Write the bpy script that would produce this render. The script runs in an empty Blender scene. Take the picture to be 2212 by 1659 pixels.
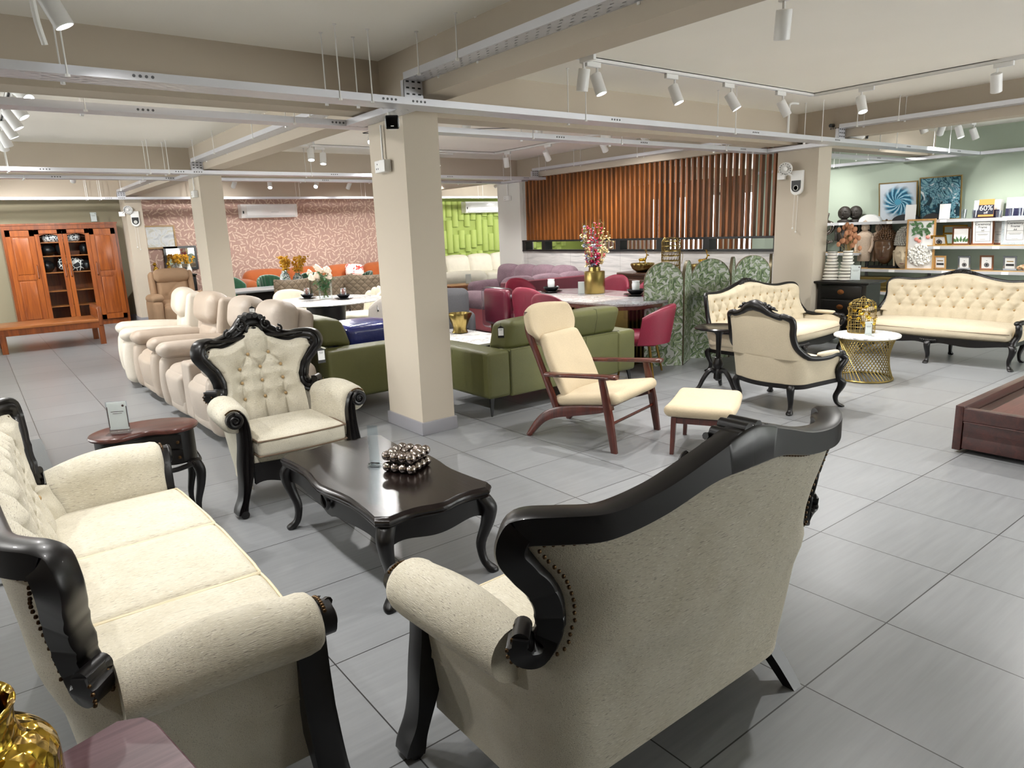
import bpy, bmesh, math, random
from mathutils import Vector, Matrix
import numpy as np
R = random.Random(7)
PI = math.pi
C = bpy.context.scene.collection
sc = bpy.context.scene
V3 = Vector

# ------------------------------------------------------------------ mesh builder
class MB:
    def __init__(s): s.v = []; s.f = []; s.k = []; s.m = 0
    def add(s, vs, fs, M=None):
        b = len(s.v)
        if M is not None: vs = [M @ V3(v) for v in vs]
        s.v += [tuple(v) for v in vs]
        s.f += [tuple(b + i for i in f) for f in fs]
        s.k += [s.m] * len(fs)
        return s
    def box(s, c, d, M=None, bev=0.0, rz=0.0):
        if rz: 
            L = Matrix.Translation(c) @ Matrix.Rotation(rz, 4, 'Z'); M = L if M is None else M @ L; c = (0, 0, 0)
        if bev > 0: return s.rbox(c, d, bev, k=2, n=1, M=M)
        x, y, z = (q / 2 for q in d)
        vs = [(c[0] + i * x, c[1] + j * y, c[2] + k * z) for i in (-1, 1) for j in (-1, 1) for k in (-1, 1)]
        return s.add(vs, [(0, 1, 3, 2), (4, 6, 7, 5), (0, 4, 5, 1), (2, 3, 7, 6), (0, 2, 6, 4), (1, 5, 7, 3)], M)
    def bx(s, x0, x1, y0, y1, z0, z1, M=None, bev=0.0):
        return s.box(((x0 + x1) / 2, (y0 + y1) / 2, (z0 + z1) / 2), (abs(x1 - x0), abs(y1 - y0), abs(z1 - z0)), M, bev)
    def rbox(s, c, d, r, k=3, n=4, M=None, puff=0.0, fn=None):
        """rounded box; puff pushes every face outwards in its middle; fn(p) moves points"""
        h = [q / 2 for q in d]; r = min(r, min(h) * .999)
        def ax(H):
            i = H - r
            o = [-i - r * math.tan(a * PI / 4 / k) for a in range(k, 0, -1)]
            m = [(-i + 2 * i * j / n) for j in range(n + 1)]
            return o + m + [-q for q in reversed(o)]
        A = [ax(q) for q in h]; idx = {}; vs = []; fs = []
        def P(a, b, cc):
            key = (round(a, 6), round(b, 6), round(cc, 6))
            if key in idx: return idx[key]
            p = [a, b, cc]; q = [max(-(h[i] - r), min(h[i] - r, p[i])) for i in range(3)]
            dd = V3([p[i] - q[i] for i in range(3)])
            o = V3(q) + dd.normalized() * r
            if puff:
                u = [max(0, 1 - (o[i] / h[i]) ** 2) for i in range(3)]
                pf = puff if hasattr(puff, '__len__') else (puff,) * 3
                o = V3((o.x + pf[0] * u[1] * u[2] * (o.x / h[0]), o.y + pf[1] * u[0] * u[2] * (o.y / h[1]), o.z + pf[2] * u[0] * u[1] * (o.z / h[2])))
            if fn: o = V3(fn(o))
            idx[key] = len(vs); vs.append(o + V3(c)); return idx[key]
        for a in range(3):
            b, cc = (a + 1) % 3, (a + 2) % 3
            for sgn in (-1, 1):
                for i in range(len(A[b]) - 1):
                    for j in range(len(A[cc]) - 1):
                        q = []
                        for (ii, jj) in ((i, j), (i + 1, j), (i + 1, j + 1), (i, j + 1)):
                            p = [0, 0, 0]; p[a] = sgn * h[a]; p[b] = A[b][ii]; p[cc] = A[cc][jj]; q.append(P(*p))
                        if sgn < 0: q.reverse()
                        if len(set(q)) >= 3: fs.append(tuple(dict.fromkeys(q)))
        return s.add(vs, fs, M)
    def grid(s, fn, nu, nv, cu=False, M=None, cv=False):
        vs = [fn(i / (nu if cu else nu - 1), j / (nv if cv else nv - 1)) for j in range(nv) for i in range(nu)]
        fs = []
        for j in range(nv if cv else nv - 1):
            for i in range(nu if cu else nu - 1):
                i2, j2 = (i + 1) % nu, (j + 1) % nv
                fs.append((j * nu + i, j * nu + i2, j2 * nu + i2, j2 * nu + i))
        return s.add(vs, fs, M)
    def rings(s, rs, caps=True, M=None, closed=False):
        n = len(rs[0]); vs = [p for r in rs for p in r]; fs = []
        m = len(rs)
        for j in range(m if closed else m - 1):
            j2 = (j + 1) % m
            for i in range(n):
                i2 = (i + 1) % n
                fs.append((j * n + i, j * n + i2, j2 * n + i2, j2 * n + i))
        if caps and not closed:
            fs.append(tuple(reversed(range(n)))); fs.append(tuple(range((m - 1) * n, m * n)))
        return s.add(vs, fs, M)
    def lathe(s, pr, c=(0, 0, 0), seg=24, M=None, caps=True, rf=None):
        rs = []
        for (r, z) in pr:
            rs.append([(c[0] + (r * (rf(a, z) if rf else 1)) * math.cos(a), c[1] + (r * (rf(a, z) if rf else 1)) * math.sin(a), c[2] + z) for a in (2 * PI * i / seg for i in range(seg))])
        return s.rings(rs, caps, M)
    def cyl(s, a, b, r0, r1=None, seg=16, M=None, caps=True):
        return s.tube([a, b], [r0, r0 if r1 is None else r1], seg, caps=caps, M=M)
    def tube(s, pts, r, seg=8, closed=False, caps=True, M=None):
        pts = [V3(p) for p in pts]; n = len(pts)
        if not hasattr(r, '__len__'): r = [r] * n
        rs = []; N = None
        for i in range(n):
            a = pts[(i - 1) % n] if (closed or i > 0) else pts[0]; b = pts[(i + 1) % n] if (closed or i < n - 1) else pts[-1]
            t = (b - a)
            if t.length < 1e-9: t = V3((0, 0, 1))
            t.normalize()
            if N is None: N = t.orthogonal().normalized()
            else:
                N = N - t * N.dot(t)
                if N.length < 1e-6: N = t.orthogonal()
                N.normalize()
            B = t.cross(N)
            rs.append([pts[i] + (N * math.cos(2 * PI * k / seg) + B * math.sin(2 * PI * k / seg)) * r[i] for k in range(seg)])
        return s.rings(rs, caps, M, closed)
    def sweep(s, pts, prof, bin_=(0, 1, 0), w=None, closed=False, caps=True, M=None):
        """profile (n, b) swept along pts; b runs along the fixed binormal, n across the path; w scales n per point"""
        pts = [V3(p) for p in pts]; n = len(pts); B = V3(bin_); rs = []
        for i in range(n):
            a = pts[(i - 1) % n] if (closed or i > 0) else pts[0]; b = pts[(i + 1) % n] if (closed or i < n - 1) else pts[-1]
            t = b - a; t = (t - B * t.dot(B)).normalized(); N = B.cross(t)
            k = 1 if w is None else w[i]
            rs.append([pts[i] + N * (p * k) + B * q for p, q in prof])
        return s.rings(rs, caps, M, closed)
    def prism(s, poly, z0, z1, M=None, bev=0.0):
        n = len(poly)
        if bev > 0:
            cx = sum(p[0] for p in poly) / n; cy = sum(p[1] for p in poly) / n
            def off(k): return [(cx + (x - cx) * (1 - k / max(1e-6, math.hypot(x - cx, y - cy))), cy + (y - cy) * (1 - k / max(1e-6, math.hypot(x - cx, y - cy)))) for x, y in poly]
            lv = [(off(bev), z0), (off(bev * .3), z0 + bev * .3), (poly, z0 + bev), (poly, z1 - bev), (off(bev * .3), z1 - bev * .3), (off(bev), z1)]
        else: lv = [(poly, z0), (poly, z1)]
        return s.rings([[(x, y, z) for x, y in pl] for pl, z in lv], True, M)
    def sph(s, c, r, seg=16, rg=10, M=None):
        if not hasattr(r, '__len__'): r = (r,) * 3
        vs = [(c[0], c[1], c[2] - r[2])]; fs = []
        for j in range(1, rg):
            a = -PI / 2 + PI * j / rg
            vs += [(c[0] + r[0] * math.cos(a) * math.cos(2 * PI * i / seg), c[1] + r[1] * math.cos(a) * math.sin(2 * PI * i / seg), c[2] + r[2] * math.sin(a)) for i in range(seg)]
        vs.append((c[0], c[1], c[2] + r[2])); L = len(vs) - 1
        for i in range(seg):
            i2 = (i + 1) % seg
            fs.append((0, 1 + i2, 1 + i)); fs.append((L, L - seg + i, L - seg + i2))
            for j in range(rg - 2):
                a = 1 + j * seg; fs.append((a + i, a + i2, a + seg + i2, a + seg + i))
        return s.add(vs, fs, M)
    def leaf(s, c, d, nrm, L, W, bend=.15):
        d = V3(d).normalized(); nrm = V3(nrm); sd = d.cross(nrm)
        if sd.length < 1e-4: sd = d.orthogonal()
        sd.normalize(); up = sd.cross(d); c = V3(c)
        vs = [c, c + d * L * .35 + sd * W * .5 + up * bend * L * .5, c + d * L + up * 0, c + d * L * .35 - sd * W * .5 + up * bend * L * .5, c + d * L * .4 + up * bend * L * .2]
        return s.add(vs, [(0, 1, 4), (1, 2, 4), (2, 3, 4), (3, 0, 4)])
    def mesh(s, name, mat, ang=40):
        me = bpy.data.meshes.new(name); me.from_pydata(s.v, [], s.f)
        mats = mat if isinstance(mat, (list, tuple)) else [mat]
        for q in mats: me.materials.append(q)
        if len(mats) > 1: me.polygons.foreach_set('material_index', s.k)
        bm = bmesh.new(); bm.from_mesh(me); bmesh.ops.recalc_face_normals(bm, faces=bm.faces); bm.to_mesh(me); bm.free()
        me.polygons.foreach_set('use_smooth', [True] * len(me.polygons)); me.update()
        if ang < 179: me.set_sharp_from_angle(angle=math.radians(ang))
        return me
    def build(s, name, mat, parent=None, ang=40, loc=None):
        o = bpy.data.objects.new(name, s.mesh(name, mat, ang)); C.objects.link(o)
        if parent is not None: o.parent = parent
        if loc is not None: o.location = loc
        return o

def inst(name, me, parent=None, loc=(0, 0, 0), rot=(0, 0, 0), sc_=None):
    o = bpy.data.objects.new(name, me); C.objects.link(o)
    if parent is not None: o.parent = parent
    o.location = loc; o.rotation_euler = rot
    if sc_: o.scale = sc_
    return o
def tag(o, label=None, cat=None, group=None, kind=None):
    if label: o['label'] = label
    if cat: o['category'] = cat
    if group: o['group'] = group
    if kind: o['kind'] = kind
    return o
def thing(name, label, cat, loc=(0, 0, 0), rz=0.0, group=None):
    o = bpy.data.objects.new(name, None); C.objects.link(o); o.empty_display_size = .1
    o.location = loc; o.rotation_euler = (0, 0, rz)
    return tag(o, label, cat, group)
def struct(name, mb, mat, ang=40): return tag(mb.build(name, mat, None, ang), kind='structure')
def kids(o): return [c for c in list(C.objects) if c.parent == o]
def dup(o, label=None, loc=None, rz=None, group=None, parent=None):
    c = o.copy(); C.objects.link(c)
    if parent is not None: c.parent = parent
    for ch in kids(o): dup(ch, parent=c)
    if label: c['label'] = label
    if loc is not None: c.location = loc
    if rz is not None: c.rotation_euler = (0, 0, rz)
    if group: c['group'] = group
    return c
def cat_(pts, n=6, closed=False):
    """Catmull-Rom through points of any dimension"""
    P = [np.array(p, float) for p in pts]; m = len(P); out = []
    rng = range(m) if closed else range(m - 1)
    for i in rng:
        if closed: a, b, c, d = P[(i - 1) % m], P[i], P[(i + 1) % m], P[(i + 2) % m]
        else: a, b, c, d = P[max(0, i - 1)], P[i], P[i + 1], P[min(m - 1, i + 2)]
        for k in range(n):
            t = k / n
            out.append(.5 * (2 * b + (c - a) * t + (2 * a - 5 * b + 4 * c - d) * t * t + (3 * b - a - 3 * c + d) * t ** 3))
    if not closed: out.append(P[-1])
    return [tuple(float(q) for q in o) for o in out]
def TRS(loc=(0, 0, 0), rot=(0, 0, 0)):
    from mathutils import Euler
    return Matrix.Translation(loc) @ Euler(rot).to_matrix().to_4x4()
RX = lambda a: Matrix.Rotation(a, 4, 'X')
RY = lambda a: Matrix.Rotation(a, 4, 'Y')
RZ = lambda a: Matrix.Rotation(a, 4, 'Z')
T = Matrix.Translation

# ------------------------------------------------------------------ materials
def lin(h):
    if isinstance(h, str):
        h = h.lstrip('#'); h = [int(h[i:i + 2], 16) / 255 for i in (0, 2, 4)]
    return tuple((c / 12.92 if c <= .04045 else ((c + .055) / 1.055) ** 2.4) for c in h) + (1,)
class NT:
    def __init__(s, name):
        s.mat = bpy.data.materials.new(name); s.mat.use_nodes = True
        s.t = s.mat.node_tree; s.b = s.t.nodes['Principled BSDF']; s.out = s.t.nodes['Material Output']
    def n(s, typ, **kw):
        q = s.t.nodes.new(typ)
        for k, v in kw.items():
            if k in q.inputs if isinstance(k, str) else False: q.inputs[k].default_value = v
            else: setattr(q, k, v)
        return q
    def l(s, a, b): s.t.links.new(a, b)
    def val(s, node, i, v):
        if isinstance(v, bpy.types.NodeSocket): s.l(v, node.inputs[i])
        elif v is not None: node.inputs[i].default_value = v
    def math(s, op, a, b=None, c=None, clamp=False):
        q = s.n('ShaderNodeMath', operation=op); q.use_clamp = clamp
        s.val(q, 0, a)
        if b is not None: s.val(q, 1, b)
        if c is not None: s.val(q, 2, c)
        return q.outputs[0]
    def co(s, kind='Object', scale=(1, 1, 1), loc=(0, 0, 0), rot=(0, 0, 0)):
        tc = s.n('ShaderNodeTexCoord'); mp = s.n('ShaderNodeMapping')
        mp.inputs['Scale'].default_value = scale; mp.inputs['Location'].default_value = loc; mp.inputs['Rotation'].default_value = rot
        s.l(tc.outputs[kind], mp.inputs[0]); return mp.outputs[0]
    def noise(s, vec, scale=5, detail=2, rough=.5, dist=0):
        q = s.n('ShaderNodeTexNoise'); s.l(vec, q.inputs['Vector'])
        q.inputs['Scale'].default_value = scale; q.inputs['Detail'].default_value = detail; q.inputs['Roughness'].default_value = rough; q.inputs['Distortion'].default_value = dist
        return q.outputs[0]
    def voro(s, vec, scale=5, feature='F1', rnd=1.0):
        q = s.n('ShaderNodeTexVoronoi', feature=feature); s.l(vec, q.inputs['Vector']); q.inputs['Scale'].default_value = scale; q.inputs['Randomness'].default_value = rnd
        return q
    def ramp(s, fac, stops, interp='LINEAR'):
        q = s.n('ShaderNodeValToRGB'); q.color_ramp.interpolation = interp; e = q.color_ramp.elements
        while len(e) < len(stops): e.new(.5)
        for i, (p, c) in enumerate(stops): e[i].position = p; e[i].color = c if not isinstance(c, str) else lin(c)
        s.l(fac, q.inputs[0]); return q.outputs[0]
    def mix(s, fac, a, b):
        q = s.n('ShaderNodeMix', data_type='RGBA')
        s.val(q, 0, fac); s.val(q, 6, lin(a) if isinstance(a, str) else a); s.val(q, 7, lin(b) if isinstance(b, str) else b)
        return q.outputs[2]
    def bump(s, h, strength=.3, dist=.01):
        q = s.n('ShaderNodeBump'); s.l(h, q.inputs['Height']); q.inputs['Strength'].default_value = strength; q.inputs['Distance'].default_value = dist
        s.l(q.outputs[0], s.b.inputs['Normal']); return q.outputs[0]
    def col(s, c): s.val(s.b, 'Base Color', lin(c) if isinstance(c, str) else c); return s
    def p(s, **kw):
        for k, v in kw.items(): s.val(s.b, {'rough': 'Roughness', 'metal': 'Metallic', 'spec': 'Specular IOR Level', 'trans': 'Transmission Weight', 'coat': 'Coat Weight', 'sheen': 'Sheen Weight', 'alpha': 'Alpha', 'ior': 'IOR', 'coatr': 'Coat Roughness'}[k], v)
        return s
MC = {}
def plain(name, c, rough=.5, metal=0, spec=.5, vary=.06, vs=6, bumpv=0, bs=60, coat=0, sheen=0):
    if name in MC: return MC[name]
    m = NT(name); v = m.co()
    n = m.noise(v, vs, 3)
    a = lin(c); d = tuple(max(0, q * (1 - vary)) for q in a[:3]) + (1,); e = tuple(min(1, q * (1 + vary)) for q in a[:3]) + (1,)
    m.col(m.mix(n, d, e)); m.p(rough=rough, metal=metal, spec=spec, coat=coat, sheen=sheen)
    if bumpv: m.bump(m.noise(v, bs, 4, .6), bumpv, .01)
    MC[name] = m.mat; return m.mat
def emis(name, c, st):
    if name in MC: return MC[name]
    m = NT(name); m.col('#000000'); m.b.inputs['Emission Color'].default_value = lin(c); m.b.inputs['Emission Strength'].default_value = st
    MC[name] = m.mat; return m.mat
def wood(name, c0, c1, axis=0, sc_=1.0, rough=.35, coat=.2, spec=.5, dark=None):
    if name in MC: return MC[name]
    m = NT(name); s = [14, 14, 14]; s[axis] = 1.2
    v = m.co(scale=[q * sc_ for q in s]); n = m.noise(v, 1.6, 6, .62, .9)
    v2 = m.co(scale=[(90 if i != axis else 3) * sc_ for i in range(3)]); n2 = m.noise(v2, 1.5, 2)
    f = m.math('ADD', m.math('MULTIPLY', n, .8), m.math('MULTIPLY', n2, .25))
    m.col(m.ramp(f, [(.34, c0), (.66, c1)])); m.p(rough=rough, coat=coat, spec=spec); m.b.inputs['Coat Roughness'].default_value = .15
    m.bump(n2, .06, .004)
    MC[name] = m.mat; return m.mat
def leather(name, c, rough=.42, spec=.5, crease=.25):
    if name in MC: return MC[name]
    m = NT(name); v = m.co(); vo = m.voro(v, 260); n = m.noise(v, 7, 4, .6)
    a = lin(c); m.col(m.mix(n, tuple(q * .86 for q in a[:3]) + (1,), tuple(min(1, q * 1.1) for q in a[:3]) + (1,)))
    h = m.math('ADD', m.math('MULTIPLY', vo.outputs[0], .35), m.math('MULTIPLY', n, 2.0 * crease))
    m.bump(h, .35, .012); m.p(rough=rough, spec=spec); MC[name] = m.mat; return m.mat
def chenille(name, base, dark, light, axis=0, sc_=1.0):
    """woven upholstery with fine broken streaks running along one axis"""
    if name in MC: return MC[name]
    m = NT(name)
    s = [230, 230, 230]; s[axis] = 16; v = m.co(scale=[q * sc_ for q in s])
    s2 = [330, 330, 330]; s2[axis] = 22; v2 = m.co(scale=[q * sc_ for q in s2], loc=(3, 7, 1))
    a = m.noise(v, 1, 1.5); b = m.noise(v2, 1, 1)
    big = m.noise(m.co(), 9, 3)
    c = m.mix(m.math('MULTIPLY', m.math('SUBTRACT', big, .3), .6, clamp=True), base, light)
    c = m.mix(m.ramp(a, [(.60, (0, 0, 0, 1)), (.70, (.75, .75, .75, 1))]), c, dark)
    c = m.mix(m.ramp(b, [(.63, (0, 0, 0, 1)), (.71, (.8, .8, .8, 1))]), c, light)
    m.col(c); m.p(rough=.8, spec=.15, sheen=.15)
    m.bump(m.math('ADD', a, b), .35, .004); MC[name] = m.mat; return m.mat
def linen(name, c, amt=.12, sc_=1.0, rough=.85, b=.25, sheen=.1):
    if name in MC: return MC[name]
    m = NT(name); n1 = m.noise(m.co(scale=(60 * sc_, 60 * sc_, 500 * sc_)), 1, 1); n2 = m.noise(m.co(scale=(450 * sc_, 450 * sc_, 50 * sc_)), 1, 1)
    f = m.math('ADD', m.math('MULTIPLY', n1, .5), m.math('MULTIPLY', n2, .5)); a = lin(c)
    big = m.noise(m.co(), 5, 3); f2 = m.math('ADD', m.math('MULTIPLY', f, .7), m.math('MULTIPLY', big, .3))
    m.col(m.ramp(f2, [(.3, tuple(q * (1 - amt * 1.6) for q in a[:3]) + (1,)), (.7, tuple(min(1, q * (1 + amt)) for q in a[:3]) + (1,))]))
    m.p(rough=rough, spec=.2, sheen=sheen); m.bump(f, b, .003); MC[name] = m.mat; return m.mat
def metal(name, c, rough=.3, hammered=0.0, hs=40):
    if name in MC: return MC[name]
    m = NT(name); v = m.co(); n = m.noise(v, 8, 4)
    a = lin(c); m.col(m.mix(n, tuple(q * .8 for q in a[:3]) + (1,), a)); m.p(rough=rough, metal=1)
    if hammered: m.bump(m.voro(v, hs).outputs[0], hammered, .02)
    MC[name] = m.mat; return m.mat
def glass(name, c='#ffffff', rough=.02, alpha_tr=.82):
    """thin clear plastic or glass: mostly lets light through, with a glossy skin"""
    if name in MC: return MC[name]
    m = NT(name); tr = m.n('ShaderNodeBsdfTransparent'); tr.inputs[0].default_value = lin(c)
    gl = m.n('ShaderNodeBsdfGlossy'); gl.inputs['Roughness'].default_value = rough; gl.inputs[0].default_value = (1, 1, 1, 1)
    lw = m.n('ShaderNodeLayerWeight'); lw.inputs[0].default_value = .2
    f = m.math('ADD', m.math('MULTIPLY', lw.outputs['Fresnel'], .45), 1 - alpha_tr - .1, clamp=True)
    mx = m.n('ShaderNodeMixShader'); m.l(f, mx.inputs[0]); m.l(tr.outputs[0], mx.inputs[1]); m.l(gl.outputs[0], mx.inputs[2])
    m.l(mx.outputs[0], m.out.inputs[0]); MC[name] = m.mat; return m.mat
# ------------------------------------------------------------------ camera
F_PX, PITCH, ROLL, YAW, EYE = 1498.257, 0.21862785, -0.03804229, 0.65278329, 1.58
cy_, sy_ = math.cos(YAW), math.sin(YAW)
fw = V3((sy_ * math.cos(PITCH), cy_ * math.cos(PITCH), -math.sin(PITCH))); rt = V3((cy_, -sy_, 0)); up_ = rt.cross(fw)
r2 = rt * math.cos(ROLL) + up_ * math.sin(ROLL); u2 = -rt * math.sin(ROLL) + up_ * math.cos(ROLL)
cam = bpy.data.cameras.new('camera'); co = bpy.data.objects.new('camera', cam); C.objects.link(co)
co.matrix_world = Matrix(((r2.x, u2.x, -fw.x, 0), (r2.y, u2.y, -fw.y, 0), (r2.z, u2.z, -fw.z, EYE), (0, 0, 0, 1)))
cam.sensor_width = 36; cam.lens = F_PX / 2212 * 36; cam.clip_end = 60; cam.clip_start = .05
sc.camera = co

# ------------------------------------------------------------------ room materials
def tile_mat():
    m = NT('floor_tiles'); tc = m.n('ShaderNodeTexCoord'); sp = m.n('ShaderNodeSeparateXYZ'); m.l(tc.outputs['Object'], sp.inputs[0])
    gx = m.math('DIVIDE', m.math('SUBTRACT', sp.outputs[0], 3.255 - .5995 * 30), .5995); gy = m.math('DIVIDE', m.math('SUBTRACT', sp.outputs[1], 2.288 - .602 * 30), .602)
    fx, fy = m.math('FRACT', gx), m.math('FRACT', gy)
    ex = m.math('MINIMUM', fx, m.math('SUBTRACT', 1, fx)); ey = m.math('MINIMUM', fy, m.math('SUBTRACT', 1, fy))
    e = m.math('MINIMUM', ex, ey); g = m.math('LESS_THAN', e, .0042)
    cb = m.n('ShaderNodeCombineXYZ'); m.l(m.math('FLOOR', gx), cb.inputs[0]); m.l(m.math('FLOOR', gy), cb.inputs[1])
    wn = m.n('ShaderNodeTexWhiteNoise'); m.l(cb.outputs[0], wn.inputs[0])
    va = m.n('ShaderNodeVectorMath', operation='MULTIPLY'); m.l(cb.outputs[0], va.inputs[0]); va.inputs[1].default_value = (3.7, 5.1, 0)
    vb = m.n('ShaderNodeVectorMath', operation='ADD'); m.l(va.outputs[0], vb.inputs[0]); m.l(tc.outputs['Object'], vb.inputs[1])
    mp = m.n('ShaderNodeMapping'); mp.inputs['Scale'].default_value = (1.5, 22, 1); m.l(vb.outputs[0], mp.inputs[0])
    st = m.noise(mp.outputs[0], 1.6, 4, .6)
    f = m.math('ADD', m.math('MULTIPLY', st, .75), m.math('MULTIPLY', wn.outputs[0], .25))
    c = m.mix(f, '#6f7173', '#939597'); c = m.mix(g, c, '#2e2d2d'); m.col(c)
    m.p(rough=m.math('ADD', .26, m.math('MULTIPLY', st, .16)), spec=.45)
    h = m.math('SUBTRACT', m.math('MULTIPLY', st, .12), m.math('MULTIPLY', g, .8)); m.bump(h, .12, .01)
    return m.mat
def spots_paper(name, base, fig, sc_, thr, base2=None):
    """wallpaper with scattered pale sprigs"""
    m = NT(name); v = m.co(scale=(sc_, sc_, sc_)); d = m.noise(v, .35, 2)
    vo = m.voro(v, 1.0)
    # elongated sprigs turned a different way in every cell
    sub = m.n('ShaderNodeVectorMath', operation='SUBTRACT'); m.l(v, sub.inputs[0]); m.l(vo.outputs['Position'], sub.inputs[1])
    sx = m.n('ShaderNodeSeparateXYZ'); m.l(sub.outputs[0], sx.inputs[0]); sc3 = m.n('ShaderNodeSeparateColor'); m.l(vo.outputs['Color'], sc3.inputs[0])
    an = m.math('MULTIPLY', sc3.outputs[0], 6.283); cs = m.math('COSINE', an); sn = m.math('SINE', an)
    hx = m.math('ADD', sx.outputs[0], sx.outputs[1])
    a = m.math('ADD', m.math('MULTIPLY', hx, cs), m.math('MULTIPLY', sx.outputs[2], sn)); b = m.math('SUBTRACT', m.math('MULTIPLY', sx.outputs[2], cs), m.math('MULTIPLY', hx, sn))
    bb = m.math('ADD', m.math('ABSOLUTE', b), m.math('MULTIPLY', m.math('ABSOLUTE', a), m.math('MULTIPLY', m.math('ABSOLUTE', a), -.35)))
    l = m.math('ADD', m.math('MULTIPLY', m.math('ABSOLUTE', a), .55), m.math('MULTIPLY', bb, 1.5))
    f = m.math('LESS_THAN', l, thr)
    c0 = m.mix(d, base, base2 or base); m.col(m.mix(f, c0, fig)); m.p(rough=.85, spec=.2); return m.mat
def paint(name, c, rough=.75): return plain(name, c, rough, vary=.035, vs=1.2, spec=.25, bumpv=.05, bs=120)
M_CEIL = paint('ceiling_paint', '#f1eee6'); M_TAUPE = paint('beam_paint', '#bdb2a2'); M_COL = paint('column_paint', '#c2b8a8')
M_OLIVE = paint('olive_wall_paint', '#98917a'); M_SAGE = paint('sage_wall_paint', '#a9b5a5'); M_WHITE = paint('white_wall_paint', '#d8d6d0')
M_SKIRT = plain('skirting_tile', '#8f8e93', .35, vary=.05)
M_PINK = spots_paper('pink_wallpaper', '#b3958a', '#dcc6b6', 11.0, .30, '#bfa093')
M_GREENW = plain('green_panel_fabric', '#a3b45c', .7, vary=.05)
M_EBONY = wood('ebonised_wood', '#070506', '#140d0c', 2, 1.0, .24, .35)
M_EBONYX = wood('ebonised_wood_long', '#0a0707', '#1c1210', 1, 1.0, .22, .35)
M_STEEL = plain('tray_steel', '#d3d4da', .35, metal=.35, vary=.05)
M_BLK = plain('black_plastic', '#101012', .4); M_WHT = plain('white_plastic', '#e6e6e4', .35, vary=.02); M_GRYM = plain('grey_powder_coat', '#55565a', .45)
M_PAPER = plain('white_card', '#f0efec', .6, vary=.02); M_INK = plain('dark_print', '#2b2b2e', .6)
M_ACR = glass('clear_acrylic', '#f8fbfc', .02, .91)
def tray_mat():
    m = NT('perforated_tray'); tc = m.n('ShaderNodeTexCoord'); sp = m.n('ShaderNodeSeparateXYZ'); m.l(tc.outputs['Object'], sp.inputs[0])
    row = m.math('DIVIDE', sp.outputs[1], .034); fr = m.math('FRACT', row); st = m.math('MULTIPLY', m.math('FLOOR', row), .5)
    cx = m.math('FRACT', m.math('ADD', m.math('DIVIDE', sp.outputs[0], .09), st))
    a = m.math('LESS_THAN', m.math('ABSOLUTE', m.math('SUBTRACT', cx, .5)), .17); b = m.math('LESS_THAN', m.math('ABSOLUTE', m.math('SUBTRACT', fr, .5)), .13)
    hole = m.math('MULTIPLY', a, b)
    m.col('#d3d4da'); m.p(metal=.35, rough=.35); tr = m.n('ShaderNodeBsdfTransparent'); mx = m.n('ShaderNodeMixShader')
    m.l(hole, mx.inputs[0]); m.l(m.b.outputs[0], mx.inputs[1]); m.l(tr.outputs[0], mx.inputs[2]); m.l(mx.outputs[0], m.out.inputs[0]); return m.mat
M_PERF = tray_mat()

# ------------------------------------------------------------------ shell
ZC = 2.84
XR = 12.42; YB = 16.95
struct('floor', MB().bx(-4, 17, -4, YB + .1, -.1, 0), tile_mat())
struct('ceiling', MB().bx(-4, 17, -4, YB + .1, ZC, ZC + .1), M_CEIL)
struct('wall_back', MB().bx(2.97, 9.4, YB, YB + .1, 0, ZC), M_PINK)
struct('wall_back_left', MB().bx(-4, 2.97, YB, YB + .1, 0, ZC), M_OLIVE)
struct('wall_back_right', MB().bx(9.4, 17, YB, YB + .1, 0, ZC), M_GREENW)
wlf = MB()
for (y0, y1, z0, z1) in ((-4, 5.4, 0, ZC), (15.2, YB, 0, ZC), (5.4, 15.2, 0, .6), (5.4, 15.2, 2.5, ZC), (9.6, 10.9, .6, 2.5)): wlf.bx(-4.1, -4, y0, y1, z0, z1)
struct('wall_left', wlf, M_COL)
for i, (y0, y1) in enumerate(((5.4, 9.6), (10.9, 15.2))):  # unseen windows, added to lighten the left ceiling and column faces
    w = struct('window_%d' % (i + 6), MB().bx(-4.07, -4.03, y0, y1, .6, .67).bx(-4.07, -4.03, y0, y1, 2.43, 2.5).bx(-4.07, -4.03, y0, y0 + .07, .6, 2.5).bx(-4.07, -4.03, y1 - .07, y1, .6, 2.5), M_GRYM)
    MB().bx(-4.055, -4.045, y0, y1, .6, 2.5).build('pane', M_ACR, w)

struct('wall_right', MB().bx(XR, XR + .12, -4, 8.2, 0, ZC), M_SAGE)
wfr = MB()
for (x0, x1, z0, z1) in ((-4, 5.2, 0, ZC), (15.8, 17, 0, ZC), (5.2, 15.8, 0, .12), (5.2, 15.8, 2.6, ZC), (8.6, 8.8, .12, 2.6), (12.2, 12.4, .12, 2.6)): wfr.bx(x0, x1, -4.1, -4, z0, z1)
struct('wall_front', wfr, M_COL)
for i, (x0, x1) in enumerate(((5.2, 8.6), (8.8, 12.2), (12.4, 15.8))):  # glazing added out of view for soft daylight on ceiling and loveseat back
    w = struct('window_%d' % (i + 3), MB().bx(x0, x1, -4.07, -4.03, .12, .2).bx(x0, x1, -4.07, -4.03, 2.52, 2.6).bx(x0, x0 + .07, -4.07, -4.03, .12, 2.6).bx(x1 - .07, x1, -4.07, -4.03, .12, 2.6), M_GRYM)
    MB().bx(x0, x1, -4.055, -4.045, .12, 2.6).build('pane', M_ACR, w)

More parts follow.
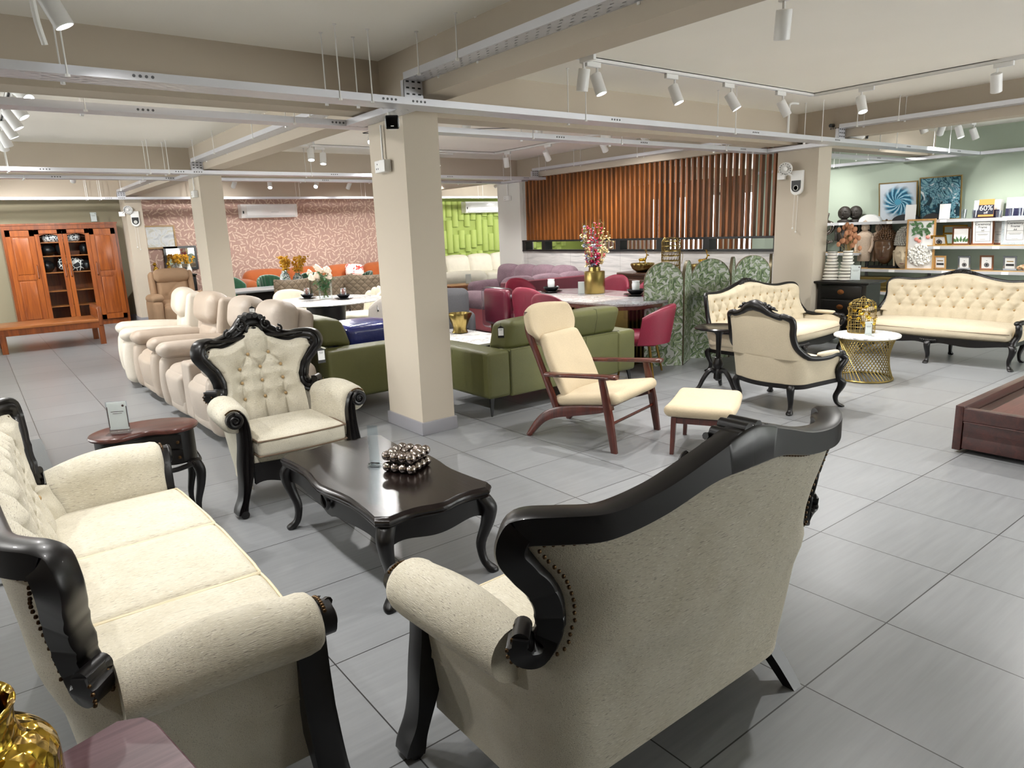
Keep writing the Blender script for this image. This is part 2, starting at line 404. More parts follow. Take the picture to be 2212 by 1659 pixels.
wf = MB()
for (y0, y1, z0, z1) in ((8.2, YB, 0, .75), (8.2, YB, 2.35, ZC), (8.2, 8.9, .75, 2.35), (11.3, 11.7, .75, 2.35), (14.2, YB, .75, 2.35)): wf.bx(16.2, 16.32, y0, y1, z0, z1)
struct('wall_far_right', wf, M_WHITE)
for i, (y0, y1) in enumerate(((8.9, 11.3), (11.7, 14.2))):
    w = struct('window_%d' % (i + 1), MB().bx(16.22, 16.26, y0, y1, .75, .81).bx(16.22, 16.26, y0, y1, 2.29, 2.35).bx(16.22, 16.26, y0, y0 + .06, .75, 2.35).bx(16.22, 16.26, y1 - .06, y1, .75, 2.35).bx(16.22, 16.26, (y0 + y1) / 2 - .03, (y0 + y1) / 2 + .03, .75, 2.35), M_WHT)
    MB().bx(16.235, 16.245, y0, y1, .75, 2.35).build('pane', M_ACR, w)
struct('wall_return', MB().bx(XR + .12, 16.32, 8.1, 8.2, 0, ZC), M_WHITE)
def column(x, y, z=2.475, h=2.475):
    struct('column', MB().bx(x, x + .30, y, y + .55, 0, h), M_COL)
    struct('baseboard_column', MB().bx(x - .016, x + .316, y - .016, y + .566, 0, .105, bev=.003), M_SKIRT)
for (x, y) in ((2.67, 4.68), (2.67, 10.3), (2.67, 15.9), (8.42, 4.68)): column(x, y)
struct('column', MB().bx(8.42, 8.72, 10.55, 11.25, 0, 2.475), M_WHITE)
for y in (4.97, 10.59, 16.19): struct('ceiling_beam', MB().bx(-4, 16.2, y, y + .25, 2.475, ZC), M_TAUPE)
for x in (2.66, 8.41):
    for (y0, y1) in ((-4, 4.97), (5.22, 10.59), (10.84, 16.19)): struct('ceiling_beam', MB().bx(x, x + .23, y0, y1, 2.50, ZC), M_TAUPE)
struct('baseboard_back', MB().bx(-4, 9.4, YB - .015, YB, 0, .1), M_SKIRT)
struct('baseboard_right', MB().bx(XR - .015, XR, -4, 8.2, 0, .1), M_SKIRT)

# stone half wall with black opening frame under the slat screen
def stone():
    m = NT('striped_stone'); v = m.co(scale=(1, .55, 5)); n = m.noise(v, 2.2, 5, .55, .6); n2 = m.noise(m.co(scale=(1, 1.2, 22)), 1.5, 3)
    tc = m.n('ShaderNodeTexCoord'); sp = m.n('ShaderNodeSeparateXYZ'); m.l(tc.outputs['Object'], sp.inputs[0])
    j = m.math('LESS_THAN', m.math('FRACT', m.math('DIVIDE', m.math('ADD', sp.outputs[1], .37), 1.2)), .003)
    c = m.ramp(m.math('ADD', m.math('MULTIPLY', n, .7), m.math('MULTIPLY', n2, .3)), [(.35, '#a5a3a2'), (.5, '#c9c6c3'), (.56, '#bab7b5'), (.68, '#d4d1cd')])
    m.col(m.mix(j, c, '#77736f')); m.p(rough=.4); return m.mat
struct('wall_partition', MB().bx(8.47, 8.6, 5.23, 10.55, 0, 1.17), stone())
tf = MB()
for (z0, z1) in ((1.17, 1.20), (1.345, 1.375)): tf.bx(8.44, 8.62, 5.23, 10.55, z0, z1)
for (y, w) in ((5.245, .03), (6.33, .11), (7.19, .11), (8.06, .1), (9.93, .1), (10.5, .1)): tf.bx(8.445, 8.615, y - w / 2, y + w / 2, 1.2, 1.345)
struct('trim_1', tf, M_BLK)
sl = MB()
for i in range(52): sl.bx(8.475, 8.545, 5.29 + i * .1005, 5.29 + i * .1005 + .034, 1.375, 2.5)
M_SLAT = wood('slat_wood', '#57300f', '#96561f', 2, .8, .45, .05)
tag(sl.build('slat_screen', M_SLAT), 'brown vertical timber slat screen above the pale stone half wall', 'screen')
# second slat screen and its pale wall, in the daylit area beyond
s2 = MB()
for i in range(34): s2.bx(12.9, 12.96, 8.5 + i * .13, 8.5 + i * .13 + .05, 0, 2.5)
tag(s2.build('slat_screen', M_SLAT), 'farther timber slat screen standing in front of the bright windows', 'screen')

# ------------------------------------------------------------------ green padded wall
gp = thing('wall_panel', 'lime green wall padding of staggered vertical half round bolsters', 'wall panel', (0, YB, 0))
R.seed(5); k = 0; x = 9.9; bol = []
M_LIME = plain('lime_padding', '#b4c66c', .75, vary=.04, sheen=.2)
while x < 15.4:
    segs = R.choice([[(0.5, .98), (1.12, 1.62), (1.9, 2.42)], [(0.4, .9), (1.02, 1.5), (1.72, 2.42)], [(0.5, 1.02), (1.2, 2.05), (2.12, 2.42)], [(.4, .86), (1.0, 1.9), (2.0, 2.42)], [(.5, .94), (1.3, 1.78), (1.86, 2.42)]])
    for (z0, z1) in segs: bol.append((x, z0, z1))
    x += .205
for (x, z0, z1) in bol:
    b = MB(); b.rings([[(.1 * math.cos(a) * q, -.01 - .075 * math.sin(a) * q, z) for a in (PI * i / 8 for i in range(9))] for q, z in ((.93, z0), (1, z0 + .012), (1, z1 - .012), (.93, z1))])
    b.build('bolster', M_LIME, gp, loc=(x, 0, 0))

# ------------------------------------------------------------------ perforated trays
RODM = {}
def tray(x0, y0, x1, y1, z, w, label, h=.045, rods=(), rz=None, name='cable_tray'):
    L = math.hypot(x1 - x0, y1 - y0); a = math.atan2(y1 - y0, x1 - x0)
    r = thing(name, label, 'cable tray', (x0, y0, z), a, 'white perforated cable trays under the ceiling')
    MB().bx(0, L, -w / 2, w / 2, 0, .0025).build('base_plate', M_PERF, r)
    for s in (-1, 1): MB().bx(0, L, s * w / 2 - .0015, s * w / 2 + .0015, 0, h).bx(0, L, s * (w / 2 - .006) - .006, s * (w / 2 - .006) + .006, h - .002, h).build('side_rail', M_STEEL, r)
    for q in rods:
        H = round(ZC - z, 3)
        if H not in RODM: RODM[H] = MB().lathe([(.012, -.012), (.012, 0), (.004, 0), (.004, H - .006), (.013, H - .006), (.013, H)], seg=8).mesh('hanger_rod', M_WHT)
        for s in (-1, 1): inst('hanger_rod', RODM[H], r, (q, s * (w / 2 + .004), 0))
        bt = MB()
        for i in range(4): bt.cyl((q + .3 + i * .03, -w / 2 - .004, h * .5), (q + .3 + i * .03, -w / 2, h * .5), .008, seg=8)
        if q > rods[0] or len(rods) == 1: bt.build('splice_bolt', M_GRYM, r)
    return r
def row(y0, z, nm, x0=-3.5, x1=12.28, two=True):
    tray(x0, y0 - .32, x1, y0 - .32, z, .20, 'long perforated tray on the near side of the ' + nm, rods=(1.6, 4.05, 5.5, 5.72, 7.6, 9.6, 11.2, 13.0, 14.6))
    if two: tray(x0, y0 + .69, x1, y0 + .69, z, .17, 'long perforated tray on the far side of the ' + nm, rods=(2.2, 4.25, 5.6, 7.9, 9.1, 10.9, 12.6, 14.4))
row(4.68, 2.416, 'nearest cross beam'); row(10.3, 2.44, 'middle cross beam'); row(15.9, 2.43, 'beam by the back wall', two=False)
def link(x, y, lab): tray(x, y - .215, x, y + .60, 2.417 if y < 9 else 2.441, .15, lab)
link(2.585, 4.68, 'short tray hugging the left face of the nearest column'); link(2.585, 10.3, 'short tray hugging the left face of the middle column'); link(8.335, 4.68, 'short tray beside the column with the emergency light'); link(8.335, 10.5, 'short tray beside the white column'); link(12.2, 4.68, 'short tray against the sage wall')
def riser(x, y, za, zb, w, lab):
    r = thing('tray_riser', lab, 'cable tray', (x, y, za), 0, 'perforated risers between tray levels')
    h = MB().bx(-w / 2, w / 2, 0, .003, 0, zb - za); h.m = 1
    for i in (-1, 0, 1):
        for j in (0, 1, 2): h.box((i * w * .3, -.001, (j + .5) * (zb - za) / 3.2 + .02), (.022, .003, .01))
    h.build('face_plate', [M_STEEL, M_BLK], r)
    MB().bx(-w / 2, -w / 2 + .003, 0, .04, 0, zb - za).bx(w / 2 - .003, w / 2, 0, .04, 0, zb - za).build('side_flange', M_STEEL, r)
for (xc, nm) in ((2.588, 'left hand'), (8.33, 'right hand')):
    tray(xc, -3.5, xc, 4.36, 2.59, .145, 'raised tray along the %s ceiling beam in front of the columns' % ('left' if xc < 5 else 'right'), rods=(4.2, 5.9, 7.2, 7.65))
    tray(xc, 5.47, xc, 9.97, 2.59, .145, 'raised tray %s' % ('between the nearest and middle columns' if xc < 5 else 'running above the timber slat screen'), rods=(.5, 2.0, 3.4, 4.3))
    riser(xc, 4.36, 2.463, 2.59, .15, 'perforated riser plate above the tray at the %s' % ('nearest column' if xc < 5 else 'column with the emergency light'))
    riser(xc, 9.97, 2.487, 2.59, .15, 'perforated riser plate above the tray at the %s' % ('middle column' if xc < 5 else 'white column'))
tray(2.588, 11.1, 2.588, 15.6, 2.57, .145, 'raised tray between the middle and rear columns', rods=(.5, 2.2, 4))
riser(2.588, 15.6, 2.477, 2.57, .15, 'perforated riser plate above the tray at the rear column')
tray(12.3, -3.5, 12.3, 4.25, 2.416, .17, 'perforated tray running along the top of the sage wall', rods=(3, 5, 7))
tray(12.3, 5.5, 12.3, 8.1, 2.44, .17, 'tray stub at the far end of the sage wall', rods=(1,))
# ------------------------------------------------------------------ cream suite with ebonised frames
M_CH_B = chenille('cream_chenille_upright', '#beb7a4', '#7d746a', '#e6e2d6', 0, 2.1)
M_CH_S = chenille('cream_chenille_seat', '#c3bca9', '#857d71', '#e6e2d6', 1, 2.1)
M_CH_A = chenille('cream_chenille_arm', '#beb7a4', '#7d746a', '#e6e2d6', 1, 2.1)
M_BTN = plain('upholstery_button', '#a88d63', .6); M_PIPE = plain('piping_cord', '#cfc3a6', .7); M_PIPE2 = plain('brown_piping', '#6d5a48', .7)
M_NAIL = metal('antique_brass', '#5f4a33', .35); M_WBLK = plain('ebony_flat', '#090606', .38, coat=.08, spec=.4, vary=.2, vs=20)
def seg_d(p, a, b):
    ax, ay = a; bx_, by_ = b; dx, dy = bx_ - ax, by_ - ay; t = max(0, min(1, ((p[0] - ax) * dx + (p[1] - ay) * dy) / (dx * dx + dy * dy + 1e-12)))
    return math.hypot(p[0] - ax - t * dx, p[1] - ay - t * dy)
def tuft(btns, segs, p, D=.03, s=.045, c=.010, cw=.012):
    d = 0
    for b in btns:
        r = math.hypot(p[0] - b[0], p[1] - b[1])
        if r < 4 * s: d = max(d, D * math.exp(-(r / s) ** 1.3))
    e = min((seg_d(p, a, b) for a, b in segs if min(a[0], b[0]) - .05 < p[0] < max(a[0], b[0]) + .05 and min(a[1], b[1]) - .05 < p[1] < max(a[1], b[1]) + .05), default=9)
    return max(d, c * math.exp(-(e / cw) ** 2) + .5 * c * math.exp(-(e / (3.5 * cw)) ** 2), 0)
def lattice(rows, dx, zs, ztop, zbot, cx=0):
    """rows: how many buttons in each row, top row first"""
    B = []; S = []
    for n, z in zip(rows, zs): B.append([(cx + (i - (n - 1) / 2) * dx, z) for i in range(n)])
    for r0, r1 in zip(B[:-1], B[1:]):
        for a in r0:
            for b in r1:
                if abs(a[0] - b[0]) < dx * .6: S.append((a, b))
    for a in B[0]: S.append((a, (a[0], ztop)))
    for a in B[-1]: S.append((a, (a[0], zbot)))
    return [b for r in B for b in r], S
MOULD = [(-1, -.030), (-.8, -.040), (-.45, -.034), (-.15, -.046), (.15, -.046), (.45, -.034), (.8, -.040), (1, -.030), (1, .022), (.86, .030), (-.86, .030), (-1, .022)]
def scroll(mb, c, r, sx, y, turns=1.6, tr=.013):
    pts = []; n = int(22 * turns)
    for i in range(n + 1):
        t = i / n; a = PI / 2 + sx * (-2 * PI * turns * t); q = r * (1 - .82 * t)
        pts.append((c[0] + q * math.cos(a), y, c[1] + q * math.sin(a)))
    mb.tube(pts, [tr * (1 - .4 * i / n) for i in range(n + 1)], 8)
def wing_sofa(name, label, cat, W, n_seat, loc, rz, rows, dx, zs, bow, crest=1.0):
    r = thing(name, label, cat, loc, rz); hw = W / 2; ha = hw + .04
    yflat = lambda x, z: .290 + (z - .6) * .12 + bow * max(0, 1 - (x / hw) ** 2)
    def lerp_tab(tab, q):
        if q <= tab[0][0]: return tab[0][1]
        for (a, b), (c, d) in zip(tab[:-1], tab[1:]):
            if q <= c: return b + (d - b) * (q - a) / (c - a)
        return tab[-1][1]
    XS = [(.60, hw - .128), (.622, hw - .142), (.69, hw - .146), (.765, hw - .118), (.83, hw - .068), (.885, hw - .036), (.932, hw - .05)]
    RW = .25 if W > 1 else .16
    def wing(x, z): return math.asin(min(  .70, max(0, (abs(x) - (lerp_tab(XS, z) -   .70 * RW)) / RW)))
    def yb(x, z): return yflat(x, z) - RW * (1 - math.cos(wing(x, z)))
    half = [(hw - .070, .652), (hw - .072, .612), (hw - .108, .590), (hw - .142, .622), (hw - .146, .69), (hw - .118, .765), (hw - .068, .83), (hw - .034, .885), (hw - .052, .932), (hw - .112, .938)]
    xr = hw - .112
    half += [(xr * .80, .928), (xr * .56, .945), (xr * .30, .985), (xr * .12, 1.005 * crest), (0, 1.012 * crest)]
    hc = cat_(half, 9); full = hc + [(-x, z) for x, z in reversed(hc[:-1])]
    full = [(x, yb(x, z), z) for x, z in full]; n = len(full)
    def wd(i):
        x, _, z = full[i]; u = min(i, n - 1 - i) / n
        base = .037 if z > .66 else .033
        return base + (.020 * math.exp(-(x / .12) ** 2) if z > .9 else 0) - (.012 if u < .02 else 0)
    def sn(x, z): f = wing(x, z); return V3((math.copysign(math.sin(f), x), math.cos(f), 0))
    fr = MB(); rs = []
    for i in range(n):
        a = V3(full[max(0, i - 1)]); b = V3(full[min(n - 1, i + 1)]); t = (b - a).normalized(); B = sn(full[i][0], full[i][2]); B = (B - t * B.dot(t)).normalized(); N = B.cross(t); p0 = V3(full[i]) + B * .010
        rs.append([p0 + N * (q * wd(i)) + B * b_ for q, b_ in MOULD])
    fr.rings(rs)
    for s in (-1, 1): q_ = V3((s * (hw - .070), yb(hw, .65) + .008, .640)); B = sn(s * (hw - .072), .645); fr.cyl(tuple(q_ - B * .044), tuple(q_ + B * .034), .023, seg=18)
    frame = fr.build('back_frame', M_WBLK, r, 50)
    cv = MB(); yc = yb(0, 1.0)
    for q, h in ((-.055, 1.045), (-.02, 1.06), (.02, 1.06), (.055, 1.045)): cv.cyl((q, yc - .05, h * crest), (q, yc + .035, h * crest), .018, seg=10)
    for s in (-1, 1):
        scroll(cv, (s * .085, 1.0 * crest), .04, -s, yc - .05, 1.4, .010); scroll(cv, (s * .165, .985), .028, s, yc - .045 - bow * .02, 1.2, .008)
        cv.tube([(s * x, yb(x, z) - .048, z) for x, z in ((.03, .96), (.09, .955), (.16, .945), (.23, .95), (.30, .955))], [.012, .014, .012, .009, .004], 8)
        cv.tube([(s * x, yb(x, z) - .05, z) for x, z in ((.0, .94), (.035, .965), (.05, 1.0), (.03, 1.03))], [.014, .014, .012, .008], 8)
    cv.sph((0, yc - .05, .985), (.026, .016, .034)); cv.build('carved_crest', M_WBLK, frame)
    nl = MB(); L = 0; last = None
    for i in range(2, n - 2):
        x, y, z = full[i]; a = V3(full[i - 1]); b = V3(full[i + 1]); t = (b - a); t.y = 0; t.normalize(); N = V3((0, 1, 0)).cross(t)
        for side, yy in ((1, .022), ):
            p = V3(full[i]) + N * (-(wd(i) + .003)) * side; p.y = yb(p.x, p.z); p += sn(p.x, p.z) * .020
            if last is None or (p - last).length > .017:
                k = 1 if last is None else max(1, int((p - last).length / .019))
                for j in range(k):
                    q = p if last is None else last.lerp(p, (j + 1) / k)
                    nl.sph(tuple(q), (.0055,) * 3, 6, 4); nl.sph(tuple(q - sn(q.x, q.z) * .058), (.0055,) * 3, 6, 4)
                last = p
    tag(nl.build('nail_trim', M_NAIL, frame), kind='stuff')
    # outer back and sides, one continuous covering
    def xside(z): return hw - .105 + .045 * max(0, min(1, (z - .2) / .35)) ** .8
    cl = [(x, z) for x, z in hc]
    xs_of = lambda z: lerp_tab(XS, z)
    topp = [(x, z) for x, z in cl if z > .9 and x <= hw - .03]
    def zt_of(x):
        x = abs(x); b = min(topp, key=lambda q: abs(q[0] - x))
        lo = [q for q in topp if q[0] <= x]; hi = [q for q in topp if q[0] >= x]
        if not lo or not hi: return b[1]
        a = max(lo); c = min(hi); return a[1] if abs(c[0] - a[0]) < 1e-6 else a[1] + (c[1] - a[1]) * (x - a[0]) / (c[0] - a[0])
    RR = .20; A0 = .45
    def low(c, z):
        """c in [-1, 1] runs over the back between the two corners"""
        xs = xside(z); yk = .305 + (z - .6) * .10; L = xs - RR; al = RR * (PI / 2 - A0); tot = L + al; d = abs(c) * tot
        if d <= L: x = d; y = yk + bow * max(0, 1 - (d / L) ** 2) * min(1, max(0, (z - .15) / .45))
        else: a = PI / 2 - (d - L) / RR; x = L + RR * math.cos(a); y = yk - RR + RR * math.sin(a)
        return math.copysign(x, c), y
    def up(u, v, front):
        u = 2 * u - 1; zs_ = .6 + v * .325; X = xs_of(zs_); x = u * X; z = .6 + v * (zt_of(x) - .6)
        return x, z
    def fo(u, v):
        c = 2 * u - 1
        if v < .4:
            z = .135 + (v / .4) * .465; x, y = low(c, z); k = max(0, (z - .44) / .16); k = k * k * (3 - 2 * k)
            xu = c * xs_of(.6); yu = yb(xu, .6) + .016
            return (x + (xu - x) * k, y + (yu - y) * k, z)
        x, z = up(u, (v - .4) / .6, False); w_ = (v - .4) / .6; e = (1 - (2 * u - 1) ** 8) * (1 - w_ ** 8)
        return (x, yb(x, z) + .004 + .012 * (1 if w_ < .02 else e), z)
    ou = MB(); ou.grid(fo, 51, 30)
    for s in (-1, 1):
        def fs(u, v):
            z = .135 + v * .445; xs = xside(z); yk = .305 + (z - .6) * .10; ya = yk - RR; y_end = ya + RR * math.sin(A0)
            y = -.262 + u * (y_end + .262)
            x = xs if y <= ya else xs - RR + RR * math.cos(math.asin((y - ya) / RR))
            k = max(0, (z - .44) / .16); k = k * k * (3 - 2 * k) * max(0, (u - .5) / .5) ** 2
            return (s * (x + (xs_of(.6) - x) * k), y + ((yb(xs_of(.6), .6) + .016) - y) * k, z)
        ou.grid(fs, 16, 12)
    ob = ou.build('outer_cover', M_CH_B, r, 180)
    # tufted inside back
    btn, seg = lattice(rows, dx, zs, .93, .38)
    def pin(x, z):
        e = 1
        return yb(x, z) - .075 - .02 * math.cos(max(-1, min(1, x / hw)) * 1.3)
    nu = max(84, int(W * 100)); nv = 84
    def fi(u, v):
        if v < .36:
            X = hw - .165 + (xs_of(.62) - .028 - (hw - .165)) * max(0, (v - .2) / .16); x = (2 * u - 1) * X; z = .36 + (.6 - .36) * v / .36
        else:
            x, z = up(u, (v - .36) / .64, True); x *= 1 - .028 / xs_of(.7); z -= .026 * ((v - .36) / .64)
        ed = min(1, (1 - abs(2 * u - 1)) / .13) if v > .36 else 1
        et = min(1, (1 - v) / .08); k = math.sqrt(max(0, min(ed, 1))) * math.sqrt(max(0, et))
        base = yb(x, z) - .012; full_ = pin(x, z) + tuft(btn, seg, (x, z), .040, .042, .020, .011) - .03 * math.exp(-((z - .42) / .16) ** 2)
        return (x, base + (full_ - base) * (.25 + .75 * k), z)
    MB().grid(fi, nu, nv).build('tufted_back', M_CH_B, r, 180)
    bme = MB().sph((0, 0, 0), (.011, .008, .011), 10, 6).mesh('button', M_BTN)
    for (x, z) in btn: inst('button', bme, r, (x, pin(x, z) + .026 - .03 * math.exp(-((z - .42) / .16) ** 2), z))
    # arms
    for s in (-1, 1):
        am = MB(); rs = []
        ys = [-.285, -.281, -.268, -.245] + [-.22 + .405 * i / 12 for i in range(13)]
        for j, y in enumerate(ys):
            t = max(0, (y + .22) / .47); k = (.55, .80, .94, 1)[j] if j < 4 else 1
            rr = (.084 - .020 * t ** 3 + .006 * math.sin(PI * t)) * 1; cx = ha - .088 - .045 * t ** 1.5; cz = .578 + .012 * math.sin(PI * min(1, t * 1.2)) - .03 * t ** 2
            ring = []
            for i in range(20):
                a = -1.9 + (PI + 1.9 + .25) * i / 19
                ring.append((cx + rr * math.cos(a), y, cz + rr * math.sin(a)))
            xi = cx - rr * .98
            ring += [(xi - .002, y, cz - .08), (xi - .006, y, .40), (xi + .01, y, .34), (cx - .03, y, .34), (cx - .045, y, .47)]
            if k < 1: ring = [(cx + (x - cx) * k, yy, (cz - .02) + (z - cz + .02) * (k + .0 if z > cz - .1 else 1)) for x, yy, z in ring]
            rs.append([(s * x, y_, z) for x, y_, z in ring])
        am.rings(rs).build('rolled_arm', M_CH_A, r, 60)
        po = MB(); pp = cat_([(ha - .098, .615), (ha - .118, .585), (ha - .128, .52), (ha - .126, .42), (ha - .118, .32), (ha - .105, .22), (ha - .085, .13), (ha - .062, .06), (ha - .052, .02)], 5)
        P3 = [(s * x, -.286 - (.02 * (1 - z / .3) if z < .3 else 0), z) for x, z in pp]; m = len(P3)
        w = []
        for i, (x, y, z) in enumerate(P3): w.append(.020 + .020 * math.exp(-((z - .30) / .14) ** 2) + .012 * math.exp(-((z - .03) / .05) ** 2) + .010 * math.exp(-((z - .5) / .1) ** 2))
        prof = [(-1, -.012), (-.75, -.026), (-.35, -.016), (0, -.030), (.35, -.016), (.75, -.026), (1, -.012), (1, .060), (-1, .060)]
        po.sweep(P3, prof, w=w)
        cx, cz = s * (ha - .075), .582
        po.cyl((cx, -.318, cz), (cx, -.24, cz), .048, seg=20); scroll(po, (cx, cz), .040, -s, -.318, 1.7, .012)
        po.cyl((s * (ha - .062), -.335, .024), (s * (ha - .062), -.25, .024), .024, seg=14)
        po.build('scrolled_post', M_WBLK, r, 45)
        nb = MB()
        for i in range(30):
            a = -.6 + i * .155
            if a < 2.4: nb.sph((cx + s * -.058 * math.cos(a), -.29, cz + .058 * math.sin(a)), (.006, .006, .006), 6, 4)
        for i in range(24):
            z = .23 + .3 * i / 24; nb.sph((s * (xside(z) + .004), -.262, z), (.005, .005, .005), 6, 4)
        tag(nb.build('nail_trim', M_NAIL, r), kind='stuff')
        lg = MB(); lp = cat_([(hw - .225, .15, .235), (hw - .22, .19, .15), (hw - .205, .245, .07), (hw - .195, .295, 0.0)], 4)
        lg.rings([[(s * x + a * q, y + b * q, z) for a, b in ((-1, -1), (1, -1), (1, 1), (-1, 1))] for (x, y, z), q in zip(lp, [.034 - .012 * i / 12 for i in range(13)])])
        lg.build('rear_leg', M_WBLK, r)
    ap = MB(); X = hw - .12
    def apf(u, v):
        x = (2 * u - 1) * X; bl = .045 * (1 - (x / X) ** 2); zb = .165 + .035 * math.cos(2 * PI * u * (1 if W < 1 else 2)) - .03 * abs(2 * u - 1) ** 6
        return (x, -.272 - bl * (1 - .25 * abs(v - .5)), zb + (.30 - zb) * v)
    ap.grid(apf, 30, 6); ap.grid(lambda u, v: (apf(u, v)[0], apf(u, v)[1] + .03, apf(u, v)[2]), 30, 6)
    ap.grid(lambda u, v: (apf(u, 0)[0], apf(u, 0)[1] + .03 * v, apf(u, 0)[2]), 30, 2); ap.grid(lambda u, v: (apf(u, 1)[0], apf(u, 1)[1] + .03 * v, .30), 30, 2)
    ap.build('front_rail', M_WBLK, r, 60)
    bd = MB(); bd.grid(lambda u, v: ((2 * u - 1) * X, -.265 - .042 * (1 - (2 * u - 1) ** 2), .295 + .05 * v), 24, 3); bd.bx(-hw + .2, hw - .2, -.26, .12, .22, .335)
    bd.build('seat_base', M_CH_B, r, 60)
    SW = W - .275; sw = SW / n_seat
    for i in range(n_seat):
        x0 = -SW / 2 + sw * (i + .5)
        def fb(p): return (p[0], p[1] - .035 * (1 - ((p[0] + x0) / hw) ** 2) * (1 if p[1] < -.1 else 0) - (.0), p[2])
        cu = MB(); cu.rbox((x0, -.05, .39), (sw - .012, .51, .115), .030, 3, 12, puff=(0.004, .008, .022), fn=fb)
        c_ = cu.build('seat_cushion', M_CH_S, r, 180)
        for zc in (.436, .346):
            pp = []
            for (a, b) in ((-1, -1), (1, -1), (1, 1), (-1, 1)): pass
            hx, hy, q = (sw - .012) / 2, .255, .03
            loop = [(-hx + q, -hy), (0, -hy), (hx - q, -hy), (hx, -hy + q), (hx, 0), (hx, hy - q), (hx - q, hy), (0, hy), (-hx + q, hy), (-hx, hy - q), (-hx, 0), (-hx, -hy + q)]
            loop = cat_(loop, 4, True)
            tb = [(x0 + fb((x, y, 0))[0], -.05 + fb((x, y, 0))[1], zc) for x, y in loop]
            MB().tube(tb, .0055, 6, closed=True).build('piping', M_PIPE2 if name == 'armchair' else M_PIPE, c_)
    return r
wing_sofa('loveseat', 'cream chenille loveseat seen from behind with an ebonised serpentine crest rail', 'loveseat', 1.39, 2, (1.525, 1.41, 0), PI, (5, 6, 5, 6), .17, (.86, .76, .66, .56), .055)
wing_sofa('sofa', 'cream chenille three seat sofa with ebonised frame at the left edge', 'sofa', 1.98, 3, (.305, 2.62, 0), PI / 2, (9, 10, 9, 10), .17, (.86, .76, .66, .56), .055)
wing_sofa('armchair', 'cream chenille armchair with carved ebonised frame beside the dark coffee table', 'armchair', .83, 1, (1.435, 4.28, 0), 0, (2, 3, 3, 3), .135, (.845, .755, .665, .56), .11, 1.03)

# ------------------------------------------------------------------ coffee table
ct = thing('coffee_table', 'glossy dark wood coffee table with serpentine edges and cabriole legs', 'coffee table', (1.47, 3.06, 0))
def serp(hx, hy, ch=.045, amp=.022, n=12):
    P_ = []
    def edge(a, b, am):
        for i in range(n):
            t = i / n; x = a[0] + (b[0] - a[0]) * t; y = a[1] + (b[1] - a[1]) * t
            L = math.hypot(b[0] - a[0], b[1] - a[1]); nx, ny = (b[1] - a[1]) / L, -(b[0] - a[0]) / L
            k = am * (-math.cos(2 * PI * t) * .5 - .5 + 1.0 * math.sin(PI * t) ** 2 * .9) if False else am * (-1.0 * math.sin(PI * t) ** .8 + 1.9 * math.exp(-((t - .5) / .17) ** 2))
            P_.append((x + nx * k, y + ny * k))
    edge((-hx + ch, -hy), (hx - ch, -hy), amp); P_.append((hx - ch, -hy)); edge((hx, -hy + ch), (hx, hy - ch), amp * 1.2); P_.append((hx, hy - ch)); edge((hx - ch, hy), (-hx + ch, hy), amp); P_.append((-hx + ch, hy)); edge((-hx, hy - ch), (-hx, -hy + ch), amp * 1.2); P_.append((-hx, -hy + ch))
    return P_
def offp(P_, k):
    return [(x * (1 - k / max(.05, abs(math.hypot(x, y)))), y * (1 - k / max(.05, math.hypot(x, y)))) for x, y in P_]
M_TABLE = wood('dark_mahogany', '#080505', '#150c0a', 1, .8, .24, .15, .35)
P_ = serp(.302, .60)
MB().rings([[(x, y, z) for x, y in offp(P_, k)] for z, k in ((.376, .030), (.382, .012), (.390, .006), (.396, .010), (.399, .004), (.408, 0), (.416, .003), (.422, .012), (.424, .016), (.430, .022))]).build('table_top', M_TABLE, ct, 30)
ap = MB()
for (a, b) in (((-.25, -.55), (.25, -.55)), ((.25, -.55), (.25, .55)), ((.25, .55), (-.25, .55)), ((-.25, .55), (-.25, -.55))):
    def f(u, v, o=0):
        x = a[0] + (b[0] - a[0]) * u; y = a[1] + (b[1] - a[1]) * u; L = math.hypot(b[0] - a[0], b[1] - a[1]); nx, ny = (b[1] - a[1]) / L, -(b[0] - a[0]) / L
        zb = .295 + .022 * math.cos(2 * PI * u) * .8 - .035 * abs(2 * u - 1) ** 5 - (.02 * math.exp(-((u - .5) / .05) ** 2) if L > .8 else 0)
        bl = (.012 * math.sin(PI * u)) + .012 - o
        return (x + nx * bl, y + ny * bl, zb + (.38 - zb) * v)
    ap.grid(f, 24, 4); ap.grid(lambda u, v: f(u, v, .02), 24, 4)
    ap.grid(lambda u, v: f(u, 0, .02 * v), 24, 2)
    if abs(b[1] - a[1]) > .8:
        s = 1 if a[0] > 0 else -1
        for q in (-1, 1): ap.tube([(s * .288, q * y, z) for y, z in ((.01, .30), (.03, .325), (.05, .355))], [.007, .012, .006], 6)
ap.build('apron', M_WBLK, ct, 50)
def cabriole(mb, x, y, h, dx, dy, r0=.036, r1=.017, k=1.0, M=None):
    """leg from (x, y, h) with the knee pushed towards (dx, dy)"""
    P_ = cat_([(0, h), (.030 * k, h * .86), (.022 * k, h * .65), (-.008 * k, h * .38), (.0, h * .16), (.030 * k, h * .045), (.036 * k, 0)], 4)
    pts = [(x + dx * o, y + dy * o, z) for o, z in P_]
    rr = [r0 * 1.02 + 0 * i for i in range(len(pts))]
    for i, (o, z) in enumerate(P_):
        t = 1 - z / h; rr[i] = r0 + (r1 - r0) * min(1, t / .75) ** .9 + (.010 * math.exp(-((t - .95) / .06) ** 2))
    # squarish section
    rs = []
    for (px, py, pz), q in zip(pts, rr):
        rs.append([(px + q * math.copysign(abs(math.cos(a)) ** .6, math.cos(a)), py + q * math.copysign(abs(math.sin(a)) ** .6, math.sin(a)), pz) for a in (2 * PI * i / 12 for i in range(12))])
    mb.rings(rs, M=M)
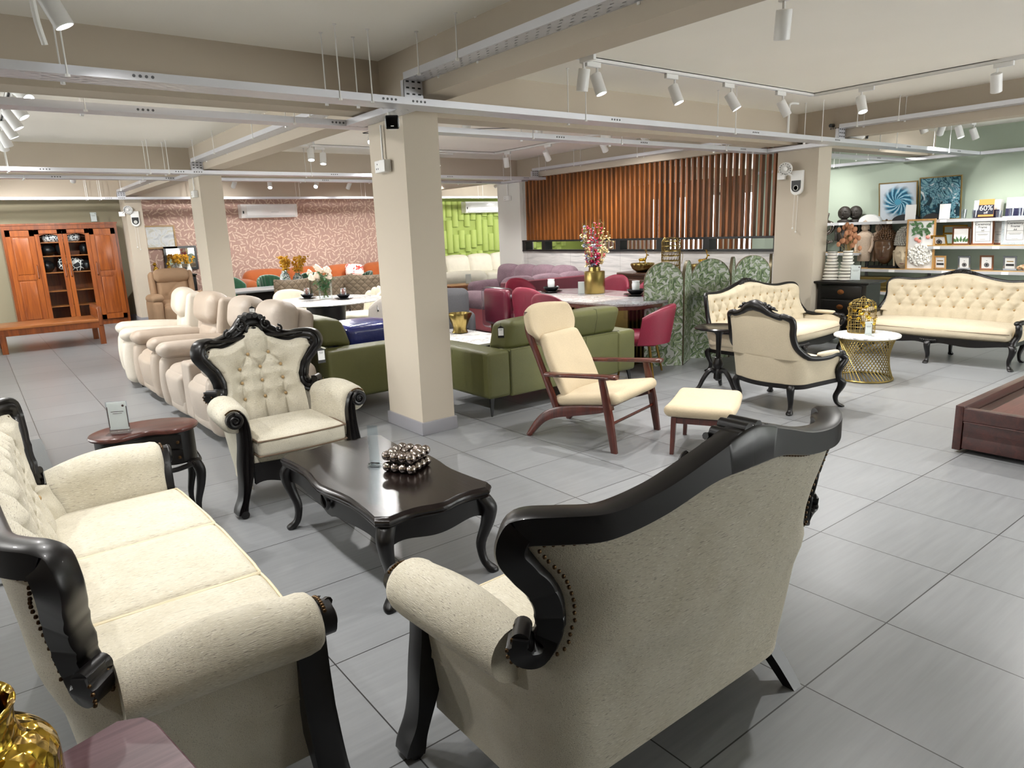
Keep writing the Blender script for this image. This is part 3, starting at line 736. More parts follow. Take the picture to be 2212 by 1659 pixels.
for sx in (-1, 1):
    for sy in (-1, 1):
        lg = MB(); cabriole(lg, sx * .245, sy * .545, .38, sx * .75, sy * .75, .040, .018, 1.1); lg.build('leg', M_WBLK, ct, 60)

# silver ball box and its clear sign stand
M_SILV = metal('polished_silver', '#b3a8a2', .07)
tb = thing('tissue_box', 'silver box made of polished balls on the dark coffee table', 'tissue box', (1.585, 2.965, .430), math.radians(28))
bme = MB().sph((0, 0, 0), .0255, 16, 10).mesh('silver_ball', M_SILV)
for k in (0, 1):
    for i in range(4):
        for j in range(4):
            if 0 < i < 3 and 0 < j < 3 and True: continue
            inst('silver_ball', bme, tb, ((i - 1.5) * .046, (j - 1.5) * .046, .0255 + k * .056))
for (i, j) in ((1, 1), (2, 2), (1, 2), (2, 1)): inst('silver_ball', bme, tb, ((i - 1.5) * .0425 * 1.25, (j - 1.5) * .0425 * 1.25, .079), sc_=(.8, .8, .7))
MB().bx(-.06, .06, -.06, .06, .004, .07).build('inner_box', plain('dark_lining', '#1a1714', .6), tb)
M_CARD = NT('thin_card'); M_CARD.col('#f2f1ee'); M_CARD.p(rough=.6); tl_ = M_CARD.n('ShaderNodeBsdfTranslucent'); tl_.inputs[0].default_value = (.95, .94, .92, 1); mx_ = M_CARD.n('ShaderNodeMixShader'); mx_.inputs[0].default_value = .5; M_CARD.l(M_CARD.b.outputs[0], mx_.inputs[1]); M_CARD.l(tl_.outputs[0], mx_.inputs[2]); M_CARD.l(mx_.outputs[0], M_CARD.out.inputs[0]); M_CARD = M_CARD.mat
def clear_stand(label, loc, rz, w, h, face=True, base=.09, lines=True):
    r = thing('sign_holder', label, 'sign holder', loc, rz)
    MB().box((0, 0, .004), (max(.05, w * 1.02), base, .008), bev=.002).box((0, .01, .014), (max(.04, w * .95), .018, .014), bev=.002).build('base', M_ACR, r)
    MB().box((0, .007, .012 + h / 2), (w, .002, h)).box((0, .013, .012 + h / 2), (w, .002, h)).build('sleeve', M_ACR, r)
    if face:
        c_ = MB().box((0, .010, .014 + h / 2), (w * .9, .0025, h * .94)).build('card', M_CARD, r)
        if lines:
            ln = MB()
            for sx in (-1, 1): ln.bx(sx * w * .45 - .002, sx * w * .45 + .002, .0078, .0086, .03, h * .9)
            ln.bx(-w * .3, w * .3, .0078, .0086, h * .72, h * .735).bx(-w * .22, w * .22, .0078, .0086, h * .66, h * .672); ln.cyl((w * .3, .0078, h * .92), (w * .3, .0086, h * .92), w * .06, seg=10)
            ln.build('print', plain('brown_print', '#4a3230', .6), c_)
    return r
r = thing('sign_stand', 'empty clear acrylic sign stand on the dark coffee table', 'sign stand', (1.485, 3.12, .430), math.radians(38))
MB().box((0, 0, .004), (.05, .065, .008), bev=.002).box((-.014, 0, .013), (.018, .055, .012), bev=.002).box((.014, 0, .013), (.018, .055, .012), bev=.002).build('base', M_ACR, r)
MB().box((-.004, 0, .11), (.002, .055, .205)).box((.004, 0, .11), (.002, .055, .205)).build('sleeve', M_ACR, r)

# ------------------------------------------------------------------ side table behind the sofa and its sign
M_MAHO = wood('red_brown_top', '#3a1d18', '#5a2f26', 0, .9, .33, .2)
st = thing('side_table', 'kidney shaped dark side table with brown top behind the left sofa', 'side table', (.62, 4.12, 0), math.radians(-6))
kp = []
for i in range(48):
    a = 2 * PI * i / 48; x, y = .27 * math.cos(a), .20 * math.sin(a)
    if y < 0: y *= 1 - .55 * math.exp(-(x / .13) ** 2)
    kp.append((x, y))
MB().rings([[(x * k, y * k, z) for x, y in kp] for z, k in ((.575, .93), (.58, .985), (.59, 1.0), (.598, .985), (.602, .95))]).build('table_top', M_MAHO, st, 30)
MB().prism([(x * .9, y * .9) for x, y in kp], .40, .575).build('body', M_WBLK, st, 30)
dr = MB()
for z0, z1 in ((.41, .485), (.495, .568)): dr.grid(lambda u, v: ((2 * u - 1) * .2, -.105 - .06 * abs(2 * u - 1) ** 1.6 - .004, z0 + (z1 - z0) * v), 14, 2).grid(lambda u, v: (.15 + .094 * math.sin(u * 1.7), -.15 + .3 * u, z0 + (z1 - z0) * v), 6, 2)
for z0, z1 in ((.41, .485), (.495, .568)):
    d_ = MB().grid(lambda u, v: ((2 * u - 1) * .16, -.100 - .055 * abs(2 * u - 1) ** 1.6, z0 + (z1 - z0) * v), 14, 2).grid(lambda u, v: ((2 * u - 1) * .16, -.092 - .055 * abs(2 * u - 1) ** 1.6, z0 + (z1 - z0) * v), 14, 2).build('drawer', M_WBLK, st, 60)
    for s in (-1, 1):
        k_ = MB().lathe([(.004, 0), (.006, .008), (.010, .012), (.008, .018), (0, .02)], seg=12, M=T((s * .14, -.148, (z0 + z1) / 2)) @ RX(PI / 2)); k_.build('knob', M_NAIL, d_)
cv = MB().tube(cat_([(-.2, -.16, .40), (-.1, -.12, .37), (0, -.1, .39), (.1, -.12, .37), (.2, -.16, .40)], 5), .014, 8).tube(cat_([(.24, .1, .40), (.25, 0, .37), (.2, -.16, .40)], 5), .014, 8)
for i in range(5): cv.sph((-.06 + i * .03, -.118, .385), .013, 8, 6)
cv.build('carved_rail', M_WBLK, st)
for (x, y) in ((-.19, -.13), (.21, -.12), (-.19, .12), (.20, .12)):
    lg = MB(); cabriole(lg, x, y, .41, .7 * (1 if x > 0 else -1), .5 * (1 if y > 0 else -1), .032, .013, 1.1); lg.build('leg', M_WBLK, st, 60)
clear_stand('clear sign holder with a white card on the kidney shaped side table', (.50, 4.10, .602), math.radians(-28), .105, .16)

# ------------------------------------------------------------------ end table with the gold vase, bottom left
et = thing('end_table', 'purple brown end table with concave corner in the bottom left corner', 'end table', (-.21, 1.225, 0), math.radians(4))
pl = []
def arc(c, r, a0, a1, n=9): return [(c[0] + r * math.cos(a0 + (a1 - a0) * i / n), c[1] + r * math.sin(a0 + (a1 - a0) * i / n)) for i in range(n + 1)]
H_ = .40; q = .17
pl = [(-H_, -H_ + q)] + arc((-H_, -H_), q, PI / 2, 0)[1:] + [(H_ - q, -H_)] + arc((H_, -H_), q, PI, PI / 2)[1:]
pl = [(-H_, -.36), (-.36, -H_), (.20, -H_)] + arc((H_ + .06, -.30 - .06), .20, PI * 1.08, PI * .52, 10) + [(H_ - .0, .30), (.385, .345), (.34, .37)] + [(.2, .335), (0, .32), (-.2, .335), (-.36, .38), (-.40, .34)]
M_PURP = wood('purple_brown_top', '#4a3438', '#6d5257', 0, .6, .45, .05)
MB().rings([[(x * k, y * k, z) for x, y in pl] for z, k in ((.515, .965), (.522, .985), (.530, .98), (.536, .995), (.548, 1.0), (.552, .99))]).build('table_top', M_PURP, et, 30)
MB().bx(-.32, .32, -.32, .28, .40, .515).build('apron', M_WBLK, et)
for (x, y) in ((-.3, -.3), (.27, -.3), (-.3, .26), (.3, .26)):
    lg = MB(); cabriole(lg, x, y, .41, .7 * (1 if x > 0 else -1), .7 * (1 if y > 0 else -1), .034, .014); lg.build('leg', M_WBLK, et, 60)
M_GOLD = metal('gold_leaf', '#d2ac45', .16, .5, 55); M_GOLD2 = metal('brushed_gold', '#a8935a', .3)
gv = thing('vase', 'large shiny gold leaf vase with wide open mouth in the bottom left corner', 'vase', (-.125, 1.13, .552)); gv.scale = (1.22, 1.22, 1.22)
gp_ = cat_([(.05, 0), (.072, .006), (.088, .07), (.097, .16), (.099, .245), (.096, .268), (.082, .286), (.070, .292), (.063, .300), (.063, .325), (.067, .336), (.065, .340), (.058, .332), (.057, .30), (.06, .28), (.085, .24), (.08, .1), (.05, .02)], 4)
MB().lathe(gp_, seg=40, caps=False).build('body', M_GOLD, gv, 180)
# ------------------------------------------------------------------ lounge chair and footstool
M_BEIGE = linen('oatmeal_cloth', '#c2b296', .10, 1.0, .85, .2)
M_WALN = wood('red_walnut', '#2c0f0a', '#5a2417', 2, .9, .28, .4)
lc = thing('lounge_chair', 'oatmeal lounge chair with wide headrest and red brown wooden arms', 'lounge chair', (3.66, 3.76, 0), math.radians(15))
def slab(mb, pts, w, t, M=None, side=(1, 0, 0), rnd=True):
    """flat board following pts; w across (perpendicular in plane), t thick along side"""
    prof = [(-.5, -.35 * t), (-.35, -.5 * t), (.35, -.5 * t), (.5, -.35 * t), (.5, .35 * t), (.35, .5 * t), (-.35, .5 * t), (-.5, .35 * t)]
    mb.sweep(pts, [(a, b) for a, b in prof], side, w=w, M=M)
for s in (-1, 1):
    x = s * .285
    sf = MB(); P_ = cat_([(x, .42, .0), (x, .30, .14), (x, .17, .215), (x, -.02, .255), (x, -.22, .29), (x, -.33, .315)], 5); slab(sf, P_, [.035 + .045 * math.sin(PI * min(1, i / len(P_) * 1.1)) for i in range(len(P_))], .032); sf.build('seat_rail', M_WALN, lc)
    bp = MB(); P_ = cat_([(x * .97, .13, .19), (x * .97, .225, .42), (x * .96, .33, .66), (x * .95, .40, .82), (x * .94, .415, .97)], 5); slab(bp, P_, [.055 - .025 * (i / len(P_)) + .012 * math.exp(-((i - 14) / 3) ** 2) for i in range(len(P_))], .03); bp.build('back_post', M_WALN, lc)
    fl = MB(); fl.rings([[(s * (.345 + (.30 - z) * .0) + a * q, y + b * q * 1.5, z) for a, b in ((-.8, -1), (.8, -1), (1, -.6), (1, .6), (.8, 1), (-.8, 1), (-1, .6), (-1, -.6))] for z, y, q in ((0, -.375, .015), (.25, -.335, .019), (.45, -.295, .017), (.535, -.275, .015))]); fl.build('front_leg', M_WALN, lc)
    ar = MB(); aw = [(.33, .205, .52, .035), (.338, .10, .525, .045), (.345, -.05, .535, .036), (.35, -.22, .545, .036), (.355, -.37, .553, .042), (.355, -.405, .554, .030)]
    aw = cat_(aw, 4); rs = []
    for q in aw: rs.append([(s * (q[0] + q[3] * a), q[1], q[2] + .014 * b) for a, b in ((-1, -.5), (-.7, -1), (.7, -1), (1, -.5), (1, .5), (.7, 1), (-.7, 1), (-1, .5))])
    ar.rings(rs).build('armrest', M_WALN, lc, 60)
MB().cyl((-.345, -.335, .20), (.345, -.335, .20), .011, seg=10).build('stretcher', M_WALN, lc); MB().box((0, -.20, .285), (.60, .05, .04)).box((0, .14, .24), (.56, .04, .045)).build('cross_rail', M_WALN, lc)
def cush(nm, c, d, r, rot, mat, par, puff=.012, n=8, fn=None):
    M = T(c) @ rot; return MB().rbox((0, 0, 0), d, r, 4, n, M, puff, fn).build(nm, mat, par, 180)
def tap(p): k = 1 - .10 * (p[1] / .28); return (p[0] * k, p[1], p[2])
cush('seat_cushion', (0, -.10, .345), (.60, .58, .085), .040, RX(math.radians(-9)), M_BEIGE, lc, (.01, .012, .018), fn=tap)
def hw_(p): k = 1 - .14 * max(0, p[2] / .27) ** 2 - .05 * max(0, -p[2] / .27); return (p[0] * k, p[1] + .06 * (p[0] / .3) ** 2 * -1, p[2])
cush('back_cushion', (0, .235, .53), (.54, .075, .54), .036, RX(math.radians(-26)), M_BEIGE, lc, (.006, .014, .012), fn=hw_)
def hd(p): z = p[2]; k = (1 - .30 * max(0, -z / .125) ** 1.6) * (1 - .10 * max(0, z / .125) ** 3); return (p[0] * k, p[1] - .07 * (p[0] / .3) ** 2, z + (.03 * (1 - (p[0] / .3) ** 2) if z > 0 else 0) - (.02 * (1 - (p[0] / .3) ** 2) if z < 0 else 0))
cush('headrest', (0, .44, .83), (.62, .07, .30), .034, RX(math.radians(-16)), M_BEIGE, lc, (.004, .014, .006), fn=hd)
fs_ = thing('footstool', 'oatmeal cushioned footstool with brown wooden legs beside the lounge chair', 'footstool', (4.0, 2.98, 0), math.radians(28))
cush('cushion', (0, 0, .305), (.60, .46, .085), .040, Matrix.Identity(4), M_BEIGE, fs_, (.010, .010, .012), fn=lambda p: (p[0], p[1], p[2] + .02 * (p[0] / .3) ** 2))
for sx in (-1, 1):
    for sy in (-1, 1): MB().rings([[(sx * (.235 + .012 * (1 - z / .3)) + a * q, sy * (.165 + .012 * (1 - z / .3)) + b * q, z) for a, b in ((-1, -1), (1, -1), (1, 1), (-1, 1))] for z, q in ((0, .013), (.27, .018))]).build('leg', M_WALN, fs_)
fb_ = MB()
for s in (-1, 1): fb_.bx(-.235, .235, s * .165 - .01, s * .165 + .01, .225, .265).bx(s * .235 - .01, s * .235 + .01, -.165, .165, .225, .265)
fb_.build('frame', M_WALN, fs_)

# ------------------------------------------------------------------ price tags
M_TAGF = plain('tag_face', '#eceded', .5, vary=.02)
def price_tag(label, loc, rz, k=1.0, tilt=0):
    r = thing('price_tag', label, 'price tag', loc, rz, 'black and white price tags hung on the furniture'); r.scale = (k, k, k); r.rotation_euler = (tilt, 0, rz)
    MB().prism([(-.027, -.055), (.027, -.055), (.027, .035), (0, .052), (-.027, .035)], -.0012, .0012, RX(PI / 2)).build('backing', M_BLK, r)
    c_ = MB().bx(-.023, .023, -.0022, -.0012, -.034, .030).build('card', M_TAGF, r)
    MB().bx(-.015, .015, -.0026, -.0022, .018, .0205).bx(-.012, .012, -.0026, -.0022, .0105, .0125).build('print', M_INK, c_)
    MB().tube([(0, 0, .045), (.002, .004, .075)], .0012, 5).build('loop', M_BLK, r)
    return r
price_tag('white price tag on the right wing of the carved cream armchair', (1.80, 4.47, .80), 0)

# ------------------------------------------------------------------ olive leather sofas
M_OL = leather('olive_leather', '#68693f', .40); M_OLD = plain('olive_seam', '#3a3b22', .6)
def olive_sofa(label, W, D, loc, rz, hb=.80, ha=.565, nback=2):
    r = thing('leather_sofa', label, 'sofa', loc, rz, 'olive green leather sofas'); hw = W / 2; hd_ = D / 2
    for s in (-1, 1):
        a = MB(); a.rbox((s * (hw - .12), 0, (.16 + ha) / 2), (.24, D, ha - .16), .030, 3, 6, puff=(.008, .004, .012)); ao = a.build('arm', M_OL, r, 180)
        sm = MB()
        for y in (-D * .30, -D * .1): sm.tube([(s * (hw - .245), y, ha - .02), (s * (hw - .2), y, ha + .006), (s * (hw - .04), y, ha + .006), (s * (hw + .002), y, ha - .03), (s * (hw + .003), y, .2)], .0022, 5)
        sm.build('seam', M_OLD, ao)
        lg = MB()
        for y in (-hd_ + .05, hd_ - .05):
            MB().rings([[(s * (hw - .06 + .02 * (1 - z / .17)) + q * x_, y + q * .5 * y_ + math.copysign(.02, y) * (1 - z / .17), z) for x_, y_ in ((-1, -1), (1, -1), (1, 1), (-1, 1))] for z, q in ((0, .008), (.17, .022))]).build('leg', M_BLK, r)
    iw = W - .48
    b = MB(); b.rbox((0, hd_ - .06, .36), (iw, .12, .42), .02, 2, 4); b.rbox((0, 0, .235), (iw, D - .06, .15), .02, 2, 3); bo = b.build('base', M_OL, r, 180)
    sm = MB(); sm.tube([(-iw / 2, hd_ + .002, .575), (iw / 2, hd_ + .002, .575)], .003, 5)
    for x in (-iw * .17, iw * .17, iw * .5): sm.tube([(x, hd_ + .002, .57), (x, hd_ + .002, .18)], .0022, 5)
    sm.build('seam', M_OLD, bo)
    bw = iw / nback
    for i in range(nback):
        x = -iw / 2 + bw * (i + .5)
        def fb(p): return (p[0], p[1] + .05 * (p[2] / .15), p[2] - .03 * max(0, -p[1] / .16))
        c_ = MB().rbox((x, hd_ - .155, hb - .125), (bw - .004, .30, .26), .05, 3, 8, puff=(.004, .014, .016), fn=fb).build('back_cushion', M_OL, r, 180)
        MB().tube([(x, hd_ - .28, hb - .02), (x, hd_ - .15, hb + .020), (x, hd_ + .03, hb + .01), (x, hd_ + .045, hb - .06), (x, hd_ + .005, hb - .22)], .002, 5).build('seam', M_OLD, c_)
        cs = MB().rbox((x, -.13, .37), (bw - .004, D - .36, .16), .04, 3, 8, puff=(.004, .008, .02)).build('seat_cushion', M_OL, r, 180)
    return r
olive_sofa('olive leather two seater seen from behind, right of the nearest column', 1.83, .92, (4.27, 5.17, 0), PI, .81)
olive_sofa('olive leather sofa with a blue wrapped cushion, left of the nearest column', 1.9, .95, (2.83, 6.64, 0), PI / 2, .86, .60)
price_tag('price tag on the back corner of the two seater olive sofa', (3.57, 4.80, .72), math.radians(-40))
M_BLUE = plain('blue_plastic_wrap', '#1f2a78', .25, vary=.2, bumpv=.5, bs=14, coat=.4)
MBx = MB().rbox((0, 0, 0), (.62, .55, .26), .06, 3, 8, T((0, 0, .13)), (.01, .01, .03)).build('wrapped_cushion', M_BLUE, None, 180, (3.02, 6.42, .478)); tag(MBx, 'royal blue plastic wrapped cushion lying on the left olive sofa', 'cushion')
MBx.rotation_euler = (0, 0, .1)
# marble coffee table, its gold vase and the grey chair
def marble(nm, a='#eeedeb', b='#a9a7a6', sc_=1.0, rough=.15):
    if nm in MC: return MC[nm]
    m = NT(nm); v = m.co(scale=(sc_,) * 3); n = m.noise(v, 3.2, 6, .6, 1.2)
    e = m.math('ABSOLUTE', m.math('SUBTRACT', n, .5)); c = m.ramp(e, [(0, b), (.018, '#cfcdcb'), (.06, a)]); m.col(c); m.p(rough=rough); MC[nm] = m.mat; return m.mat
M_MARB = marble('white_marble')
mt = thing('marble_table', 'low white marble coffee table between the two olive sofas', 'coffee table', (4.30, 6.55, 0))
MB().box((0, 0, .405), (.75, 1.25, .03), bev=.008).build('table_top', M_MARB, mt); MB().box((0, 0, .2), (.55, .95, .38), bev=.01).build('plinth', plain('charcoal_plinth', '#2a2a2b', .5), mt)
gvz = thing('vase', 'small crinkled gold vase on the low marble table', 'vase', (4.45, 6.78, .42))
def crk(a, z): return 1 + .10 * math.sin(5 * a + 20 * z) + .05 * math.sin(9 * a)
MB().lathe([(.05, 0), (.09, .01), (.075, .06), (.10, .14), (.13, .22), (.125, .235), (.09, .14), (.06, .05)], seg=36, rf=crk, caps=False).build('body', M_GOLD2, gvz, 60)
M_GREYF = plain('grey_boucle', '#5d5d60', .9, vary=.18, vs=120, bumpv=.6, bs=200)
gc = thing('armchair', 'dark grey boucle armchair just right of the nearest column', 'armchair', (4.75, 7.72, 0), math.radians(-20))
cush('backrest', (0, -.26, .60), (.66, .14, .56), .07, RX(math.radians(8)), M_GREYF, gc, (.01, .02, .02))
cush('seat', (0, .05, .34), (.62, .62, .2), .07, Matrix.Identity(4), M_GREYF, gc, .02)
for s in (-1, 1): cush('arm', (s * .36, .02, .42), (.13, .58, .3), .06, Matrix.Identity(4), M_GREYF, gc, .015)
for sx in (-1, 1):
    for sy in (-1, 1): MB().cyl((sx * .26, sy * .24 + .03, 0), (sx * .24, sy * .22 + .03, .26), .012, .018, 10).build('leg', M_BLK, gc)

# ------------------------------------------------------------------ bed platform, lower right
M_BED = wood('rosewood', '#2b1310', '#4b241d', 0, .8, .32, .25); M_BEDT = wood('rosewood_top', '#4a2a24', '#6b4038', 0, .8, .38, .15)
bd = thing('platform_bed', 'reddish brown wooden platform bed with drawer at the right edge', 'bed', (5.07, 1.755, 0))
MB().bx(0, 2.1, -.05, 0, .02, .325, bev=.003).build('side_rail', M_BED, bd); MB().bx(0, 2.1, -1.75, -1.70, .02, .325, bev=.003).build('side_rail', M_BED, bd)
MB().bx(.0, .055, -1.70, -.05, .225, .312, bev=.003).build('end_rail', M_BED, bd); MB().bx(2.05, 2.1, -1.7, -.05, .02, .32).build('end_rail', M_BED, bd)
d_ = MB()
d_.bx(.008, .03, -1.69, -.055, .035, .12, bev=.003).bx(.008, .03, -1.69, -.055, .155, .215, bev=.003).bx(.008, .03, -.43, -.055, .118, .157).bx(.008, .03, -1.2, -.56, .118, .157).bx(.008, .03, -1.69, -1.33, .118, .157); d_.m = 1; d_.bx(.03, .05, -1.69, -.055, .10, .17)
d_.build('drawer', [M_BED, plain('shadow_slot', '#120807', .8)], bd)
MB().bx(-.004, .03, -1.69, -.055, .213, .224, bev=.002).build('lip', M_BED, bd)
for i in range(3): MB().bx(.06, 2.04, -.14 - i * .53 - .515, -.14 - i * .53, .255, .275, bev=.003).build('panel', M_BEDT, bd)
MB().bx(.06, 2.04, -.135, -.055, .245, .262).build('inner_ledge', M_BED, bd)
# ------------------------------------------------------------------ recliners
M_IV = leather('ivory_leather', '#cfc6b8', .36); M_TP = leather('taupe_leather', '#a99a8b', .34); M_TP2 = leather('warm_grey_leather', '#b3a699', .40); M_TAN = leather('tan_suede', '#a98b6f', .7, .2)
def recliner(name, label, loc, rz, mat, W=.92, seats=1, hb=1.02, head=True, tuftd=False, wing=True, cat='recliner', console=False):
    r = thing(name, label, cat, loc, rz, None); hw = W / 2; aw = .19; sw = (W - 2 * aw) / seats
    if console: sw = (W - 2 * aw - .24) / 2
    I4 = Matrix.Identity(4)
    cush('base', (0, .02, .20), (W - .06, .78, .30), .06, I4, mat, r, .01)
    MB().bx(-hw + .08, hw - .08, -.33, .38, .0, .06).build('plinth', M_BLK, r)
    for s in (-1, 1):
        cush('arm_panel', (s * (hw - aw / 2), -.02, .31), (aw - .01, .86, .50), .075, I4, mat, r, (.012, .03, .01))
        cush('arm_pad', (s * (hw - aw / 2 - .005), -.09, .585), (aw + .03, .74, .14), .068, RX(math.radians(-3)), mat, r, (.012, .02, .015))
    xs = [-hw + aw + sw * (i + .5) + (.24 if console and i == 1 else 0) for i in range(seats)]
    if console: cush('console', (0, -.02, .33), (.24, .82, .50), .03, I4, mat, r, .004)
    for x in xs:
        cush('footrest', (x, -.385, .27), (sw - .01, .12, .36), .055, RX(math.radians(6)), mat, r, (.01, .03, .01))
        cush('footrest_flap', (x, -.405, .15), (sw - .02, .06, .14), .03, I4, mat, r, (.006, .02, .01))
        cush('seat_cushion', (x, -.10, .43), (sw - .004, .64, .15), .065, RX(math.radians(3)), mat, r, (.006, .02, .03))
        lum = MB(); B_, S_ = lattice((2, 1, 2), sw * .42, (.20, .06, -.08), .3, -.3)
        def lf(u, v, x=x):
            px, pz = (2 * u - 1) * (sw / 2 - .01), (v - .5) * .46; k = min(1, min(u, 1 - u) / .14) ** .5 * min(1, min(v, 1 - v) / .14) ** .5
            d = .10 * k + .02 * math.sin(PI * v) - (tuft(B_, S_, (px, pz), .035, .05, .012, .014) if tuftd else .02 * math.exp(-((pz - .02) / .03) ** 2))
            return (px, -d, pz)
        lum.grid(lf, 26, 26, M=T((x, .30, .66)) @ RX(math.radians(-12))); lum.build('lumbar_cushion', mat, r, 180)
        if head: cush('head_pillow', (x, .275, hb - .15), (sw - .0, .24, .32), .10, RX(math.radians(-10)), mat, r, (.014, .02, .02))
        else: cush('head_pillow', (x, .30, hb - .11), (sw + .02, .2, .24), .09, RX(math.radians(-10)), mat, r, (.01, .02, .02))
        cush('backrest', (x, .41, .66), (sw + (.10 if wing else .02), .13, hb - .42), .06, RX(math.radians(-10)), mat, r, (.01, .02, .02))
        if wing:
            for s in (-1, 1): cush('wing', (x + s * (sw / 2 + .035), .345, hb - .30), (.09, .24, .52), .044, RX(math.radians(-10)), mat, r, (.01, .01, .01))
    return r
recliner('recliner', 'ivory leather recliner with tufted back, farthest of the row by the aisle', (1.72, 9.02, 0), -PI / 2 - .10, M_IV, .95, tuftd=True, hb=1.03)
recliner('recliner', 'taupe leather recliner with round head pillow, middle of the row by the aisle', (1.74, 7.92, 0), -PI / 2 + .02, M_TP, .98, hb=1.03)
recliner('recliner_sofa', 'two seat warm grey leather recliner with centre console behind the carved armchair', (1.76, 6.36, 0), -PI / 2 + .03, M_TP2, 1.62, 2, console=True, hb=1.04, wing=False, cat='recliner sofa')
recliner('recliner', 'tan suede recliner with rolled headrest, alone under the wall mirror', (3.05, 14.35, 0), -.05, M_TAN, .98, tuftd=True, hb=1.08, head=False)
price_tag('price tag on the head pillow of the ivory recliner', (1.92, 8.80, .93), -PI / 2 + .6); price_tag('price tag on the far head pillow of the two seat recliner', (1.95, 6.33, .95), -PI / 2 + .9, 1.0)

# ------------------------------------------------------------------ tall cabinet and day bed
M_TEAK = wood('honey_teak', '#6e3210', '#a3581f', 2, .55, .32, .3); M_TEAKX = wood('honey_teak_flat', '#8a4a1c', '#b8743a', 0, .5, .35, .2); M_TEAKD = wood('teak_frame', '#5e2a0e', '#8d4a1b', 2, .6, .32, .3)
cb = thing('cabinet', 'tall honey brown wooden cabinet with two glazed doors', 'cabinet', (1.57, 16.58, 0))
W_, H_, D_ = 1.92, 2.0, .52; x0 = -W_ / 2
bd_ = MB(); bd_.bx(x0, x0 + .05, -D_ / 2, D_ / 2, 0, H_).bx(-x0 - .05, -x0, -D_ / 2, D_ / 2, 0, H_).bx(x0 + .05, -x0 - .05, -D_ / 2, D_ / 2, H_ - .08, H_).bx(x0 + .05, -x0 - .05, -D_ / 2 + .02, D_ / 2, 0, .10).bx(x0 + .05, -x0 - .05, D_ / 2 - .02, D_ / 2, .1, H_ - .08)
for x in (-.46, .46): bd_.bx(x - .012, x + .012, -D_ / 2 + .03, D_ / 2 - .02, .1, H_ - .08)
bd_.bx(x0 - .015, -x0 + .015, -D_ / 2 - .02, D_ / 2, H_, H_ + .035).build('body', M_TEAKD, cb)
for z in (.42, .72, 1.08, 1.4, 1.66): MB().bx(-.445, .445, -D_ / 2 + .05, D_ / 2 - .03, z, z + .02).build('shelf', M_TEAKX, cb)
for i, x in enumerate((-.685, -.23, .23, .685)):
    w = .45; d = MB(); f = -D_ / 2
    d.bx(x - w / 2, x - w / 2 + .075, f - .022, f, .11, H_ - .09).bx(x + w / 2 - .075, x + w / 2, f - .022, f, .11, H_ - .09).bx(x - w / 2, x + w / 2, f - .022, f, .11, .20).bx(x - w / 2, x + w / 2, f - .022, f, H_ - .2 if i in (0, 3) else H_ - .17, H_ - .09)
    if i in (0, 3):
        d.bx(x - w / 2 + .07, x + w / 2 - .07, f - .022, f, .98, 1.06)
        for z0, z1 in ((.2, .98), (1.06, H_ - .2)): d.rbox((x, f - .010, (z0 + z1) / 2), (w - .19, .02, z1 - z0 - .05), .009, 2, 1); d.bx(x - w / 2 + .07, x + w / 2 - .07, f - .008, f, z0, z1)
    else:
        pts = [(x - w / 2 + .07 + (w - .14) * t, H_ - .17 - .035 * (1 - math.sin(PI * t) ** .6)) for t in (k / 10 for k in range(11))]
        for (xa, za), (xb, zb) in zip(pts[:-1], pts[1:]): d.add([(xa, f - .022, za), (xb, f - .022, zb), (xb, f - .022, H_ - .16), (xa, f - .022, H_ - .16), (xa, f, za), (xb, f, zb), (xb, f, H_ - .16), (xa, f, H_ - .16)], [(0, 1, 2, 3), (7, 6, 5, 4), (0, 4, 5, 1)])
    do = d.build('door', M_TEAK, cb)
    if i in (1, 2): MB().bx(x - w / 2 + .07, x + w / 2 - .07, f - .012, f - .008, .19, H_ - .14).build('pane', M_ACR, do)
    hx = x + (w / 2 - .04) * (1 if i in (0, 1) else -1)
    MB().tube([(hx, f - .02, 1.0), (hx, f - .05, 1.02), (hx, f - .05, 1.24), (hx, f - .02, 1.26)], .010, 8).build('handle', M_TEAKD, do)
def pillow(name, label, cat, loc, d, rot, mat, grp=None):
    o = MB().rbox((0, 0, 0), d, min(d) * .49, 4, 8, None, (.01, .03, .01), lambda p: (p[0], p[1] * (1 - .6 * (abs(p[0]) / (d[0] / 2)) ** 3 * (abs(p[2]) / (d[2] / 2)) ** 3), p[2])).build(name, mat, None, 180, loc)
    o.rotation_euler = rot; return tag(o, label, cat, grp)
def pattern(nm, a, b, s, thr=.5, r=.8):
    if nm in MC: return MC[nm]
    m = NT(nm); v = m.voro(m.co(), s, 'DISTANCE_TO_EDGE'); m.col(m.mix(m.math('LESS_THAN', v.outputs[0], thr), a, b)); m.p(rough=r); MC[nm] = m.mat; return m.mat
pillow('cushion', 'white and grey patterned cushion on the top shelf of the tall cabinet', 'cushion', (1.56, 16.48, 1.77), (.62, .16, .2), (0, 0, 0), pattern('speckled_print', '#3a3b42', '#d9d6d2', 26, .13))
pillow('cushion', 'black and white trellis cushion on the middle shelf of the tall cabinet', 'cushion', (1.66, 16.5, 1.24), (.44, .15, .26), (-.2, .18, 0), pattern('trellis_print', '#2c2c2e', '#e4e1dc', 12, .07))
def boxy(name, label, cat, x0, x1, y0, y1, z0, z1, mat, bev=.004, grp=None):
    c = ((x0 + x1) / 2, (y0 + y1) / 2, z0); return tag(MB().rbox((0, 0, (z1 - z0) / 2), (x1 - x0, y1 - y0, z1 - z0), bev, 2, 1).build(name, mat, None, 40, c), label, cat, grp)
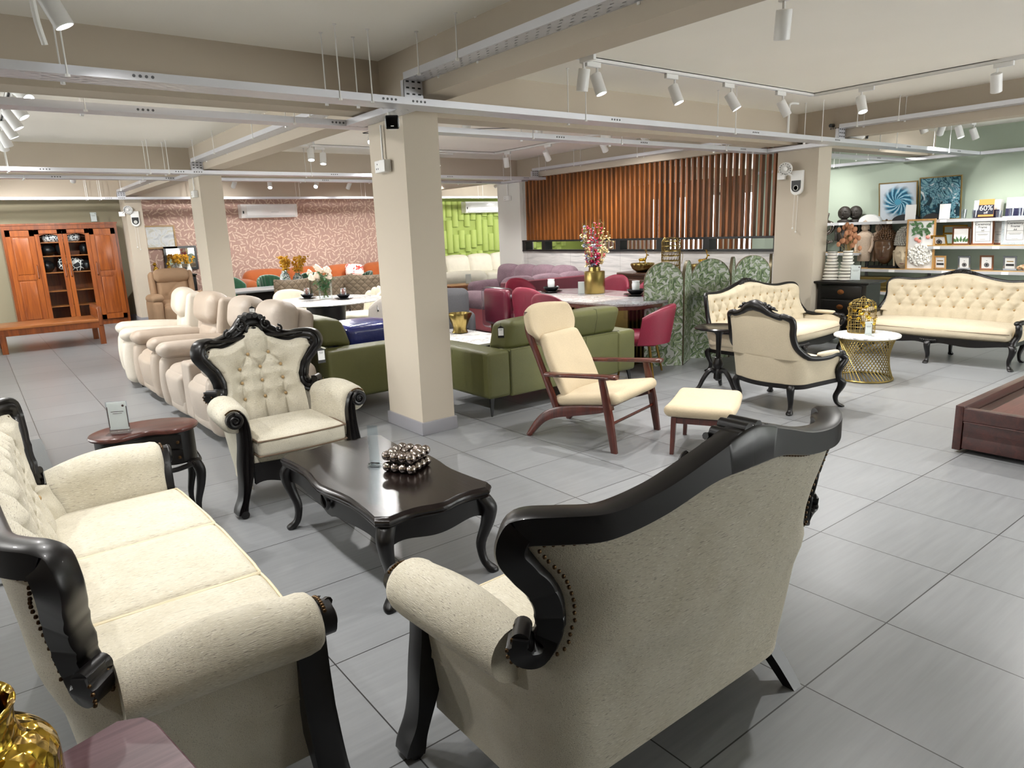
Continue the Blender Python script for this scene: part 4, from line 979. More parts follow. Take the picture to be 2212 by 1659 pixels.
for (a, b, c, z, l) in ((1.2, 1.42, .2, 1.42, 'dark shiny wrapped bundle at the left of the second cabinet shelf'), (1.45, 1.65, .24, 1.42, 'black glossy bag in the middle of the second cabinet shelf'), (1.85, 1.98, .2, 1.42, 'dark box with a white label at the right of the second cabinet shelf'), (1.15, 1.36, .22, 1.1, 'dark wrapped bundle beside the trellis cushion'), (1.84, 2.0, .2, 1.1, 'stack of dark folded goods right of the trellis cushion')):
    o = pillow('wrapped_bundle', l, 'bundle', ((a + b) / 2, 16.5, z + c / 2 + .004), (b - a, .2, c), (0, 0, 0), M_BLK)
clear_stand('white card in a clear stand on top of the tall cabinet', (2.18, 16.5, 2.036), 0, .12, .19)
dbd = thing('day_bed', 'low honey brown wooden day bed with carved headboard in front of the tall cabinet', 'day bed', (.2, 13.5, 0))
MB().bx(-1.5, 1.36, -.45, .45, .37, .41, bev=.006).build('platform', M_TEAKX, dbd)
MB().bx(-1.48, 1.36, -.44, -.40, .27, .37).bx(-1.48, 1.36, .40, .44, .27, .37).bx(1.31, 1.36, -.4, .4, .27, .37).build('apron', M_TEAKD, dbd)
MB().bx(1.36, 1.42, -.45, .45, .30, .61, bev=.01).build('headboard', M_TEAKD, dbd)
hs = MB()
for i in range(22): hs.bx(1.352, 1.36, -.40 + i * .037, -.40 + i * .037 + .022, .43, .57)
hs.build('carved_slats', M_TEAK, dbd)
for x in (-1.44, 0.06, 1.38):
    for y in (-.41, .41):
        if x < 0 or x > 1 or True: MB().bx(x - .04, x + .04, y - .035, y + .035, 0, .30).build('leg', M_TEAKD, dbd)

# ------------------------------------------------------------------ by the pink wall: mirror, picture, console, black panel
def picture(name, label, cat, c, w, h, rz, fm, im, t=.03, fw_=.03, tilt=0, grp=None, mat_w=0, gl=True):
    r = thing(name, label, cat, c, 0, grp); r.rotation_euler = (tilt, 0, rz)
    f = MB()
    for s in (-1, 1): f.bx(s * (w / 2 - fw_ / 2) - fw_ / 2, s * (w / 2 - fw_ / 2) + fw_ / 2, -t / 2, t / 2, 0, h).bx(-w / 2 + fw_, w / 2 - fw_, -t / 2, t / 2, (h - fw_) if s > 0 else 0, h if s > 0 else fw_)
    f.build('frame', fm, r); MB().bx(-w / 2 + fw_ * .5, w / 2 - fw_ * .5, -t * .1, t * .35, fw_ * .5, h - fw_ * .5).build('picture_surface', im, r)
    return r
M_GFR = wood('gold_frame', '#8a6a3a', '#b8935a', 0, 1, .4, .1)
def art_mat(nm, stops, s=3.0, dist=2.0, rough=.25, detail=4):
    m = NT(nm); n = m.noise(m.co(), s, detail, .55, dist); m.col(m.ramp(n, stops)); m.p(rough=rough); return m.mat
picture('picture', 'gold framed glazed landscape picture on the pink wall', 'picture', (3.44, YB - .03, 1.46), .62, .50, 0, M_GFR, art_mat('pale_landscape', [(.3, '#7f8486'), (.45, '#b4b7b8'), (.55, '#a3a08f'), (.7, '#8f8a6a')], 5, 1.5, .1), .04, .035)
mir = thing('mirror', 'dark framed wall mirror above the tan recliner', 'mirror', (3.80, YB - .03, .98)); f = MB()
M_MIR = NT('mirror_glass'); M_MIR.col('#d8dcda'); M_MIR.p(metal=1, rough=.02); M_MIR = M_MIR.mat
f.bx(-.34, -.29, -.02, .02, 0, .52).bx(.29, .34, -.02, .02, 0, .52).bx(-.29, .29, -.02, .02, 0, .05).bx(-.29, .29, -.02, .02, .47, .52).build('frame', M_EBONY, mir); MB().bx(-.29, .29, -.005, .015, .05, .47).build('mirror_surface', M_MIR, mir)
cs = thing('console_table', 'glossy black cabinet between the rear column and the tan recliner', 'console', (3.45, 16.35, 0)); MB().bx(-.42, .42, -.24, .24, .05, .88, bev=.01).build('body', plain('black_lacquer', '#0c0c0d', .12, coat=.5), cs); MB().bx(-.44, .44, -.26, .26, .88, .91, bev=.006).build('table_top', M_BLK, cs)
for x in (-.21, .21): MB().bx(x - .19, x + .19, -.252, -.24, .1, .84, bev=.003).build('door', M_BLK, cs)
MB().bx(-.36, .36, -.2, .2, 0, .05).build('plinth', M_BLK, cs)
def sprig(name, label, cat, loc, base_r, H, vmat, vprof, stems, bloom, bmat, smat, spread, hh, size, seed, grp=None, drop=0):
    r = thing(name, label, cat, loc, 0, grp); v = MB(); v.lathe(vprof, seg=28, caps=False); v.build('vase', vmat, r, 180)
    R.seed(seed); st_ = MB(); fl = MB(); top = max(z for _, z in vprof)
    for i in range(stems):
        a = R.uniform(0, 2 * PI); k = spread * R.uniform(.3, 1); h = hh * R.uniform(.7, 1); p0 = V3((base_r * .4 * math.cos(a), base_r * .4 * math.sin(a), top * .3)); p1 = V3((k * math.cos(a), k * math.sin(a), top + h)); pm = (p0 + p1) / 2 + V3((-.15 * k * math.cos(a), -.15 * k * math.sin(a), .03))
        cv_ = cat_([tuple(p0), tuple(pm), tuple(p1)], 6); st_.tube(cv_, .0025, 5)
        for j in range(bloom):
            t = 1 - R.random() ** 1.5 * .55; q = V3(cv_[min(len(cv_) - 1, int(t * (len(cv_) - 1)))]) + V3((R.gauss(0, size * .9), R.gauss(0, size * .9), R.gauss(0, size * .6)))
            if q.z < top: continue
            s_ = size * R.uniform(.6, 1.1); fl.sph(tuple(q), (s_, s_, s_ * .8), 7, 5)
    st_.build('stems', smat, r); fl.build('flowers', bmat, r, 180); return r
M_YEL = plain('yellow_blossom', '#e0a92e', .7, vary=.25, vs=60); M_STEM = plain('flower_stem', '#5d6b35', .7); M_POR = plain('white_porcelain', '#e4e5e2', .2, vary=.02, coat=.3)
VP = [(.03, 0), (.05, .02), (.055, .09), (.03, .16), (.025, .2), (.032, .215), (.026, .21), (.02, .17), (.045, .1)]
sprig('flower_vase', 'small white vase of yellow flowers on the black cabinet, left one', 'flower vase', (3.62, 16.28, .91), .05, .2, M_POR, VP, 9, 14, M_YEL, M_STEM, .13, .22, .016, 1)
sprig('flower_vase', 'small white vase of yellow flowers on the black cabinet, right one', 'flower vase', (3.80, 16.32, .91), .05, .2, M_POR, VP, 9, 14, M_YEL, M_STEM, .13, .2, .016, 2)
def figurine(label, loc, rz, k=1):
    r = thing('figurine', label, 'figurine', loc, rz); b = MB(); b.lathe([(.05, 0), (.055, .01), (.05, .02)], seg=16).rings([[(x + q * 1.1 * math.cos(a), q * .8 * math.sin(a), z) for a in (2 * PI * i / 14 for i in range(14))] for x, z, q in ((0, .02, .03), (0, .06, .045), (.005, .12, .05), (.01, .17, .035), (.01, .2, .022))]).sph((-.005, 0, .235), (.04, .033, .034), 12, 8)
    for s in (-1, 1): b.rings([[(.0 + q * math.cos(a), s * .02 + q * math.sin(a), z) for a in (2 * PI * i / 6 for i in range(6))] for z, q in ((.255, .014), (.29, .002))])
    b.tube([(.04, 0, .03), (.09, .02, .05), (.10, .03, .12), (.08, .03, .17)], [.012, .011, .009, .005], 7); b.build('body', M_GOLD, r, 180); return r
figurine('gold seated animal figurine at the left end of the black cabinet', (3.12, 16.25, .91), .4); figurine('gold seated animal figurine nearer the mirror on the black cabinet', (3.38, 16.25, .91), -.6)
pp_ = thing('standing_panel', 'tall black framed panel standing behind the middle column', 'panel', (3.13, 10.98, 0)); MB().bx(-.03, .03, -.02, .5, 0, 1.48).bx(-.03, .03, -.02, .5, 1.53, 2.07).build('panel_board', M_BLK, pp_); MB().bx(-.028, .028, -.01, .49, 1.48, 1.53).build('joint', M_PAPER, pp_)
# air conditioners
def aircon(label, loc, W):
    r = thing('air_conditioner', label, 'air conditioner', loc); h = .31
    b = MB(); sec = [(0, 0), (-.20, 0), (-.225, .03), (-.235, .10), (-.235, h - .03), (-.215, h), (0, h)]
    b.rings([[(x, y * k, h / 2 + (z - h / 2) * k) for y, z in sec] for x, k in ((-W / 2, .98), (-W / 2 + .012, 1), (W / 2 - .012, 1), (W / 2, .98))]); b.build('body', M_WHT, r, 30)
    MB().rbox((.03, -.237, h * .54), (W * .86, .012, h * .76), .005, 2, 1).build('front_panel', plain('gloss_white', '#f0f1f2', .15), r); MB().bx(-W * .43, W * .45, -.238, -.20, .008, .045).build('louver', plain('vent_grey', '#c9cbcc', .4), r); MB().bx(-W / 2 + .03, -W / 2 + .06, -.24, -.234, .10, .16).build('sensor_window', M_BLK, r)
    MB().bx(.02, .2, -.2445, -.243, .12, .127).build('badge', plain('badge_grey', '#9a9ca0', .3), r)
    return r
aircon('white wall air conditioner on the pink wallpaper', (5.83, YB, 2.07), 1.32); aircon('white wall air conditioner over the lime green padding', (12.0, YB - .09, 2.09), 1.35)

# ------------------------------------------------------------------ round white dining table group
def shell_chair(name, label, loc, rz, mat, W=.56, hb=.84, hs=.46, style='plain', legmat=None, grp=None, wrap=1.25, lh=None, cat='dining chair', mat2=None, D=.5):
    """upholstered tub or wing dining chair, front towards -y"""
    r = thing(name, label, cat, loc, rz, grp); hw = W / 2; legmat = legmat or M_BLK
    cush('seat', (0, -.02, hs - .06), (W - .08, D, .12), .05, Matrix.Identity(4), mat, r, (.006, .01, .02))
    def surf(u, v, o):
        a = (2 * u - 1) * wrap; z = hs - .10 + v * (hb - hs + .10)
        top = 1 - (.30 * abs(2 * u - 1) ** 2.5 if style != 'wing' else -.05 * abs(2 * u - 1) ** 2)
        z = hs - .10 + v * (hb - hs + .10) * top
        rr = 1 + .10 * v * (1.0 if style == 'wing' else .5) + o
        if style == 'quilt' or style == 'wing': rr += .05 * v * abs(2 * u - 1)
        x = hw * rr * math.sin(a) / max(.6, math.sin(min(wrap, PI / 2))); y = .02 + (D * .55) * rr * math.cos(a) + .05 * v
        return (x, y, z)
    b = MB(); n = 28; th = .14
    for vals in (0,): pass
    def fn(u, v):
        # closed profile: outside up, over, inside down
        if v < .45: return surf(u, v / .45, th / 2)
        if v < .55:
            t = (v - .45) / .1; p = V3(surf(u, 1, th / 2 - th * t)); p.z += .02 * math.sin(PI * t); return tuple(p)
        return surf(u, 1 - (v - .55) / .45, -th / 2)
    def fn2(u, v):
        p = V3(fn(u, v))
        if style == 'channel':
            k = abs(math.sin(u * 7 * PI)) ** .5; c = V3((0, .05, p.z)); d = p - c; p = c + d * (1 + (.07 if v < .5 else -.07) * (k - .6)); p.z += .03 * (k - .6) * (1 if p.z > hs else 0)
        if style == 'flute' and v > .5:
            k = abs(math.sin(u * 9 * PI)); c = V3((0, .05, p.z)); p = c + (p - c) * (1 - .05 * k)
        return tuple(p)
    b.grid(fn2, 57 if style in ('channel', 'flute') else 25, 25)
    for uu in (0, 1): b.add([fn2(uu, j / 24) for j in range(25)], [tuple(range(25))])
    b.build('backrest', mat2 or mat, r, 180)
    lh = hs - .11 if lh is None else lh
    for sx in (-1, 1):
        for sy in (-1, 1): MB().cyl((sx * (hw - .06), sy * (D / 2 - .06) + .0, 0), (sx * (hw - .12), sy * (D / 2 - .12), lh), .011, .017, 8).build('leg', legmat, r)
    return r
M_CREAM = plain('cream_plush', '#d9d3c0', .85, vary=.08, vs=40, sheen=.3); M_BOUC = plain('white_boucle', '#d8d0c8', .95, vary=.14, vs=160, bumpv=.9, bs=220)
M_QUILT = leather('mushroom_leather', '#8d7d68', .5); M_GRNV = plain('green_velvet', '#1f5c3c', .6, vary=.25, vs=30, sheen=.5)
def quilt_mat():
    m = NT('quilted_mushroom'); v = m.co(rot=(0, .78, 0), scale=(12, 12, 12)); sp = m.n('ShaderNodeSeparateXYZ'); m.l(v, sp.inputs[0])
    a = m.math('PINGPONG', sp.outputs[0], .5); b = m.math('PINGPONG', sp.outputs[2], .5); e = m.math('MINIMUM', a, b)
    m.col(m.mix(m.math('LESS_THAN', e, .04), '#93826d', '#6b5d4c')); m.p(rough=.5); m.bump(e, .6, .03); return m.mat
M_QUILTM = quilt_mat()
dt = thing('dining_table', 'round white marble dining table with a glass vase of roses', 'dining table', (3.70, 8.85, 0))
MB().lathe([(.0, .735), (.70, .735), (.75, .742), (.765, .752), (.75, .760), (0, .762)], seg=48, caps=False).build('table_top', M_MARB, dt); MB().lathe([(.38, 0), (.38, .03), (.26, .05), (.22, .35), (.26, .68), (.34, .735)], seg=28).build('pedestal', plain('black_oak', '#17171a', .45, vary=.25, vs=30), dt)
shell_chair('dining_chair', 'cream channel tufted tub chair left of the round white table', (2.98, 8.62, 0), PI / 2 + .3, M_CREAM, .62, .84, .46, 'channel')
shell_chair('dining_chair', 'white boucle chair with its round back to the viewer at the round white table', (4.05, 8.05, 0), PI + .18, M_BOUC, .56, .84, .46, 'plain', wrap=1.05)
shell_chair('dining_chair', 'cream channel tufted tub chair right of the rose vase', (4.55, 9.62, 0), -PI / 2 - .2, M_CREAM, .62, .80, .46, 'channel'); shell_chair('dining_chair', 'cream channel tufted tub chair partly cut by the nearest column', (4.78, 8.86, 0), -PI / 2 + .4, M_CREAM, .62, .82, .46, 'channel')
shell_chair('dining_chair', 'cream rounded chair on the far side of the round white table', (3.74, 9.95, 0), 0.1, M_CREAM, .56, .82, .46)
for i, (x, y, a) in enumerate(((3.98, 11.2, PI + .35), (4.72, 11.25, PI + .1), (5.35, 10.95, PI - .25))):
    shell_chair('dining_chair', ('mushroom quilted leather chair, leftmost of the three', 'mushroom quilted leather chair behind the rose vase', 'mushroom quilted leather chair nearest the column')[i], (x, y, 0), a, M_QUILT, .64, .92, .46, 'wing', mat2=M_QUILTM, wrap=.95)
for i, (x, y, a) in enumerate(((4.0, 13.5, .5), (4.55, 13.1, .2), (5.25, 12.9, 0), (5.75, 12.35, -PI / 2 - .2))):
    shell_chair('dining_chair', ('fluted green velvet chair at the far left beside the black panel', 'fluted green velvet chair behind the two flower vases', 'fluted green velvet chair half hidden by the roses', 'fluted green velvet chair in profile next to the orange sofa')[i], (x, y, 0), a, M_GRNV, .56, .9, .46, 'flute')
gt = thing('dining_table', 'grey topped dining table on a black base behind the middle column', 'dining table', (4.1, 12.15, 0)); MB().box((0, 0, .74), (1.7, .9, .035), bev=.01).build('table_top', plain('grey_stone_top', '#a9adb0', .2), gt); MB().bx(-.5, .5, -.25, .25, 0, .72).build('base', M_BLK, gt)
def blue_print():
    m = NT('blue_green_glaze'); n = m.noise(m.co(), 16, 3, .6, 2); m.col(m.ramp(n, [(.40, '#e6eae6'), (.47, '#e6eae6'), (.50, '#24506e'), (.55, '#12304c'), (.58, '#7fae5a'), (.62, '#e6eae6')])); m.p(rough=.15); return m.mat
M_BPR = blue_print()
VP2 = [(.05, 0), (.085, .02), (.095, .12), (.075, .2), (.045, .235), (.05, .26), (.042, .255), (.04, .23), (.07, .2)]
sprig('flower_vase', 'blue and white vase of yellow blossom, taller left one behind the quilted chairs', 'flower vase', (4.42, 12.28, .758), .06, .26, M_BPR, VP2, 10, 16, M_YEL, M_STEM, .13, .28, .022, 3); sprig('flower_vase', 'blue and white vase of yellow blossom, shorter right one behind the quilted chairs', 'flower vase', (4.66, 12.30, .758), .06, .22, M_BPR, [(a, b * .8) for a, b in VP2], 10, 16, M_YEL, M_STEM, .17, .30, .022, 4)
# roses in a tall glass vase
rv = thing('flower_vase', 'tall clear glass vase of pale pink roses on the round white table', 'flower vase', (3.76, 8.98, .762)); MB().lathe([(.085, 0), (.088, .004), (.098, .26), (.094, .26), (.084, .008), (0, .008)], seg=28, caps=False).build('vase', M_ACR, rv)
R.seed(9); st_ = MB(); lf_ = MB(); M_ROSE = plain('rose_petal', '#f0dccb', .6, vary=.1, vs=30); M_LEAF = plain('rose_leaf', '#4f7449', .6, vary=.3, vs=12)
for i in range(14):
    a = R.uniform(0, 2 * PI); k = R.uniform(.03, .2); p1 = V3((k * math.cos(a), k * math.sin(a), R.uniform(.28, .44))); p0 = V3((-.04 * math.cos(a), -.04 * math.sin(a), .02)); st_.tube([p0, (p0 + p1) / 2, p1], .003, 5)
    for j in range(9):
        q = p0.lerp(p1, R.uniform(.35, 1.05)); d = V3((R.gauss(0, 1), R.gauss(0, 1), R.gauss(.3, .6))); lf_.leaf(q, d, (R.gauss(0, .4), R.gauss(0, .4), 1), .07, .035)
    if i < 10:
        f_ = MB(); s_ = R.uniform(.030, .042)
        for q in range(5): f_.sph((s_ * .35 * math.cos(q * 2.5), s_ * .35 * math.sin(q * 2.5), .01 * q * s_ / .04), (s_ * (1 - .1 * q), s_ * (1 - .1 * q), s_ * .8), 9, 6)
        f_.build('rose', M_ROSE, rv, 180, p1)
st_.build('stems', M_STEM, rv); lf_.build('leaves', M_LEAF, rv, 180)
M_BLKC = plain('black_stoneware', '#17171a', .25); M_GLS = glass('drinking_glass', '#f6faff', .02, .75); M_TEA = plain('red_napkin', '#8f3a22', .5)
def place_setting(label, x, y, z, cupmat, nap=False, s=1.0):
    p = thing('plate', label + ' plate', 'plate', (x, y, z)); p.scale = (s, s, s); MB().lathe([(0, 0), (.06, 0), (.13, .016), (.128, .02), (.06, .006), (0, .006)], seg=28, caps=False).build('dish', M_BLKC, p)
    b = thing('bowl', label + ' bowl', 'bowl', (x, y, z + .008 * s)); b.scale = (s, s, s); MB().lathe([(0, 0), (.045, 0), (.09, .045), (.093, .06), (.088, .06), (.04, .008), (0, .008)], seg=28, caps=False).build('dish', M_BLKC, b)
    c = thing('tumbler', label + ' tumbler', 'tumbler', (x, y, z + .018 * s)); c.scale = (s, s, s); MB().lathe([(.03, 0), (.032, .01), (.04, .06), (.042, .10), (.037, .12), (.040, .135), (.036, .135), (.034, .12), (.037, .06), (.0, .012)], seg=24, caps=False).build('cup', cupmat, c)
    if nap: MB().sph((0, 0, .085), (.028, .028, .045), 12, 8).build('napkin', M_TEA, c)
place_setting('black dinnerware left of the rose vase: its', 3.62, 9.28, .762, M_GLS, True, .95); place_setting('black dinnerware right of the rose vase: its', 3.90, 8.72, .762, M_GLS, True, .95)
price_tag('price tag on the back of the white boucle chair', (3.90, 7.72, .72), .18); price_tag('price tag under the rim of the round white table', (3.04, 8.15, .70), .2)
# orange sectional and its cushion
M_ORG = plain('rust_suede', '#b05c28', .85, vary=.16, vs=9, sheen=.3)
og = thing('sectional_sofa', 'rust orange plump sectional sofa against the pink wall', 'sofa', (6.9, 15.75, 0))
for x in (-1.45, -.45, .55, 1.55):
    cush('back_cushion', (x, .72, .60), (.96, .34, .56), .16, RX(-.12), M_ORG, og, .03); cush('seat_cushion', (x, .05, .34), (.98, 1.0, .26), .12, Matrix.Identity(4), M_ORG, og, .03)
cush('arm', (-2.02, .3, .42), (.26, 1.1, .55), .12, Matrix.Identity(4), M_ORG, og, .03); cush('chaise', (1.55, -.75, .34), (.98, .8, .26), .12, Matrix.Identity(4), M_ORG, og, .03)
MB().bx(-1.9, 1.95, -.3, .8, .02, .22).build('base', M_ORG, og)
pillow('cushion', 'white cushion with red printed flowers on the rust orange sofa', 'cushion', (7.55, 16.1, .74), (.46, .16, .32), (-.25, .08, 0), art_mat('red_flower_print', [(.45, '#eee6e0'), (.54, '#eee6e0'), (.57, '#c22c35'), (.66, '#d95a3a'), (.7, '#eee6e0')], 9, .6, .8, 2))
# ------------------------------------------------------------------ crimson dining set
M_CRIM = leather('crimson_leather', '#86213a', .40); M_BRN = wood('table_edge_brown', '#5a3222', '#7d4a34', 0, .8, .35)
dm = thing('dining_table', 'long grey marble topped dining table among crimson chairs', 'dining table', (6.06, 6.2, 0))
oc = [(-.62, -.95), (-.40, -1.12), (.40, -1.12), (.62, -.95), (.62, .95), (.40, 1.12), (-.40, 1.12), (-.62, .95)]
MB().prism(oc, .722, .752, bev=.008).build('table_top', marble('grey_marble', '#b4adab', '#8a8380', .8, .10), dm); MB().prism([(x * .97, y * .97) for x, y in oc], .68, .722).build('apron', M_BRN, dm)
for y in (-.6, .6):
    for i in range(5): MB().bx(-.16 + i * .07, -.13 + i * .07, y - .12, y + .12, .03, .68).build('pedestal_slat', M_GOLD2, dm)
    MB().bx(-.25, .25, y - .2, y + .2, 0, .03).build('foot_plate', M_GOLD2, dm)
pf = MB(); pf.grid(lambda u, v: (-.66 + 1.34 * u, -1.125 - .02 * math.sin(18 * u) * v, .757 - .14 * v * (1 + .25 * math.sin(11 * u))), 26, 5).grid(lambda u, v: (-.64 + 1.28 * u, -1.125 + .5 * v, .757 + .001 * math.sin(30 * u)), 20, 3)
M_FILM = glass('protective_film', '#e8ecf0', .12, .86); pf.build('protective_film', M_FILM, dm, 180)
M_GLEG = metal('gold_leg', '#b08d4a', .3)
for i, (x, y, a) in enumerate(((5.60, 6.62, PI / 2 + .12), (5.17, 5.72, PI / 2 + .05), (6.25, 7.62, .1), (7.0, 7.0, -PI / 2), (7.0, 6.25, -PI / 2 - .05), (5.60, 5.02, PI + .5))):
    shell_chair('dining_chair', ('crimson dining chair on the near long side of the marble table, farther one', 'crimson dining chair with a hanging price tag behind the olive sofa', 'crimson dining chair at the far head of the marble table', 'crimson dining chair on the far long side behind a white cup', 'crimson dining chair cut by the leafy folding screen', 'crimson tub chair between the olive sofa and the folding screen')[i], (x, y, 0), a, M_CRIM, .56, .88 if i < 5 else .74, .46, 'plain', M_GLEG, wrap=1.0 if i < 5 else 1.5)
wr = thing('wrapped_chair', 'chair back still in clear plastic wrap beside the mauve sofa', 'chair', (5.55, 7.22, 0), PI / 2); cush('backrest', (0, .22, .62), (.5, .08, .44), .035, Matrix.Identity(4), M_CRIM, wr, .01); cush('wrap', (0, .22, .60), (.56, .14, .52), .05, Matrix.Identity(4), M_FILM, wr, .01); cush('seat', (0, -.02, .42), (.5, .46, .1), .04, Matrix.Identity(4), M_CRIM, wr, .01)
for sx in (-1, 1):
    for sy in (-1, 1): MB().cyl((sx * .2, sy * .2, 0), (sx * .19, sy * .18, .38), .012, seg=8).build('leg', M_GLEG, wr)
price_tag('black tag hanging on the back of the crimson dining chair', (4.90, 5.50, .74), PI / 2 + .9, .9)
M_CUPB = plain('brown_stoneware', '#2a1615', .2); M_WCUP = plain('frosted_cup', '#dfe3e6', .3)
def setting2(label, x, y): place_setting(label, x, y, .752, M_WCUP, False, 1.15)
setting2('brown and white tableware on the far left of the marble table: its', 6.05, 6.98); setting2('brown and white tableware on the right of the marble table: its', 6.30, 5.72)
clear_stand('blank white card stand on the grey marble table', (5.98, 6.33, .752), -.62, .085, .16, lines=False)
# gold canister of orchids
vz = thing('flower_vase', 'tall gold canister of crimson and cream orchids on the marble table', 'flower vase', (6.26, 6.38, .752)); MB().lathe([(0, 0), (.125, 0), (.13, .006), (.13, .27), (.126, .278), (.075, .282), (.072, .33), (.066, .33), (.068, .28), (0, .2)], seg=36).build('canister', M_GOLD2, vz)
R.seed(21)
for ci, (nm, colr, n, hh) in enumerate((('crimson_flowers', '#b5204a', 7, .62), ('cream_flowers', '#ecd8a6', 6, .6), ('blue_grey_flowers', '#8f97ad', 2, .62))):
    fl = MB(); st_ = MB()
    for i in range(n):
        a = R.uniform(0, 2 * PI) if ci < 2 else PI * .9 + i; k = R.uniform(.03, .15) if ci == 0 else R.uniform(.12, .22); p0 = V3((0, 0, .28)); p1 = V3((k * math.cos(a), k * math.sin(a), .30 + hh * R.uniform(.75, 1.0))); pm = V3((k * .7 * math.cos(a), k * .7 * math.sin(a), .5)); cv_ = cat_([tuple(p0), tuple(pm), tuple(p1)], 10); st_.tube(cv_, .003, 5)
        for j in range(26):
            t = R.uniform(.22, .97); q = V3(cv_[int(t * (len(cv_) - 1))]); s_ = .026 * (1.15 - t * .75); q += V3((R.gauss(0, .022), R.gauss(0, .022), R.gauss(0, .012)))
            for w_ in range(3): fl.leaf(q, (R.gauss(0, 1), R.gauss(0, 1), R.gauss(0, .6)), (R.gauss(0, 1), R.gauss(0, 1), 1), s_ * 1.9, s_ * 1.5, .3)
    fl.build(nm, plain(nm, colr, .6, vary=.25, vs=40), vz, 180); st_.build('stems', M_STEM, vz)

# ------------------------------------------------------------------ mauve sofa and pale sofa
M_MAUV = linen('mauve_tweed', '#7f6871', .28, .5, .9, .4); M_MARO = leather('maroon_leather', '#6d2f3c', .5); M_MARO2 = leather('dusty_red_leather', '#94474e', .45)
ms = thing('sectional_sofa', 'mauve fabric and maroon leather L shaped sofa by the white column', 'sofa', (6.12, 8.42, 0))
MB().bx(.25, 2.25, .0, .12, .08, .80, bev=.02).build('back_shell', M_MARO, ms); MB().bx(.0, 2.2, .1, 1.0, .08, .30, bev=.02).build('base', M_MARO2, ms); cush('arm_base', (.17, .52, .25), (.36, 1.0, .36), .04, Matrix.Identity(4), M_MARO2, ms, .006); cush('arm_pad', (.16, .50, .52), (.42, 1.02, .24), .10, Matrix.Identity(4), M_MAUV, ms, .02)
for i in range(3): cush('back_cushion', (.72 + i * .58, .27, .64), (.60, .24, .40), .10, RX(.14), M_MAUV, ms, .03)
for i in range(2): cush('seat_cushion', (.72 + i * .75, .62, .38), (.76, .74, .18), .07, Matrix.Identity(4), M_MAUV, ms, .02)
MB().bx(1.35, 2.25, 1.0, 2.3, .08, .30, bev=.02).build('base', M_MARO2, ms); MB().bx(2.12, 2.25, .1, 2.3, .08, .74, bev=.02).build('back_shell', M_MARO, ms)
for i in range(4): cush('back_cushion', (1.98, .58 + i * .52, .70), (.24, .54, .46), .10, RY(.14), M_MAUV, ms, .03)
for i in range(2): cush('seat_cushion', (1.55, 1.3 + i * .7, .38), (.8, .72, .18), .07, Matrix.Identity(4), M_MAUV, ms, .02)
cush('arm_pad', (1.75, 2.42, .45), (.95, .3, .4), .1, Matrix.Identity(4), M_MAUV, ms, .02)
for (x, y) in ((.1, .1), (.1, .9), (2.1, .1), (2.1, 2.4)): MB().bx(x - .04, x + .04, y - .04, y + .04, 0, .09).build('foot', M_BLK, ms)
price_tag('price tag on the corner of the mauve sofa cushion', (6.38, 8.36, .74), -.5, 1.1)
M_IVF = leather('pale_ivory_leather', '#ded8c8', .5); M_OAK = wood('warm_oak', '#7a4a2c', '#a06a44', 0, .7, .4)
wsf = thing('sectional_sofa', 'pale ivory tufted corner sofa before the lime green padding', 'sofa', (11.0, 15.7, 0))
for i in range(4): cush('back_cushion', (-1.1 + i * .78, .62, .66), (.78, .28, .54), .10, RX(-.2), M_IVF, wsf, .04); cush('seat_cushion', (-1.1 + i * .78, .1, .36), (.78, .85, .24), .08, Matrix.Identity(4), M_IVF, wsf, .02)
MB().bx(-1.55, 1.7, -.3, .8, .06, .26, bev=.02).build('base', M_IVF, wsf)
wc2 = thing('sofa', 'ivory sofa with rolled arm and brown shell, left of the wooden side table', 'sofa', (8.75, 13.35, 0), -.15); cush('arm', (.15, 0, .52), (1.15, .34, .34), .15, Matrix.Identity(4), M_IVF, wc2, .02); cush('arm_side', (.0, -.05, .22), (.9, .26, .44), .08, Matrix.Identity(4), M_IVF, wc2, .01); MB().bx(-.62, -.50, -.1, 1.3, .06, .82, bev=.02).build('back_shell', plain('dark_brown_shell', '#4a2f26', .5), wc2)
for i in range(2): cush('back_cushion', (-.30, .42 + i * .7, .74), (.26, .7, .5), .1, RY(-.15), M_IVF, wc2, .03); cush('seat_cushion', (.25, .42 + i * .7, .36), (.9, .7, .22), .08, Matrix.Identity(4), M_IVF, wc2, .02)
wt = thing('side_table', 'warm brown wooden coffee table before the ivory sofa', 'coffee table', (8.35, 12.35, 0), -.1); MB().box((0, 0, .47), (1.1, .6, .05), bev=.01).build('table_top', M_OAK, wt); MB().bx(-.52, .52, -.27, .27, .28, .44).build('apron', M_OAK, wt)
for sx in (-1, 1):
    for sy in (-1, 1): MB().bx(sx * .5 - .035, sx * .5 + .035, sy * .25 - .035, sy * .25 + .035, 0, .28).build('leg', M_OAK, wt)
clear_stand('small clear sign on the wooden coffee table by the ivory sofa', (8.28, 12.2, .495), -.5, .12, .2, lines=False)

